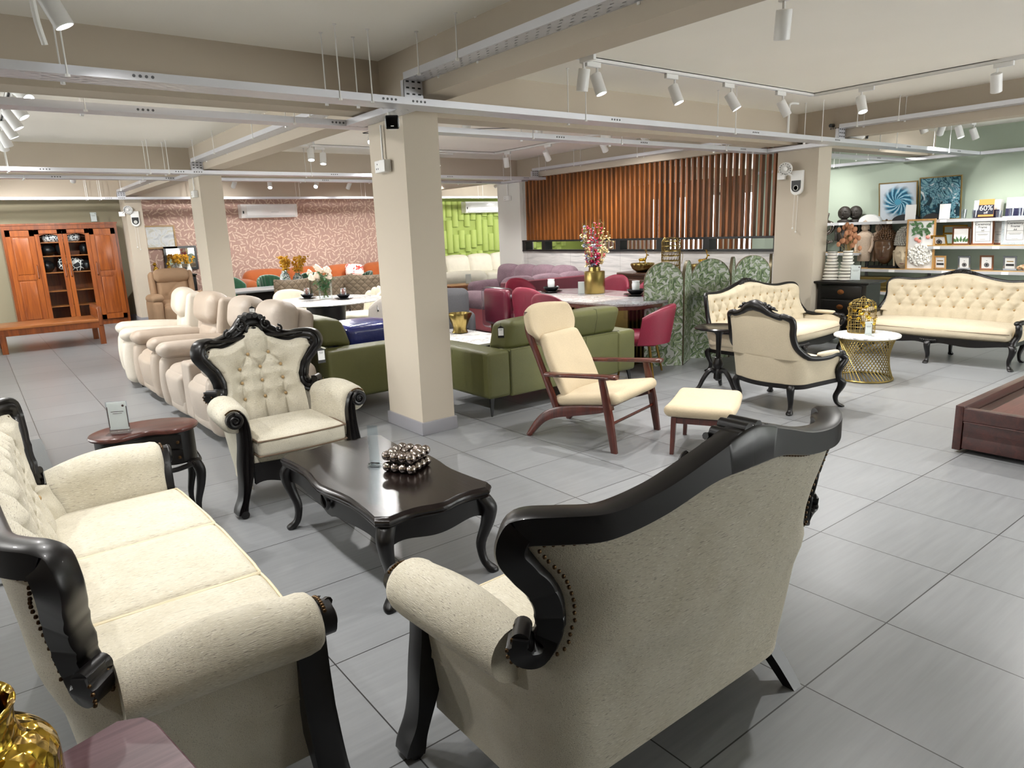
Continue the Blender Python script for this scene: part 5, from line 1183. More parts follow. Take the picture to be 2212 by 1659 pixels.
# ------------------------------------------------------------------ sideboard by the stone wall
sb = thing('sideboard', 'dark walnut sideboard with rounded ends against the stone half wall', 'sideboard', (8.12, 6.65, 0))
M_DWAL = wood('dark_walnut', '#2a1710', '#4a2c1c', 1, .7, .35, .2)
rp = [(-.24, -.95), (.30, -.95), (.30, .95), (-.24, .95)] ; rp = [(.30, -.95), (.30, .95), (-.10, .95)] + [(-.10 - .22 * math.sin(a), .73 + .22 * math.cos(a)) for a in (PI / 2 * i / 8 for i in range(1, 9))] + [(-.32 + 0, -.73)] + [(-.10 - .22 * math.cos(a), -.73 - .22 * math.sin(a)) for a in (PI / 2 * i / 8 for i in range(1, 9))]
MB().prism(rp, .84, .88, bev=.006).build('table_top', M_DWAL, sb); MB().prism([(x * .96, y * .97) for x, y in rp], .12, .84).build('body', M_DWAL, sb, 30)
for i in range(3): MB().rbox((-.318, -.48 + i * .48, .48), (.02, .46, .62), .008, 2, 1).build('door', M_DWAL, sb)
for y in (-.8, .8): MB().bx(-.2, .2, y - .03, y + .03, 0, .12).build('leg', M_BLK, sb)
def deer_bowl(label, loc, rz):
    r = thing('bowl', label, 'bowl', loc, rz); MB().lathe([(0, 0), (.08, 0), (.15, .05), (.175, .11), (.17, .135), (.16, .135), (.16, .11), (.13, .05), (0, .03)], seg=40, rf=lambda a, z: 1 + .03 * math.cos(20 * a), caps=False).build('dish', M_GOLD2, r); MB().lathe([(0, .10), (.155, .10), (.155, .108), (0, .112)], seg=24).build('lid', M_GOLD2, r)
    d = MB(); d.rings([[(x, q * .7 * math.cos(a), z + q * math.sin(a)) for a in (2 * PI * i / 10 for i in range(10))] for x, z, q in ((-.06, .185, .008), (-.045, .185, .022), (0, .182, .024), (.04, .19, .024), (.055, .20, .012))])
    for x, y in ((-.045, .012), (-.04, -.012), (.04, .012), (.035, -.012)): d.tube([(x, y, .18), (x * 1.1, y, .145), (x, y, .11)], [.008, .005, .004], 6)
    d.tube([(.045, 0, .195), (.062, 0, .235), (.066, 0, .25)], [.013, .009, .008], 7).rings([[(x, q * math.cos(a), z + q * math.sin(a)) for a in (2 * PI * i / 8 for i in range(8))] for x, z, q in ((.055, .258, .008), (.07, .256, .013), (.098, .248, .006))])
    for s in (-1, 1): d.tube([(.062, s * .006, .265), (.05, s * .03, .295), (.055, s * .045, .33)], .003, 5).tube([(.052, s * .028, .292), (.075, s * .04, .31)], .0025, 5).tube([(.054, s * .04, .315), (.035, s * .05, .335)], .0025, 5)
    d.build('deer_finial', M_GOLD, r, 180); return r
deer_bowl('ribbed gold bowl with deer lid, left end of the dark sideboard', (8.10, 7.22, .88), -PI / 2 + .5); deer_bowl('ribbed gold bowl with deer lid, right end of the dark sideboard', (8.10, 6.12, .88), -PI / 2 + .5)
ln = thing('lantern', 'tall gold wirework lantern on the dark sideboard', 'lantern', (8.08, 6.66, .88)); w_ = MB()
for k in range(7): w_.lathe([(.132, .03 + k * .07), (.138, .033 + k * .07), (.138, .040 + k * .07), (.132, .043 + k * .07)], seg=24, caps=False)
for k in range(6):
    for i in range(20):
        a0, a1, a2 = (2 * PI * (i + q) / 20 for q in (0, .5, 1)); z0 = .04 + k * .07; w_.tube([(.135 * math.cos(a0), .135 * math.sin(a0), z0), (.135 * math.cos(a1), .135 * math.sin(a1), z0 + .06), (.135 * math.cos(a2), .135 * math.sin(a2), z0)], .0035, 4)
for i in range(20):
    a = 2 * PI * i / 20; w_.tube([(.135 * math.cos(a), .135 * math.sin(a), .45), (.10 * math.cos(a), .10 * math.sin(a), .50), (.0, .0, .51)], .0035, 4)
w_.build('wire_body', M_GOLD2, ln); MB().lathe([(.0, 0), (.13, 0), (.135, .02), (.0, .03)], seg=24).build('base', M_GOLD2, ln); MB().tube(cat_([(.08, 0, .5), (.13, 0, .36), (.26, 0, .27), (.24, 0, .12)], 6), .004, 6).build('handle', M_GOLD2, ln)

# ------------------------------------------------------------------ arched folding screen
def leaf_mat():
    m = NT('leaf_print'); sc1 = 12.5
    v = m.co('Object', (sc1, sc1, sc1)); dn = m.n('ShaderNodeTexNoise'); dn.inputs['Scale'].default_value = .9; m.l(v, dn.inputs['Vector'])
    def layer(offset, seed, thr, asp):
        mp = m.n('ShaderNodeMapping'); mp.inputs['Location'].default_value = offset; m.l(v, mp.inputs[0]); vo = m.voro(mp.outputs[0], 1.0)
        sub = m.n('ShaderNodeVectorMath', operation='SUBTRACT'); m.l(mp.outputs[0], sub.inputs[0]); m.l(vo.outputs['Position'], sub.inputs[1]); sx = m.n('ShaderNodeSeparateXYZ'); m.l(sub.outputs[0], sx.inputs[0]); cc = m.n('ShaderNodeSeparateColor'); m.l(vo.outputs['Color'], cc.inputs[0])
        an = m.math('MULTIPLY', cc.outputs[0], 6.283); cs, sn = m.math('COSINE', an), m.math('SINE', an)
        a = m.math('ADD', m.math('MULTIPLY', sx.outputs[0], cs), m.math('MULTIPLY', sx.outputs[2], sn)); b = m.math('SUBTRACT', m.math('MULTIPLY', sx.outputs[2], cs), m.math('MULTIPLY', sx.outputs[0], sn))
        lens = m.math('SUBTRACT', m.math('MULTIPLY', m.math('SUBTRACT', .55 ** 2, m.math('MULTIPLY', a, a)), asp), m.math('ABSOLUTE', b))
        return lens, b, cc.outputs[1]
    base = lin('#c9ccc4'); col = None; cur = None
    c = m.mix(0, '#bcc1ba', '#bcc1ba')
    for off, asp in (((0, 0, 0), .62), ((5.3, 2.1, 7.7), .52), ((2.9, 8.3, 3.1), .66)):
        l, b, rn = layer(off, 0, 0, asp)
        fillc = m.mix(rn, '#4c6340', '#8a9c7a'); fillc = m.mix(m.math('LESS_THAN', m.math('ABSOLUTE', b), .012), fillc, '#3c4a38'); fillc = m.mix(m.math('GREATER_THAN', b, .0), fillc, m.mix(rn, '#7d9069', '#a9b698'))
        c = m.mix(m.math('GREATER_THAN', l, -.03), c, '#33402f'); c = m.mix(m.math('GREATER_THAN', l, 0.0), c, fillc)
    m.col(c); m.p(rough=.7); return m.mat
M_LEAFP = leaf_mat(); M_BRONZE = metal('bronze_edge', '#7d745f', .4)
fsn = thing('folding_screen', 'arched folding screen printed with green leaves behind the cream settee', 'folding screen', (5.90, 5.22, 0))
SP = [(5.90, 5.24), (6.27, 4.99), (6.66, 5.19), (7.01, 4.90), (7.42, 5.13), (7.78, 4.87), (8.16, 5.10)]
for i, ((xa, ya), (xb, yb_)) in enumerate(zip(SP[:-1], SP[1:])):
    L = math.hypot(xb - xa, yb_ - ya) - .006; a = math.atan2(yb_ - ya, xb - xa); hw = L / 2; H = 1.165
    out = [(-hw, 0), (hw, 0)] + [(hw * math.cos(t), H - hw + hw * math.sin(t)) for t in (PI * k / 22 for k in range(23))]
    p = MB().prism(out, -.010, .010, RX(PI / 2)).build('panel', M_LEAFP, fsn, 30); e = MB()
    for lo in (out,):
        m_ = len(lo); e.rings([[(lo[k][0] * s, y, lo[k][1] if s == 1 else lo[k][1] * .999) for s, y in ((1, -.014), (1, .014))] for k in range(m_)], False, closed=True)
        e.rings([[(x * 1.0, y, z), (x * 1.012, y, z * 1.004), (x * 1.012, -y, z * 1.004), (x, -y, z)] for (x, z), y in ((q, .016) for q in lo)], False, closed=True)
    eo = e.build('edge_band', M_BRONZE, p, 30); eo.rotation_euler = (0, 0, 0)
    p.location = ((xa + xb) / 2 - 5.90, (ya + yb_) / 2 - 5.22, 0); p.rotation_euler = (0, 0, a)

# ------------------------------------------------------------------ ebonised settees and armchair with exposed arms
M_LINEN = linen('cream_linen', '#c4b8a0', .10, 1.0, .85, .2)
def settee(name, label, cat, W, loc, rz, rows, dx, zs, k=1.0, D=.62, bow=.05):
    r = thing(name, label, cat, loc, rz, None); r.scale = (1, 1, k); hw = W / 2; hd = D / 2
    yb = lambda x, z: hd - .03 + (z - .5) * .16 + bow * (1 - (x / hw) ** 2) - .10 * max(0, (abs(x) / hw - .78) / .22) ** 2 * (1 if z < .9 else .6)
    half = [(hw - .005, .53), (hw - .02, .56), (hw - .045, .63), (hw - .055, .72), (hw - .05, .80), (hw - .06, .86), (hw - .12, .885), (hw * .62, .875), (hw * .40, .90), (hw * .2, .945), (hw * .06, .965), (0, .97)]
    hc = cat_(half, 5); top = [(x, yb(x, z), z) for x, z in hc]
    arm = [(hw + .0, -hd + .06, .50), (hw + .02, -hd + .16, .515), (hw + .02, -.05, .50), (hw + .005, hd - .22, .50), (hw - .003, hd - .13, .515)]
    right = cat_(arm, 4) + top; n0 = len(right)
    full = right + [(-x, y, z) for x, y, z in reversed(right[:-1])]; n = len(full)
    fr = MB(); rad = []
    for i, (x, y, z) in enumerate(full): rad.append(.026 + (.022 * math.exp(-(x / .10) ** 2) if z > .9 else 0))
    rs = []
    for i in range(n):
        a, b = V3(full[max(0, i - 1)]), V3(full[min(n - 1, i + 1)]); t = (b - a).normalized(); up = V3((0, -1, 0)) if abs(t.z) > .3 or abs(t.x) > .5 else V3((0, 0, 1))
        N = (up - t * up.dot(t)).normalized(); B = t.cross(N); p = V3(full[i]); q = rad[i]
        rs.append([p + N * (q * .9 * math.copysign(abs(math.cos(w)) ** .7, math.cos(w))) + B * (q * math.copysign(abs(math.sin(w)) ** .7, math.sin(w))) for w in (2 * PI * j / 10 for j in range(10))])
    fr.rings(rs); fo = fr.build('frame', M_WBLK, r, 60)
    cv = MB(); R.seed(4)
    for i in range(13):
        x = (i - 6) * .026; cv.sph((x, yb(0, .95) - .025 + R.uniform(-.01, .01), .995 - abs(x) * .25 + R.uniform(-.012, .012)), (.019, .022, .016), 8, 6)
    for s in (-1, 1): cv.tube([(s * x, yb(0, .95) - .03, z) for x, z in ((.0, .92), (.06, .94), (.12, .95), (.2, .93))], [.022, .018, .013, .006], 8)
    cv.build('carved_crest', M_WBLK, fo)
    # shell of cloth outside
    def ush(z):
        k_ = .94 + .06 * (z - .26) / .26; yk = hd + .01 - .03 * (1 - (z - .26) / .4); rr = .14; xs = hw * k_; P_ = [(xs, -hd + .05 + (yk - rr + hd - .05) * i / 6) for i in range(6)] + [(xs - rr + rr * math.cos(a), yk - rr + rr * math.sin(a)) for a in (PI / 2 * i / 7 for i in range(8))]
        x0 = xs - rr; m = 18; P_ += [(x0 - 2 * x0 * i / m, yk + bow * (1 - ((x0 - 2 * x0 * i / m) / x0) ** 2) * .9) for i in range(1, m)]; h_ = P_[:14]; return P_ + [(-x, y) for x, y in reversed(h_)]
    ou = MB(); zz = [.27 + .235 * i / 6 for i in range(7)]; rs = [[(x, y, z) for x, y in ush(z)] for z in zz]; nn = len(rs[0]); ou.add([p for q in rs for p in q], [(j * nn + i, j * nn + i + 1, (j + 1) * nn + i + 1, (j + 1) * nn + i) for j in range(len(rs) - 1) for i in range(nn - 1)])
    cl = [(x, z) for x, z in hc if z < .885 and x > hw - .13]; tp = [(x, z) for x, z in hc if z > .84 and x < hw - .055]
    def xs_of(z):
        b = min(cl, key=lambda q: abs(q[1] - z)); return b[0]
    def zt(x):
        x = abs(x); lo = max((q for q in tp if q[0] <= x), default=tp[-1]); hi = min((q for q in tp if q[0] >= x), default=tp[0]); return lo[1] if abs(hi[0] - lo[0]) < 1e-6 else lo[1] + (hi[1] - lo[1]) * (x - lo[0]) / (hi[0] - lo[0])
    def up_(u, v):
        u = 2 * u - 1; X = xs_of(.53 + v * .33); x = u * X; return x, .5 + v * (zt(x) - .5)
    def fou(u, v):
        x, z = up_(u, v); return (x, yb(x, z) + .012 * (1 - (2 * u - 1) ** 8), z)
    ou.grid(fou, 33, 12); ou.build('outer_cover', M_LINEN, r, 180)
    btn, seg = lattice(rows, dx, zs, .90, .36)
    pin = lambda x, z: yb(x, z) - .085 - .03 * (1 - abs(x) / hw)
    def fi(u, v):
        if v < .25: X = hw - .04; x = (2 * u - 1) * X; z = .36 + (.5 - .36) * v / .25
        else: x, z = up_(u, (v - .25) / .75)
        ed = min(1, (1 - abs(2 * u - 1)) / .08); et = min(1, (1 - v) / .07); q = math.sqrt(max(0, ed)) * math.sqrt(max(0, et)); base = yb(x, z) - .01
        return (x, base + (pin(x, z) + tuft(btn, seg, (x, z), .045, .04, .018, .013) - base) * (.2 + .8 * q), z)
    MB().grid(fi, max(44, int(W * 62)), 46).build('tufted_back', M_LINEN, r, 180)
    bme = MB().sph((0, 0, 0), (.012, .009, .012), 8, 6).mesh('button', M_BTN)
    for (x, z) in btn: inst('button', bme, r, (x, pin(x, z) + .036, z))
    def sf(p): return (p[0], p[1] - .05 * (1 - (p[0] / hw) ** 2) * (1 if p[1] < 0 else 0), p[2])
    MB().rbox((0, -.02, .365), (W - .07, D - .08, .15), .06, 3, 10, puff=(.004, .01, .035), fn=sf).build('seat', M_LINEN, r, 180)
    pp = [(x, -hd + .015 - .05 * (1 - (x / hw) ** 2), .385) for x in (-(hw - .05) + (W - .1) * i / 16 for i in range(17))]; MB().tube(pp, .004, 5).build('piping', M_PIPE2, r)
    ap = MB()
    def apf(u, v, o=0):
        x = (2 * u - 1) * (hw - .02); zb = .235 + .018 * math.cos(2 * PI * u * 2) - (.03 * math.exp(-((u - .5) / .06) ** 2)); return (x, -hd + .02 + o - .055 * (1 - (x / hw) ** 2), zb + (.30 - zb) * v)
    ap.grid(apf, 40, 4).grid(lambda u, v: apf(u, v, .035), 40, 4).grid(lambda u, v: apf(u, 0, .035 * v), 40, 2)
    for i in range(9): q = apf(.5 + (i - 4) * .012, .5); ap.sph((q[0], q[1] - .006, q[2]), .016, 8, 6)
    ap.build('front_rail', M_WBLK, r, 60)
    br = MB(); rs = [[(x * 1.012, y * 1.012 + .004, z) for x, y in ush(.27)] for z in (.235, .275)]; nn = len(rs[0]); rs2 = [[(x * .96, y * .95, z) for x, y, z in q] for q in rs]
    for A_, B_ in ((rs[0], rs[1]), (rs2[0], rs2[1]), (rs[0], rs2[0]), (rs[1], rs2[1])): br.add(A_ + B_, [(i, i + 1, nn + i + 1, nn + i) for i in range(nn - 1)])
    br.build('seat_rail', M_WBLK, r, 60)
    for s in (-1, 1):
        po = MB(); P_ = cat_([(s * (hw + .0), -hd + .06, .50), (s * (hw + .02), -hd + .02, .45), (s * (hw + .005), -hd + .07, .37), (s * (hw - .02), -hd + .05, .30), (s * (hw - .02), -hd + .03, .25)], 5); po.tube(P_, [.026, .028, .028, .03, .03, .028] + [.03] * (len(P_) - 6), 10); po.sph((s * hw, -hd + .045, .505), (.036, .04, .028), 12, 8); po.build('arm_post', M_WBLK, r)
        cush('arm_pad', (s * (hw + .012), -.06, .53), (.055, .24, .04), .019, Matrix.Identity(4), M_LINEN, r, .004)
        lg = MB(); cabriole(lg, s * (hw - .03), -hd + .03, .27, .8 * s, -.8, .036, .017, 1.0); lg.build('leg', M_WBLK, r, 60)
        lb = MB(); cabriole(lb, s * (hw - .10), hd - .06, .27, .5 * s, .9, .032, .016, .9); lb.build('leg', M_WBLK, r, 60)
    if W > 1.2: lg = MB(); cabriole(lg, 0, -hd - .02, .26, 0, -1.0, .034, .017, 1.0); lg.build('leg', M_WBLK, r, 60); lg = MB(); cabriole(lg, 0, hd - .02, .26, 0, .8, .03, .016, .8); lg.build('leg', M_WBLK, r, 60)
    return r
settee('settee', 'cream tufted settee with black frame in front of the leafy folding screen', 'settee', 1.86, (7.02, 4.30, 0), 0, (11, 12, 11), .145, (.80, .69, .58), .93)
settee('settee', 'cream tufted settee with black frame under the shelves on the right', 'settee', 1.56, (8.42, 3.13, 0), -PI / 2, (9, 10, 9), .145, (.80, .69, .58), .95)
settee('armchair', 'cream linen armchair with black frame seen from behind beside the pedestal table', 'armchair', .74, (5.46, 3.25, 0), math.radians(83), (3, 4, 3), .14, (.80, .69, .58), .93, .60, .05)
# pedestal table
pt = thing('pedestal_table', 'dark three legged pedestal table behind the back of the linen armchair', 'pedestal table', (5.50, 3.95, 0))
MB().lathe([(0, .595), (.20, .595), (.222, .602), (.226, .612), (.215, .622), (.20, .618), (0, .618)], seg=36, caps=False).build('table_top', M_TABLE, pt)
MB().lathe([(.07, .595), (.05, .57), (.028, .54), (.022, .40), (.024, .33), (.034, .325), (.028, .315), (.048, .27), (.05, .25), (.03, .21), (.036, .20), (.04, .12), (.02, .10)], seg=20).build('turned_stem', M_WBLK, pt)
for i in range(3):
    a = .5 + 2 * PI * i / 3; lg = MB(); P_ = cat_([(.02, .19), (.08, .20), (.14, .13), (.19, .04), (.25, .012), (.265, .02)], 5); lg.tube([(q * math.cos(a), q * math.sin(a), z) for q, z in P_], [.026 - .013 * j / len(P_) for j in range(len(P_))], 8); lg.build('leg', M_WBLK, pt)
# gold wire table, bird cage and sign
wt_ = thing('marble_table', 'round white marble side table on a gold wire drum base', 'side table', (6.90, 3.23, 0))
MB().lathe([(0, .425), (.295, .425), (.30, .43), (.30, .443), (.295, .448), (0, .448)], seg=48, caps=False).build('table_top', M_MARB, wt_)
rg = MB()
for z in (.012, .415): rg.tube([(.255 * math.cos(a), .255 * math.sin(a), z) for a in (2 * PI * i / 48 for i in range(48))], .010, 8, closed=True)
rg.build('ring', M_GOLD2, wt_)
wme = MB().tube([(.255, 0, .415), (.255 * math.cos(1.2), .255 * math.sin(1.2), .012)], .0048, 6).mesh('wire', M_GOLD2)
for i in range(44): inst('wire', wme, wt_, (0, 0, 0), (0, 0, 2 * PI * i / 44))
bc = thing('bird_cage', 'gold leaf trimmed wire bird cage on the round marble side table', 'bird cage', (6.98, 3.33, .448)); w_ = MB(); rr_ = .125
pr = [(rr_, .0), (rr_, .06), (rr_, .12), (rr_, .18), (rr_, .25), (.115, .29), (.085, .315), (.045, .328)]
for q, z in pr: w_.tube([(q * math.cos(a), q * math.sin(a), z + .004) for a in (2 * PI * i / 24 for i in range(24))], .003, 5, closed=True)
for i in range(18):
    a = 2 * PI * i / 18; w_.tube([(q * math.cos(a), q * math.sin(a), z + .004) for q, z in pr], .0026, 5)
w_.build('wire_body', M_GOLD2, bc); MB().lathe([(0, 0), (rr_, 0), (rr_, .008), (0, .008)], seg=24).build('base', M_GOLD2, bc); MB().tube([(.05 * math.cos(t), 0, .33 + .028 * math.sin(t)) for t in (PI * i / 12 for i in range(13))], .003, 6).build('handle', M_GOLD2, bc)
lv = MB(); R.seed(3)
for i in range(46):
    a = R.uniform(0, 2 * PI); z = R.uniform(.03, .28); q = rr_ * (1 if z < .25 else .93) + .004; t = V3((-math.sin(a), math.cos(a), R.uniform(-1, 1.2))); lv.leaf((q * math.cos(a), q * math.sin(a), z), t, (math.cos(a), math.sin(a), .1), .055, .03, .2)
lv.build('leaves', M_GOLD, bc, 180)
clear_stand('white printed card in a clear stand before the bird cage', (6.78, 3.16, .448), -.75, .075, .13)

# ------------------------------------------------------------------ chest of drawers with ringed vases
ch = thing('chest_of_drawers', 'small black chest with three drawers and round pulls', 'chest of drawers', (8.72, 4.36, 0), -PI / 2 + .04)
MB().bx(-.30, .30, -.18, .22, .14, .77).build('body', M_WBLK, ch); MB().rings([[(x * k, y * k, z) for x, y in ((-.35, -.24), (.35, -.24), (.35, .26), (-.35, .26))] for z, k in ((.77, .95), (.785, 1), (.797, 1), (.80, .98))]).build('table_top', M_WBLK, ch, 30)
for i in range(3):
    z = .22 + i * .185; d_ = MB().rbox((0, -.186, z + .083), (.50, .02, .165), .006, 2, 1).build('drawer', M_WBLK, ch); k_ = MB().lathe([(.034, 0), (.036, .004), (.026, .006), (.018, .006), (.018, .012), (0, .014)], seg=20, M=T((0, -.196, z + .083)) @ RX(PI / 2) @ Matrix.Diagonal((1.15, .85, 1, 1))); k_.build('knob', metal('copper_pull', '#a06a44', .35), d_)
for sx in (-1, 1):
    for y in (-.14, .18): lg = MB(); cabriole(lg, sx * .26, y, .15, .6 * sx, .4 if y > 0 else -.6, .03, .02, .6); lg.build('leg', M_WBLK, ch, 60)
M_STR = NT('striped_glaze'); tc = M_STR.n('ShaderNodeTexCoord'); sp = M_STR.n('ShaderNodeSeparateXYZ'); M_STR.l(tc.outputs['Object'], sp.inputs[0]); M_STR.col(M_STR.mix(M_STR.math('LESS_THAN', M_STR.math('FRACT', M_STR.math('MULTIPLY', sp.outputs[2], 26)), .22), '#e9e6dd', '#1d1a18')); M_STR.p(rough=.25); M_STR = M_STR.mat
def ringed(label, loc, h, flower):
    r = thing('flower_vase' if flower else 'vase', label, 'vase', loc); pr = [(0, 0)]
    nb = 4; z = 0
    for b in range(nb):
        R0 = .105 - .012 * b; hh = h / nb
        for (q, t) in ((.82, .0), (1, .12), (1.0, .26), (.82, .34), (.84, .50), (.96, .58), (.94, .72), (.74, .80), (.72, 1.0)): pr.append((R0 * q, z + hh * t))
        z += hh
    pr += [(.052, h), (.06, h + .008), (.06, h + .03), (.05, h + .03), (.045, h), (.03, h - .1)]
    MB().lathe(pr, seg=32, caps=False).build('vase', M_STR, r, 30)
    if flower:
        R.seed(6); fl = MB(); st_ = MB()
        for i in range(34):
            a = R.uniform(0, 2 * PI); k = R.uniform(.02, .13); p1 = V3((k * math.cos(a), k * math.sin(a), h + R.uniform(.1, .36) - k * .4)); st_.tube([(0, 0, h - .02), tuple(p1 * .5 + V3((0, 0, (h) * .5))), tuple(p1)], .002, 4); fl.sph(tuple(p1), (.026, .026, .034), 8, 6)
        fl.build('flowers', plain('dried_pampas', '#b98463', .95, vary=.2, vs=60, bumpv=.8, bs=120), r, 180); st_.build('stems', plain('straw', '#a98f5f', .8), r)
    return r
ringed('black and white ringed vase on the black chest, empty left one', (8.70, 4.58, .80), .33, False); ringed('black and white ringed vase with dried brown flowers on the black chest', (8.74, 4.40, .80), .34, True)
clear_stand('clear stand with white printed card on the black chest', (8.60, 4.22, .80), -1.0, .12, .19)

# ------------------------------------------------------------------ shelves on the sage wall
M_SHELF = plain('shelf_grey', '#b9b9ba', .4, vary=.02); M_OAKL = wood('pale_oak', '#a8824f', '#c9a870', 1, .8, .4)
def shelf(label, y0, y1, z, x0=12.0, lip=True):
    r = thing('wall_shelf', label, 'shelf', (x0, y0, z)); MB().bx(0, XR - x0, 0, y1 - y0, -.03, 0).build('board', M_SHELF, r); MB().bx(-.012, 0, 0, y1 - y0, -.045, .0).build('price_rail', M_SHELF, r)
    if lip: MB().bx(.0, .02, 0, y1 - y0, .0, .014).build('front_lip', M_OAKL, r)
    y = .35
    while y < y1 - y0: MB().bx(-.016, -.012, y, y + .09, -.045, -.004).build('price_label', M_PAPER, r); y += .8
    return r
S1 = .712; S2 = 1.085; S3 = 1.49
shelf('lowest grey shelf carrying the large carved heads', 3.3, 5.9, S1); shelf('grey shelf with leaning gilt photo frames', 3.45, 4.82, S2); shelf('top grey shelf under the blue paintings', 3.4, 6.8, S3, 12.02, False)
shelf('grey shelf with the dark carved figures behind the column', 5.85, 6.9, .98); shelf('bottom grey shelf with gold boxes behind the settee', 3.9, 6.6, .34)
for y in (3.38, 4.86, 5.88): struct('trim_%d' % (2 + int(y)), MB().bx(XR - .03, XR, y, y + .04, .1, 1.5), M_GRYM)
def art_mat2(nm, dark, mid, light, swirl):
    m = NT(nm); v = m.co('Object', loc=(0, 0, -.30)); sp = m.n('ShaderNodeSeparateXYZ'); m.l(v, sp.inputs[0]); n = m.noise(v, 5, 4, .55, 1.2)
    if swirl:
        rr = m.math('SQRT', m.math('ADD', m.math('MULTIPLY', sp.outputs[0], sp.outputs[0]), m.math('MULTIPLY', sp.outputs[2], sp.outputs[2]))); an = m.math('ARCTAN2', sp.outputs[2], sp.outputs[0])
        f = m.math('SINE', m.math('ADD', m.math('ADD', m.math('MULTIPLY', an, 13), m.math('MULTIPLY', m.math('LOGARITHM', m.math('ADD', rr, .01), 2.718), 9)), m.math('MULTIPLY', n, 5)))
        c = m.ramp(m.math('ADD', m.math('MULTIPLY', f, .32), m.math('MULTIPLY', n, .75)), [(.15, dark), (.38, mid), (.62, light), (.8, '#d9dfe4')])
        c = m.mix(m.math('MULTIPLY', m.math('SUBTRACT', m.math('ADD', rr, m.math('MULTIPLY', n, .12)), .25), 14, clamp=True), c, '#c9d2da'); c = m.mix(m.math('LESS_THAN', m.math('ADD', rr, m.math('MULTIPLY', n, .03)), .065), c, '#4fa3c4')
    else:
        n2 = m.noise(v, 2.6, 3, .5, 3.5); e = m.math('ABSOLUTE', m.math('SUBTRACT', n2, .5)); c = m.ramp(e, [(0, dark), (.025, mid), (.06, light), (.12, mid), (.2, '#d3dadb')]); c = m.mix(m.math('GREATER_THAN', n, .58), c, dark)
    m.col(c); m.p(rough=.5); return m.mat
M_GFR2 = metal('thin_gold_frame', '#b79a63', .35)
picture('painting', 'square blue swirl painting leaning on the top shelf, left one', 'painting', (12.22, 5.36, S3), .60, .62, -PI / 2, M_GFR2, art_mat2('blue_swirl', '#12526f', '#3b93b5', '#8fc3d8', True), .035, .014, .16); picture('painting', 'square dark teal abstract painting leaning on the top shelf, right one', 'painting', (12.22, 4.73, S3), .60, .66, -PI / 2, M_GFR2, art_mat2('teal_abstract', '#062c38', '#1f5e73', '#7fa9b0', False), .035, .014, .16)
M_BRZ = plain('carved_brown_wood', '#5d4128', .35, vary=.35, vs=12, coat=.3, bumpv=.3, bs=30); M_PALE = plain('carved_pale_wood', '#d3c2a4', .7, vary=.12, vs=14, bumpv=.4, bs=60); M_GREYC = plain('carved_grey', '#a9a59b', .8, vary=.25, vs=60, bumpv=.6, bs=70); M_DKC = plain('carved_black', '#2a241e', .5, vary=.4, vs=30, bumpv=.6, bs=40)
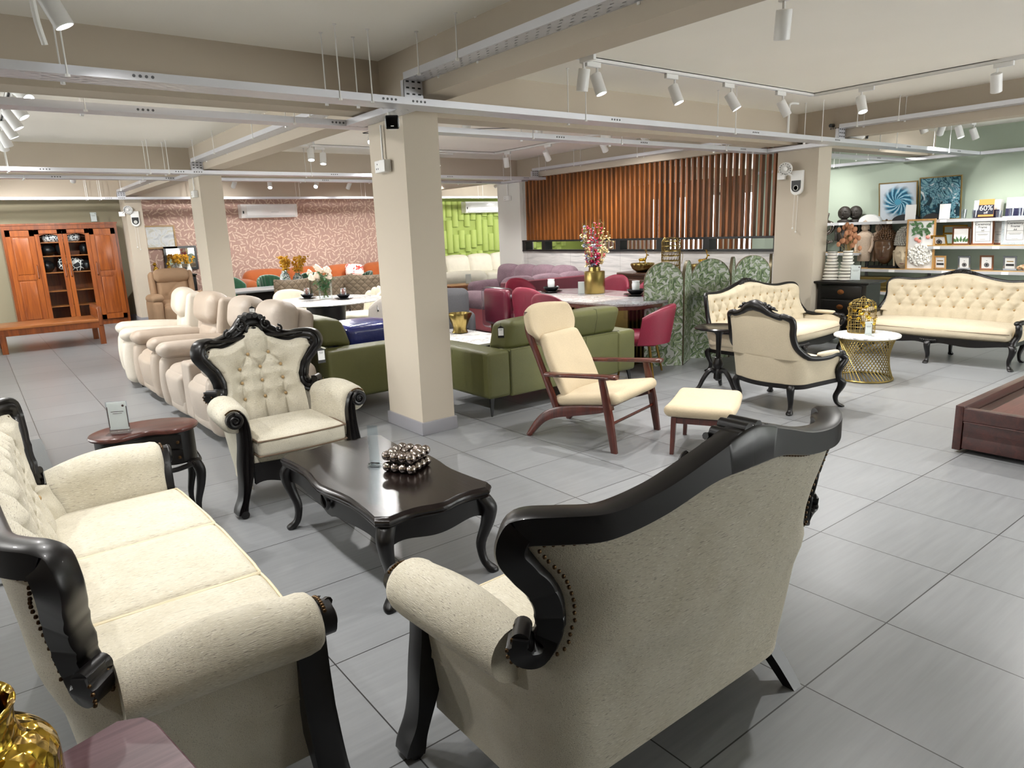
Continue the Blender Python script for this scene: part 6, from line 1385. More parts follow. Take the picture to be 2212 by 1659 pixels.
def buddha_head(name, label, loc, rz, h, hair, skin, tall=False, stand=True):
    """serene carved head: face, closed eyes, long ears, hair knobs in rows, top knot; front towards -y"""
    r = thing(name, label, 'statue', loc, rz); r.scale = (h, h, h)
    fz = .34 if tall else .40; f = MB()
    def face(u, v):
        a = (u - .5) * 2 * PI; z = v; t = (z - fz) / (fz * 1.02); q = .235 * math.sqrt(max(.02, 1 - (abs(t) ** 2.4))); q *= (1 - .16 * max(0, -t))
        x = q * math.sin(a); y = -q * 1.0 * math.cos(a)
        fr_ = math.exp(-(a / .5) ** 2)
        y -= .045 * math.exp(-(x / .028) ** 2) * (math.exp(-((z - fz * .72) / .05) ** 2) + .55 * math.exp(-((z - fz * .98) / .09) ** 2)) * (1 if abs(a) < 1.2 else 0)
        for s in (-1, 1): y += .028 * math.exp(-((x - s * .085) / .05) ** 2 - ((z - fz * 1.02) / .03) ** 2) * (1 if abs(a) < 1.3 else 0); y -= .018 * math.exp(-((x - s * .085) / .045) ** 2 - ((z - fz * .92) / .03) ** 2) * (1 if abs(a) < 1.3 else 0)
        y -= .022 * math.exp(-(x / .06) ** 2) * (math.exp(-((z - fz * .44) / .022) ** 2) + math.exp(-((z - fz * .34) / .022) ** 2)) * (1 if abs(a) < 1.2 else 0) ; y += .012 * math.exp(-(x / .055) ** 2 - ((z - fz * .39) / .008) ** 2) * (1 if abs(a) < 1.2 else 0)
        return (x, y, z)
    f.grid(face, 64, 40, cu=True); f.build('face', skin, r, 180)
    e = MB()
    for s in (-1, 1):
        e.tube([(s * x, -y, z) for x, y, z in ((.035, .222, fz * 1.0), (.07, .212, fz * .955), (.105, .19, fz * .95), (.14, .165, fz * .99))], [.003, .005, .005, .002], 6)
        e.tube([(s * x, -y, z) for x, y, z in ((.02, .232, fz * 1.10), (.06, .222, fz * 1.2), (.11, .19, fz * 1.2), (.155, .15, fz * 1.1))], [.005, .006, .006, .002], 6)
    e.build('eyes', hair if not tall else M_DKC, r)
    MB().tube([(x, -.235 + abs(x) * .25, fz * .40 + abs(x) * .06) for x in (-.055, -.03, 0, .03, .055)], [.003, .008, .010, .008, .003], 7).build('mouth', plain('dark_lips', '#5a2a26', .5), r)
    for s in (-1, 1):
        er = MB(); P_ = cat_([(s * .235, .0, fz * 1.25), (s * .262, .02, fz * 1.1), (s * .25, .0, fz * .8), (s * .235, .0, fz * .4), (s * .225, -.01, fz * .12)], 4); er.tube(P_, [.014, .03, .032, .026, .022] + [.022] * (len(P_) - 5), 9); er.build('ear', skin, r, 180)
    hr = MB(); H = 1.0
    def q_of(z):
        if tall: return .235 * (1 - .40 * ((z - .58) / .42) ** 2) * (1 if z < .86 else max(.35, 1 - (z - .86) * 3.2))
        t = (z - .52) / .30
        return .245 * math.sqrt(max(.05, 1 - min(1, max(0, t)) ** 2.2)) if z < .80 else .10 * math.sqrt(max(.05, 1 - ((z - .82) / .19) ** 2))
    hr.lathe([(q_of(z) * .95, z) for z in ([.58 + i * .042 for i in range(11)] if tall else [.54 + i * .046 for i in range(11)])], seg=28); z = .57 if tall else .56
    while z < .985:
        q = q_of(z); n = max(6, int(2 * PI * q / .052)); off = R.random()
        for i in range(n):
            a = 2 * PI * (i + off) / n; dz = .05 * max(0, math.cos(a + PI / 2)) ** 3 if not tall else 0
            hr.sph((q * math.cos(a), q * math.sin(a), z + dz), (.027, .027, .024), 7, 5)
        z += .042
    hr.build('hair', hair, r, 180)
    if stand:
        MB().box((0, .0, -.06), (.62, .3, .05)).build('base', M_BLK, r)
        for x in (-.06, .06): MB().cyl((x, .05, -.06), (x, .05, .06), .012, seg=8).build('rod', M_BLK, r)
    return r
R.seed(8)
b_ = buddha_head('statue', 'large dark brown carved head with knobbed hair on a black base', (12.16, 5.50, S1 + .075), -PI / 2 + .15, .70, M_BRZ, M_BRZ)
buddha_head('statue', 'pale carved head with very tall grey knobbed hair', (12.14, 5.16, S1), -PI / 2 + .1, .70, M_GREYC, M_PALE, True, False)
def figure(label, loc, rz, h, mat, slim=1.0, dark=False):
    r = thing('statue', label, 'statue', loc, rz); r.scale = (h, h, h); b = MB()
    b.rings([[(q * slim * 1.25 * math.cos(a), q * .75 * math.sin(a), z) for a in (2 * PI * i / 18 for i in range(18))] for z, q in ((.14, .085), (.15, .10), (.35, .105), (.5, .12), (.6, .14), (.66, .135), (.70, .09), (.73, .05))]); b.build('body', mat, r, 180)
    hd_ = MB().sph((0, -.01, .81), (.072, .078, .095), 16, 12); hd_.sph((0, -.085, .80), (.012, .018, .022), 8, 6)
    for s in (-1, 1): hd_.sph((s * .074, 0, .79), (.012, .018, .04), 8, 6); hd_.sph((s * .028, -.078, .825), (.016, .008, .006), 8, 5)
    hd_.build('head', mat, r, 180); ha = MB()
    for z, q in ((.86, .072), (.885, .062), (.91, .045), (.935, .028)):
        for i in range(max(5, int(q * 180))): a = 2 * PI * i / max(5, int(q * 180)); ha.sph((q * math.cos(a), q * math.sin(a), z), .013, 6, 4)
    ha.sph((0, 0, .90), (.05, .05, .05), 10, 8); ha.sph((0, 0, .955), (.026, .026, .03), 8, 6); ha.build('hair', mat, r, 180)
    ar = MB()
    for s in (-1, 1): ar.tube(cat_([(s * .15, 0, .63), (s * .17, 0, .5), (s * .165, -.02, .4), (s * .14, -.05, .32)], 4), [.04, .038, .036, .034] + [.03] * 9, 8)
    ar.build('sleeves', mat, r, 180)
    for x in (-.05, .05): MB().cyl((x, 0, .0), (x, 0, .16), .009, seg=8).build('rod', M_BLK, r)
    MB().box((0, 0, .01), (.28, .2, .02)).build('base', plain('wood_block', '#b48a5e', .6), r); return r
M_STONEC = plain('speckled_plaster', '#c9b49e', .85, vary=.28, vs=70, bumpv=.6, bs=60)
figure('pale standing carved figure with curled hair on the lowest shelf, nearer one', (12.14, 5.84, S1), -PI / 2 - .1, .86, M_STONEC, 1.0); figure('pale standing carved figure half hidden behind the nearer one', (12.24, 5.66, S1), -PI / 2 - .1, .83, M_STONEC, 1.0)
for i, (x, y) in enumerate(((12.14, 6.22), (12.24, 6.08))):
    r = thing('statue', ('dark carved round faced figure behind the dried flowers, left one', 'dark carved round faced figure behind the dried flowers, right one')[i], 'statue', (x, y, .98), -PI / 2); MB().lathe([(.10, 0), (.10, .02)], seg=16).build('base', M_BLK, r)
    for sx in (-.03, .03): MB().cyl((sx, 0, .02), (sx, 0, .16), .008, seg=8).build('rod', M_BLK, r)
    b = MB().rings([[(q * 1.2 * math.cos(a), q * .8 * math.sin(a), z) for a in (2 * PI * k / 14 for k in range(14))] for z, q in ((.14, .05), (.2, .085), (.3, .09), (.36, .05), (.42, .05), (.5, .06), (.54, .10), (.57, .03))]); b.build('body', M_DKC, r, 180); hd_ = MB().sph((0, 0, .67), (.115, .07, .115), 18, 12).sph((0, -.075, .66), (.014, .016, .03), 8, 6)
    for s in (-1, 1): hd_.sph((s * .045, -.06, .70), (.026, .012, .012), 8, 6)
    hd_.sph((0, -.066, .60), (.03, .012, .012), 8, 6); hd_.build('head', M_DKC, r, 180)
    for s in (-1, 1): MB().tube(cat_([(s * .09, 0, .53), (s * .12, -.02, .42), (s * .1, -.05, .3), (s * .1, -.05, .2)], 4), .024, 8).build('arm', M_DKC, r, 180)
sil = thing('sculpture', 'twisting silver sculpture beside the dark carved figures', 'sculpture', (12.1, 6.48, .98), -PI / 2); MB().box((0, 0, .01), (.2, .12, .02)).build('base', M_BLK, sil); MB().cyl((0, 0, .02), (0, 0, .16), .008, seg=8).build('rod', M_BLK, sil); MB().tube(cat_([(.10, 0, .2), (.0, 0, .18), (-.08, 0, .28), (.05, .02, .38), (.08, 0, .48), (-.03, 0, .55), (.0, 0, .68)], 6), [.02 + .022 * math.sin(PI * i / 36) for i in range(37)], 10).build('body', M_SILV, sil, 180)
# frames
M_FGOLD = metal('gilt_frame', '#c79a3f', .3); M_FROSE = metal('rose_gold_frame', '#c98f6e', .28); M_FMARB = marble('blue_marble_frame', '#b9c6cb', '#7d8f97', 6, .3); M_FSILV = metal('silver_frame', '#c9ccd0', .25); M_FOAK = wood('oak_frame', '#b07f45', '#d0a469', 2, .8, .4)
def photo_frame(label, y, z, w, h, fm, kind, tilt=.22, x=12.13, rz=-PI / 2, fw_=.022, title=None):
    r = picture('photo_frame', label, 'photo frame', (x, y, z), w, h, rz, fm, M_PAPER if kind != 'mint' else plain('mint_mount', '#c5dcd6', .4), .02, fw_, -tilt)
    r.rotation_euler = (tilt, 0, rz)
    pr = MB()
    if kind == 'certificate':
        a, b = w / 2 - fw_ - .03, h - fw_ - .03
        for s in (-1, 1): pr.bx(s * a - .002, s * a + .002, -.0035, -.0022, fw_ + .03, b)
        pr.bx(-a, a, -.0035, -.0022, fw_ + .03, fw_ + .034).bx(-a, a, -.0035, -.0022, b - .004, b)
        for k, wd in ((.48, .30), (.40, .24), (.36, .2), (.2, .12)): pr.bx(-w * wd, w * wd, -.0035, -.0022, h * k, h * k + .003)
    elif kind == 'seal':
        pr.rings([[(q * math.cos(a), -.0035, h * .34 + q * math.sin(a)) for a in (2 * PI * i / 20 for i in range(20))] for q in (w * .13, w * .19)], False); pr.cyl((0, -.0035, h * .34), (0, -.0022, h * .34), w * .11, seg=16); pr.bx(-w * .04, w * .04, -.0035, -.0022, h * .62, h * .65)
    elif kind == 'photo':
        pr.bx(-w * .3, w * .3, -.0035, -.0022, h * .3, h * .45); pr.m = 1; pr.bx(-w * .25, w * .25, -.0035, -.0022, h * .6, h * .66)
    elif kind == 'leafy':
        for i in range(5): pr.leaf((-.06 + i * .03, -.004, .04), ((-2 + i) * .4, 0, 1), (0, -1, 0), .10, .04)
    if pr.v: pr.build('print', [M_INK if kind != 'leafy' else M_LEAF, M_FGOLD], r)
    if title:
        for (t, sz, zz) in title:
            fc = bpy.data.curves.new('lettering', 'FONT'); fc.body = t; fc.size = sz; fc.align_x = 'CENTER'; fc.extrude = .0006; o = bpy.data.objects.new('lettering', fc); C.objects.link(o); o.parent = r; o.location = (0, -.004, zz); o.rotation_euler = (PI / 2, 0, 0); fc.materials.append(M_INK)
    return r
TT = [('Ceremony', .045, .295), ('Frame', .045, .25), ('A4', .035, .205)]
photo_frame('rose gold certificate frame titled Ceremony Frame on the middle shelf', 4.06, S2 + .014, .30, .40, M_FROSE, 'certificate', .2, 12.10, title=TT); photo_frame('blue marble certificate frame titled Ceremony Frame at the shelf end', 3.66, S2 + .014, .34, .41, M_FMARB, 'certificate', .12, 12.12, fw_=.035, title=TT)
photo_frame('rose gold certificate frame tucked behind the marble one', 3.86, S2 + .014, .28, .38, M_FROSE, 'certificate', .14, 12.22)
photo_frame('large gilt frame with mint mount behind the small leaning frames', 4.50, S2 + .014, .34, .30, M_FGOLD, 'mint', .15, 12.27); photo_frame('small gilt frame with a round seal leaning at the left of the middle shelf', 4.64, S2 + .014, .22, .17, M_FGOLD, 'seal', .5, 12.08); photo_frame('gilt frame with mint mount leaning behind the seal frame', 4.50, S2 + .014, .24, .2, M_FGOLD, 'mint', .4, 12.19)
photo_frame('copper frame with a fern print on the middle shelf', 4.36, S2 + .014, .24, .27, M_FROSE, 'leafy', .12, 12.12); photo_frame('copper frame half hidden between the fern print and the certificate', 4.20, S2 + .014, .2, .26, M_FROSE, 'blank', .12, 12.24)
photo_frame('oak frame with a gold topped photo, first on the lowest shelf', 4.62, S1 + .014, .17, .21, M_FOAK, 'photo', .2); photo_frame('silver frame with a round seal, second on the lowest shelf', 4.28, S1 + .014, .17, .21, M_FSILV, 'seal', .2); photo_frame('rose gold frame with a round seal, third on the lowest shelf', 3.98, S1 + .014, .18, .22, M_FROSE, 'seal', .2); photo_frame('pale frame with a bright photo, fourth on the lowest shelf', 3.68, S1 + .014, .17, .21, M_FSILV, 'photo', .2)
# tall box frame with flowers and white wool
bf = picture('shadow_box', 'tall oak shadow box of pink blossoms over a white wool disc', 'shadow box', (12.06, 4.90, S1), .40, .80, -PI / 2 + .15, M_FOAK, M_PAPER, .05, .022, .13); lf_ = MB(); R.seed(12)
for i in range(34): lf_.leaf((R.uniform(-.1, .15), -.012, R.uniform(.52, .74)), (R.gauss(0, 1), -.1, R.gauss(.1, 1)), (0, -1, .2), .085, .04)
lf_.build('leaves', M_LEAF, bf, 180); ro = MB()
for (x, z) in ((.10, .52), (-.06, .49), (-.02, .46)): ro.sph((x, -.02, z), (.03, .02, .03), 10, 7)
ro.build('blossoms', plain('pink_blossom', '#e79a8a', .7), bf, 180); wl = MB()
for i in range(240): a = R.uniform(0, 2 * PI); q = .165 * math.sqrt(R.random()); wl.sph((q * math.cos(a), -.012 - R.random() * .02, .24 + q * math.sin(a)), (R.uniform(.014, .024),) * 3, 6, 4)
wl.build('wool_disc', plain('white_wool', '#efece4', .95, bumpv=.6), bf, 180)
# things on the top shelf
M_GL2 = glass('clear_glass', '#f8fbff', .02, .78)
def tumbler(label, y, z, h=.13, q=.04, x=12.12): r = thing('drinking_glass', label, 'glass', (x, y, z)); MB().lathe([(q * .8, 0), (q, h), (q * .93, h), (q * .74, .012), (0, .012)], seg=20, caps=False).build('cup', M_GL2, r); return r
tumbler('clear drinking glass in front of the teal painting, left one', 4.36, S3, .14); tumbler('clear drinking glass in front of the teal painting, right one', 4.21, S3, .14); tumbler('clear glass beside the sale sign', 3.90, S3, .1); tumbler('clear glass in front of the farther white box', 3.74, S3, .15); tumbler('clear glass at the right end of the top shelf', 3.62, S3, .15)
def boxw(label, y0, y1, h, x0=12.2): o = boxy('carton', label, 'carton', x0, x0 + .16, y0, y1, S3, S3 + h, M_PAPER); MB().bx(-.0815, -.0802, -(y1 - y0) / 2, (y1 - y0) / 2, .0, h * .45).build('printed_band', plain('navy_print', '#2b2a4a', .5), o); return o
boxw('white and navy carton behind the sale sign', 3.92, 4.26, .26); boxw('white and navy carton behind the glasses at the right', 3.50, 3.84, .28)
sg = thing('sale_sign', 'orange and black sign reading 60 percent off on the top shelf', 'sign', (12.1, 4.06, S3), -PI / 2); MB().bx(-.10, .10, -.004, .004, .02, .27).build('board', plain('orange_card', '#d99a52', .5), sg); MB().bx(-.10, .10, -.006, -.004, .05, .19).build('dark_band', plain('navy_card', '#2a2b3a', .5), sg); MB().bx(-.1, .1, -.03, .03, 0, .015).build('base', M_ACR, sg)
for t, s_, x_, z_ in (('60%', .105, 0, .11), ('off', .05, .0, .062)):
    fc = bpy.data.curves.new('lettering', 'FONT'); fc.body = t; fc.size = s_; fc.align_x = 'CENTER'; fc.extrude = .0008; o = bpy.data.objects.new('lettering', fc); C.objects.link(o); o.parent = sg; o.location = (x_, -.0075, z_); o.rotation_euler = (PI / 2, 0, 0); fc.materials.append(M_PAPER)
for lab, y, s_ in (('white blank card standing before the blue swirl painting', 5.12, .20), ('white blank card standing before the teal painting', 4.62, .19)):
    o = thing('card', lab, 'card', (12.1, y, S3), -PI / 2); MB().box((0, 0, s_ * .62), (s_ * .8, .004, s_ * 1.2)).build('sheet', M_PAPER, o); MB().box((0, 0, .004), (s_ * .5, .06, .008)).build('base', M_ACR, o)
for lab, y, w_, h in (('black leather tray under the blue swirl painting', 5.2, .42, .10), ('black arched object before the teal painting', 4.80, .3, .10), ('white arched dish on the top shelf left of the paintings', 5.78, .36, .12)):
    o = MB().rings([[(x_, w_ / 2 * q * math.cos(t), h * q * math.sin(t)) for t in (PI * i / 16 for i in range(17))] for x_, q in ((-.05, .96), (-.04, 1), (.04, 1), (.05, .96))]).build('tray' if 'tray' in lab else 'dish', M_BLK if 'black' in lab else M_WHT, None, 40, (12.16, y, S3)); tag(o, lab, 'dish')
for i in range(3): boxy('gift_box', ('gold box in the pile behind the gold bird cage, top one', 'gold box in the pile behind the gold bird cage, middle one', 'gold box in the pile behind the gold bird cage, bottom one')[i], 'box', 12.02, 12.3, 5.2 - .1 * i, 6.0, .34 + .08 * (2 - i), .34 + .08 * (2 - i) + .078, M_GOLD2)
fa = thing('flower_bunch', 'small bunch of faded roses at the right end of the lowest shelf', 'flowers', (12.1, 3.42, S1)); fl = MB(); lf_ = MB()
for i in range(12): fl.sph((R.uniform(-.08, .08), R.uniform(-.14, .14), R.uniform(.02, .08)), R.uniform(.02, .032), 8, 6)
for i in range(16): lf_.leaf((R.uniform(-.08, .08), R.uniform(-.16, .16), R.uniform(.01, .06)), (R.gauss(0, 1), R.gauss(0, 1), R.gauss(.3, .4)), (0, 0, 1), .08, .03)
fl.build('flowers', plain('faded_rose', '#c9a07e', .8, vary=.3, vs=30), fa, 180); lf_.build('leaves', M_LEAF, fa, 180)
price_tag('price tag on the right wing of the settee under the shelves', (8.60, 2.38, .78), -PI / 2 + .6, 1.1)

# ------------------------------------------------------------------ cameras, outlets, emergency light, fans
def bullet(label, loc, aim, k=1.0, lowrail=True):
    r = thing('security_camera', label, 'security camera', loc); d = (V3(aim) - V3(loc)).normalized(); M = d.to_track_quat('-Y', 'Z').to_matrix().to_4x4()
    MB().rbox((0, -.02, 0), (.085 * k, .17 * k, .085 * k), .028 * k, 3, 2, M).build('body', M_WHT, r, 60); MB().rbox((0, -.105 * k - .02, 0), (.078 * k, .02, .078 * k), .0095, 3, 2, M).build('lens_face', plain('camera_face', '#08080a', .15), r); MB().tube([(0, .02, .03), (0, .05, .075), (0, .05, .11)], .012, 8).cyl((0, .05, .10), (0, .05, .115), .04, seg=16).build('bracket', M_WHT, r); MB().box((0, 0, 0), (.02, .004, .006), M @ T((.0, -.132 * k, -.025))).build('badge', M_WHT, r); return r
bullet('white bullet camera with black face under the tray on the nearest column', (2.52, 4.56, 2.345), (0, .2, 1.7), 1.15); bullet('white bullet camera on the tray above the column with the emergency light', (8.52, 4.30, 2.53), (10, 2.6, 2.2), 1.1)
def outlet(label, loc, rz, two=True):
    r = thing('socket', label, 'socket', loc, rz); MB().rbox((-.045, -.025, 0), (.09, .05, .09), .006, 2, 1).rbox((.045, -.03, 0), (.088, .06, .09), .006, 2, 1).build('body', M_WHT, r); h = MB()
    for x, z in ((-.045, .018), (-.058, -.016), (-.032, -.016)): h.box((x, -.0505, z), (.006, .002, .012))
    h.build('socket_holes', M_BLK, r); MB().cyl((0, -.02, .045), (0, -.02, .30), .009, seg=8).build('conduit', M_WHT, r); return r
outlet('white socket with conduit on the left face of the nearest column', (2.668, 4.98, 2.09), -PI / 2); outlet('white socket on the white column beside the slat screen', (8.418, 10.9, 2.17), -PI / 2); outlet('white box high on the left face of the middle column', (2.668, 10.5, 2.22), -PI / 2)
def emergency(label, loc, rz, ht=1.0):
    r = thing('emergency_light', label, 'emergency light', loc, rz); out = [(-.075, .10), (.075, .10)] + [(.075 * math.cos(a), -.12 + .075 * math.sin(a) ) for a in (-PI * i / 14 for i in range(15))]; MB().prism(out, 0, .05, RX(PI / 2)).build('body', M_WHT, r, 30); o2 = [(-.06, -.02), (.06, -.02)] + [(.06 * math.cos(a), -.10 + .06 * math.sin(a)) for a in (-PI * i / 14 for i in range(15))]; MB().prism(o2, .05, .056, RX(PI / 2)).build('dark_cover', M_BLK, r, 30); MB().lathe([(.034, 0), (.03, .006), (.026, 0)], seg=20, M=T((0, -.058, -.11)) @ RX(PI / 2)).build('lens_ring', M_WHT, r)
    M = T((-.11, -.10, .14)) @ RX(.35) @ RZ(.2); cap = MB().lathe([(.0, 0), (.07, 0), (.08, .02), (.082, .05), (.074, .05), (.07, .02), (0, .02)], seg=28, M=M @ RX(PI / 2)); cap.build('round_fan', M_WHT, r); sp_ = MB()
    for i in range(14): a = 2 * PI * i / 14; sp_.sph((.066 * math.cos(a), 0, .066 * math.sin(a)), (.006, .004, .006), 6, 4, M @ T((0, -.05, 0)))
    sp_.build('vent_holes', M_BLK, r); MB().sph((0, -.04, 0), (.03, .02, .03), 12, 8, M).build('hub', M_WHT, r); MB().tube([(-.11, -.08, .08), (-.08, -.05, .05), (-.05, -.03, .04)], .014, 8).build('neck', M_WHT, r)
    for x in (-.025, .02): MB().cyl((x, -.03, -.19), (x - .008, -.03, -.62 - (x * 1)), .002, seg=5).sph((x - .008, -.03, -.63 - x), (.011, .011, .014), 8, 6).build('pull_cord', M_WHT, r)
    MB().rbox((-.22, -.02, .05), (.11, .04, .09), .006, 2, 1).build('switch_box', M_WHT, r); MB().tube([(-.22, -.04, .06), (-.18, -.07, .1), (-.14, -.08, .12)], .006, 6).build('cable', M_WHT, r); return r
emergency('white emergency unit with pull cords on the broad right hand column', (8.418, 4.93, 2.07), -PI / 2); emergency('white emergency unit with pull cords on the rear left column', (2.82, 15.898, 2.12), -.2)
fn_ = thing('wall_fan', 'clear bladed wall fan poking out behind the nearest column', 'wall fan', (3.02, 5.6, 2.36), 0); MB().rbox((-.02, 0, 0), (.12, .22, .2), .02, 2, 1).build('motor', plain('fan_grey', '#b9b6b0', .4), fn_); MB().cyl((.03, -.1, -.08), (.20, -.22, -.02), .016, seg=10).build('shaft', M_GRYM, fn_); M_FB = glass('clear_blade', '#e9edf2', .05, .8)
hub = V3((.22, -.24, -.02)); ax_ = V3((.82, -.57, .12)).normalized(); e1 = ax_.orthogonal().normalized(); e2 = ax_.cross(e1); MB().cyl(tuple(hub - ax_ * .03), tuple(hub + ax_ * .03), .035, seg=14).build('hub', M_FB, fn_)
for i in range(3):
    a = 1.1 + i * 2.094; d = e1 * math.cos(a) + e2 * math.sin(a); sd = ax_.cross(d); b = MB()
    b.grid(lambda u, v: tuple(hub + d * (.03 + .22 * v) + sd * ((u - .5) * .14 * math.sin(PI * min(1, .15 + v * .95)) ** .6) + ax_ * ((u - .5) * .03)), 7, 10); b.build('blade', M_FB, fn_, 180)
# loose bits: conduit, black cables
for lab, P_ in (('white conduit bent down from the ceiling at the top left', [(.42, 3.9, 2.84), (.42, 3.92, 2.6), (.44, 3.94, 2.47)]), ('pale conduit dropping from the ceiling near the corner of the right rail', [(7.6, 4.5, 2.83), (7.45, 4.5, 2.82), (7.42, 4.5, 2.75), (7.42, 4.5, 2.46)]), ('pale conduit hook above the mauve sofa', [(6.6, 10.0, 2.83), (6.1, 10.0, 2.83), (6.05, 10.0, 2.78), (6.05, 10.0, 2.49)]), ('thin dark conduit along the far right ceiling', [(6.1, .55, 2.832), (6.3, -.8, 2.832)]), ('thin wire run on the ceiling behind the nearest column', [(4.2, 8.2, 2.83), (4.2, 8.2, 2.81), (5.2, 7.6, 2.835), (7.0, 6.6, 2.835)])):
    o = MB().tube(cat_(P_, 5), .013 if 'pale' in lab or 'white' in lab else .005, 8).build('conduit', M_WHT if 'dark' not in lab and 'thin' not in lab else M_GRYM); tag(o, lab, 'conduit')
o = MB().tube(cat_([(8.32, 4.5, 2.64), (8.5, 4.52, 2.66), (8.75, 4.5, 2.74), (8.95, 4.52, 2.68), (9.1, 4.5, 2.62)], 6), .022, 8).build('cable_bundle', M_BLK); tag(o, 'black cable bundle above the tray at the right hand column', 'cable')
rug_ = MB().bx(-1.2, .26, 3.95, 6.9, .001, .012).build('rug', plain('grey_rug', '#77797a', .95, vary=.1, vs=90, bumpv=.5, bs=200)); tag(rug_, 'flat grey rug on the aisle floor behind the left sofa', 'rug')
EXPO = 0.9
M_TRACK = plain('track_white', '#dcdcdb', .4, vary=.02); M_TRK2 = plain('track_slot', '#3a3b3f', .4)
M_LENS = emis('lamp_lens', '#f4faff', 14.0)
def rail(pts, label):
    r = thing('track_rail', label, 'track rail', (pts[0][0], pts[0][1], ZC))
    for (a, b) in zip(pts[:-1], pts[1:]):
        dx, dy = b[0] - a[0], b[1] - a[1]; L = math.hypot(dx, dy); M = T((a[0] - pts[0][0], a[1] - pts[0][1], 0)) @ RZ(math.atan2(dy, dx))
        mb = MB(); mb.bx(0, L, -.018, -.011, -.03, 0, M).bx(0, L, .011, .018, -.03, 0, M).bx(0, L, -.018, .018, -.006, 0, M)
        mb.build('rail_channel', M_TRACK, r); MB().bx(0, L, -.011, .011, -.02, -.006, M).build('rail_slot', M_TRK2, r)
LAMPS = []
def spot(x, y, aim, label, power=60, along=0, cone=112, on=True, blend=.85):
    """track spotlight: adapter on the rail, stem and tilted can; aim is the point it lights"""
    r = thing('track_spotlight', label, 'spotlight', (x, y, ZC - .03), 0, 'white cylinder track spotlights')
    A = RZ(along); MB().box((0, 0, -.02), (.15, .032, .04), A, bev=.006).build('adapter', M_TRACK, r)
    MB().cyl((.045 * math.cos(along), .045 * math.sin(along), -.04), (.045 * math.cos(along), .045 * math.sin(along), -.11), .009, seg=8).build('stem', M_TRACK, r)
    p = V3((.045 * math.cos(along), .045 * math.sin(along), -.13)); d = (V3(aim) - (V3((x, y, ZC - .03)) + p)).normalized(); q = d.to_track_quat('-Z', 'Y').to_matrix().to_4x4()
    M = T(p) @ q
    h = MB(); h.lathe([(.02, .05), (.042, .048), (.044, .04), (.044, -.105), (.040, -.108), (.036, -.098), (.034, -.092)], seg=24, M=M); hh = h.build('lamp_can', M_TRACK, r)
    MB().lathe([(.0, -.0935), (.036, -.0935), (.036, -.0925), (0, -.0925)], seg=20, M=M).build('lens', M_LENS if on else M_TRK2, r)
    if on and power:
        L = bpy.data.lights.new('spot_light', 'SPOT'); L.energy = power * 1.05; L.spot_size = math.radians(cone); L.spot_blend = blend; L.shadow_soft_size = .035; L.color = (1, .98, .955)
        o = bpy.data.objects.new('spot_light', L); C.objects.link(o); o.parent = r; o.matrix_local = M @ T((0, 0, -.112)); LAMPS.append(L)
    return r
# right-hand bay in front of the slat screen
rail([(3.85, 4.1), (7.2, 4.1), (7.2, -2.5), (3.85, -2.5), (3.85, 4.1)], 'rectangular white track rail on the ceiling of the right hand bay')
spot(3.86, 3.98, (3.9, 4.6, 0), 'upright white spotlight can at the left end of the right bay rail', 0, PI / 2, on=False)
spot(4.03, 4.1, (4.5, 3.3, 0), 'lit spotlight beside the upright can on the right bay rail', 70)
spot(4.95, 4.1, (5.4, 3.2, .2), 'lit spotlight on the right bay rail, second from its left end', 70)
spot(5.75, 4.1, (6.6, 2.9, .2), 'lit spotlight on the right bay rail, third from its left end', 70)
spot(6.6, 4.1, (7.6, 3.3, .4), 'glaring spotlight just before the corner of the right bay rail', 70)
spot(7.2, 3.55, (6.7, 2.7, 0), 'lit spotlight just past the corner of the right bay rail', 70, PI / 2)
spot(7.2, 2.4, (8.3, 2.6, .3), 'downward spotlight can on the right arm of the right bay rail', 70, PI / 2)
spot(3.85, 2.35, (4.4, 2.9, 0), 'unlit looking spotlight against the near right ceiling', 70, PI / 2)
for i, (x, y, a) in enumerate(((3.85, 1.45, (3.0, 1.7, 0)), (7.2, 1.3, (5.9, 1.2, .3)))): spot(x, y, a, 'track spotlight of the right bay above and behind the viewpoint', 70, PI / 2)
# left-hand bay over the cream suite
rail([(.5, 4.1), (.5, -2.5), (-2.4, -2.5), (-2.4, 4.1), (.5, 4.1)], 'white track rail on the ceiling of the left hand bay')
spot(.5, 4.0, (1.5, 3.9, .4), 'large lit spotlight at the top left over the cream suite', 48, PI / 2)
for (x, y, a) in ((.5, 3.1, (.75, 2.3, .4)), (.5, 2.3, (1.45, 3.0, .4)), (.5, 1.5, (.7, 2.3, .4)), (-.6, 4.1, (.1, 3.2, .4)), (-2.4, 2, (-1, 2, .3))): spot(x, y, a, 'track spotlight of the left bay above the viewpoint', 40, PI / 2)
# left back bay
rail([(.5, 9.2), (.5, 6.1), (-2.4, 6.1), (-2.4, 9.2), (.5, 9.2)], 'white track rail at the left edge behind the nearest beam')
for i, (y, a, on) in enumerate(((6.3, (1.7, 4.3, .9), 1), (6.9, (1.7, 6.5, .5), 1), (7.5, (1.6, 7.3, .4), 1), (8.1, (1.5, 8.2, .4), 1), (8.8, (1.3, 9.4, .3), 1), (9.15, (.9, 10.8, .3), 1))):
    spot(.5, y, a, ('bright spotlight facing the viewer at the left edge between two trays', 'spotlight can just under the second tray at the left edge', 'tilted spotlight can of the left edge cluster, third from the front', 'lit spotlight low in the left edge cluster', 'spotlight near the back of the left edge cluster', 'rearmost spotlight of the left edge cluster')[i], 55, PI / 2)
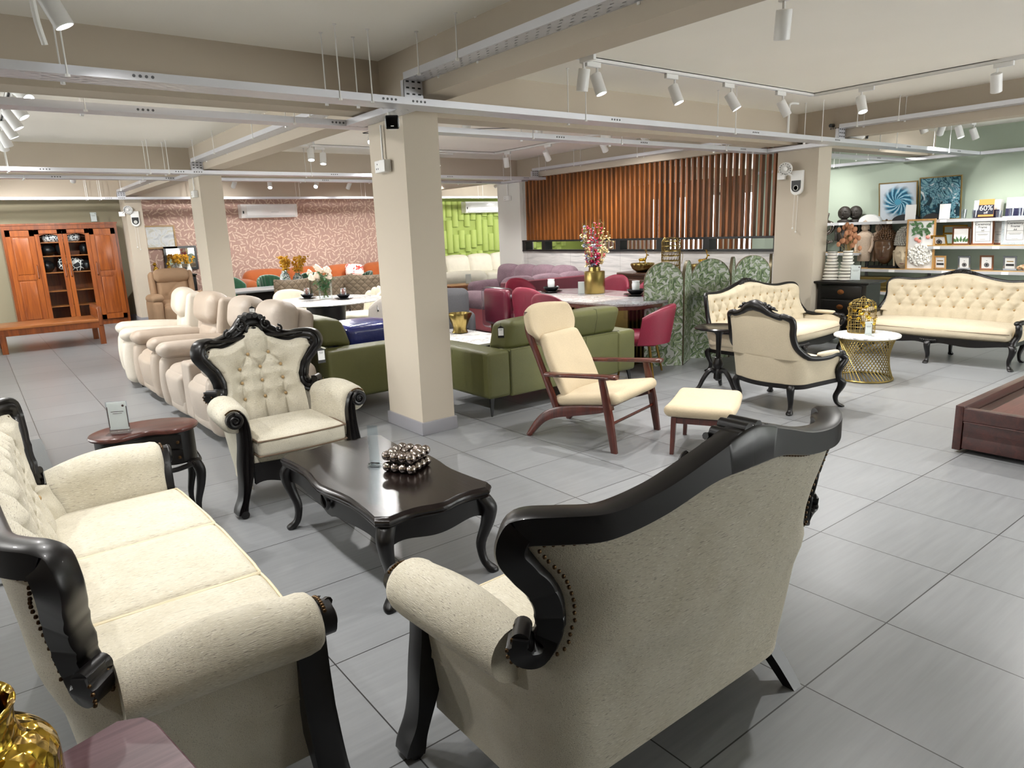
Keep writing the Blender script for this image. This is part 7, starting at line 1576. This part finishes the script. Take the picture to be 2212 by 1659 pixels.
# middle bay between the columns
rail([(3.85, 9.65), (7.2, 9.65), (7.2, 6.2), (3.85, 6.2), (3.85, 9.65)], 'rectangular track rail on the ceiling behind the nearest column')
for i, (x, y, a, al) in enumerate(((3.85, 9.2, (3.6, 8.6, .7), PI / 2), (4.15, 9.65, (3.9, 9.2, .7), 0), (3.85, 7.4, (2.7, 6.4, .5), PI / 2), (4.25, 6.2, (4.3, 7.3, .4), 0), (6.0, 9.65, (6.2, 8.6, .6), 0), (7.2, 9.3, (7.6, 9.6, .6), PI / 2), (7.2, 8.3, (8.4, 8.6, .9), PI / 2), (7.2, 7.1, (8.4, 7.4, 1.2), PI / 2), (5.2, 6.2, (5.6, 6.4, .7), 0), (6.3, 6.2, (6.2, 6.0, .7), 0), (5.2, 9.65, (4.4, 10.4, .6), 0), (7.2, 6.35, (7.4, 5.3, .8), PI / 2))):
    spot(x, y, a, ('tilted spotlight left of the nearest column over the dining chairs', 'lit spotlight hanging over the round white dining table', 'spotlight cut off by the left edge of the nearest column', 'spotlight can close behind the nearest column', 'small lit spotlight right of the clear fan over the mauve sofa', 'spotlight at the corner of the rail above the white column', 'downward spotlight over the left part of the slat screen', 'lit spotlight over the middle of the slat screen', 'spotlight over the crimson dining set', 'spotlight behind the tray over the crimson dining chairs', 'rear rail spotlight over the quilted chairs', 'spotlight at the near end of the rail by the slat screen')[i], 75, al)
# back bay by the pink wall
rail([(3.6, 14.6), (8.0, 14.6), (8.0, 11.7), (3.6, 11.7), (3.6, 14.6)], 'track rail near the pink wallpapered wall')
for i, (x, a) in enumerate(((4.4, (4.2, 16.8, .9)), (5.1, (4.6, 13.0, .4)), (6.1, (4.3, 12.2, .6)), (6.85, (6.3, 15.8, .5)), (7.6, (7.4, 16.3, .6)))):
    spot(x, 14.6, a, 'spotlight in the row before the pink wall, %s' % ('at its left end', 'second from the left', 'glaring straight at the viewer', 'second from the right', 'hidden by the nearest column')[i], 80)
for (x, y, a) in ((3.6, 12.4, (3.4, 12.8, .6)), (8, 13, (9.2, 15.0, .4)), (8, 12, (7.4, 11.6, .5))): spot(x, y, a, 'spotlight of the rear rail hidden behind a column', 80, PI / 2)
rail([(1.6, 11.9), (1.6, 14.6), (-2, 14.6)], 'track rail in front of the tall wooden cabinet')
for (x, y, a) in ((1.6, 12.2, (.9, 13.0, .4)), (1.6, 13.6, (1.7, 16.3, 1.0)), (.6, 14.6, (1.0, 16.3, 1.0)), (-.6, 14.6, (-.2, 16.3, 1.0))): spot(x, y, a, 'spotlight aimed at the tall wooden cabinet', 80, PI / 2)
# right bay beyond the column
rail([(9.5, 4.1), (11.5, 4.1), (11.5, -2.5)], 'track rail on the ceiling near the sage wall')
for i, (x, y, a, al) in enumerate(((9.75, 4.1, (10.6, 3.4, .3), 0), (10.35, 4.1, (11.9, 5.2, 1.0), 0), (10.9, 4.1, (11.0, 3.2, 0), 0), (11.4, 4.1, (12.0, 3.6, 1.0), 0), (11.5, 2.6, (12.1, 3.0, 1.0), PI / 2), (11.5, 1, (12.2, 1, 1), PI / 2), (10.0, 5.9, (12.2, 6.1, 1.1), 0), (11.2, 6.3, (12.3, 6.9, 1.2), 0))):
    spot(x, y, a, ('spotlight half hidden by the beam over the cream settee', 'tilted lit spotlight lighting the blue paintings', 'white spotlight can turned away beside the blue paintings', 'bright spotlight at the corner of the rail by the sage wall', 'spotlight over the shelves outside the picture', 'spotlight far along the sage wall', 'spotlight behind the beam lighting the carved figures', 'spotlight at the far end of the sage wall')[i], 46, al)
# lime wall zone
rail([(10.3, 14.2), (14.5, 14.2)], 'track rail before the lime green padded wall')
for (x, a) in ((10.6, (10.6, 16.8, 1.6)), (11.6, (11.4, 16.8, 1.4)), (12.6, (12.4, 16.2, .6)), (14.0, (13.9, 16.8, 1.4))): spot(x, 14.2, a, 'small spotlight before the lime green padded wall', 40)
rail([(10.2, 8.6), (10.2, 12.5)], 'track rail in the area behind the slat screen')
for y in (9.0, 10.4, 12): spot(10.2, y, (10.8, y + .4, .3), 'spotlight glimpsed through the slat screen', 80, PI / 2)
# ------------------------------------------------------------------ world, view
w = bpy.data.worlds.new('daylight'); sc.world = w; w.use_nodes = True
w.node_tree.nodes['Background'].inputs[0].default_value = (1.0, .965, .925, 1); w.node_tree.nodes['Background'].inputs[1].default_value = 5.5
sc.view_settings.view_transform = 'Standard'; sc.view_settings.look = 'None'; sc.view_settings.gamma = 1; sc.view_settings.use_curve_mapping = False
sc.view_settings.exposure = EXPO
sc.cycles.use_denoising = True
sc.cycles.sample_clamp_indirect = 6
sc.cycles.diffuse_bounces = 6; sc.cycles.max_bounces = 12
# raised lettering as plain meshes
dg_ = bpy.context.evaluated_depsgraph_get()
for o in [q for q in C.objects if q.type == 'FONT']:
    me_ = bpy.data.meshes.new_from_object(o.evaluated_get(dg_)); me_.materials.clear(); me_.materials.append(o.data.materials[0])
    n_ = bpy.data.objects.new('lettering', me_); C.objects.link(n_); n_.parent = o.parent; n_.location = o.location; n_.rotation_euler = o.rotation_euler
    bpy.data.objects.remove(o)
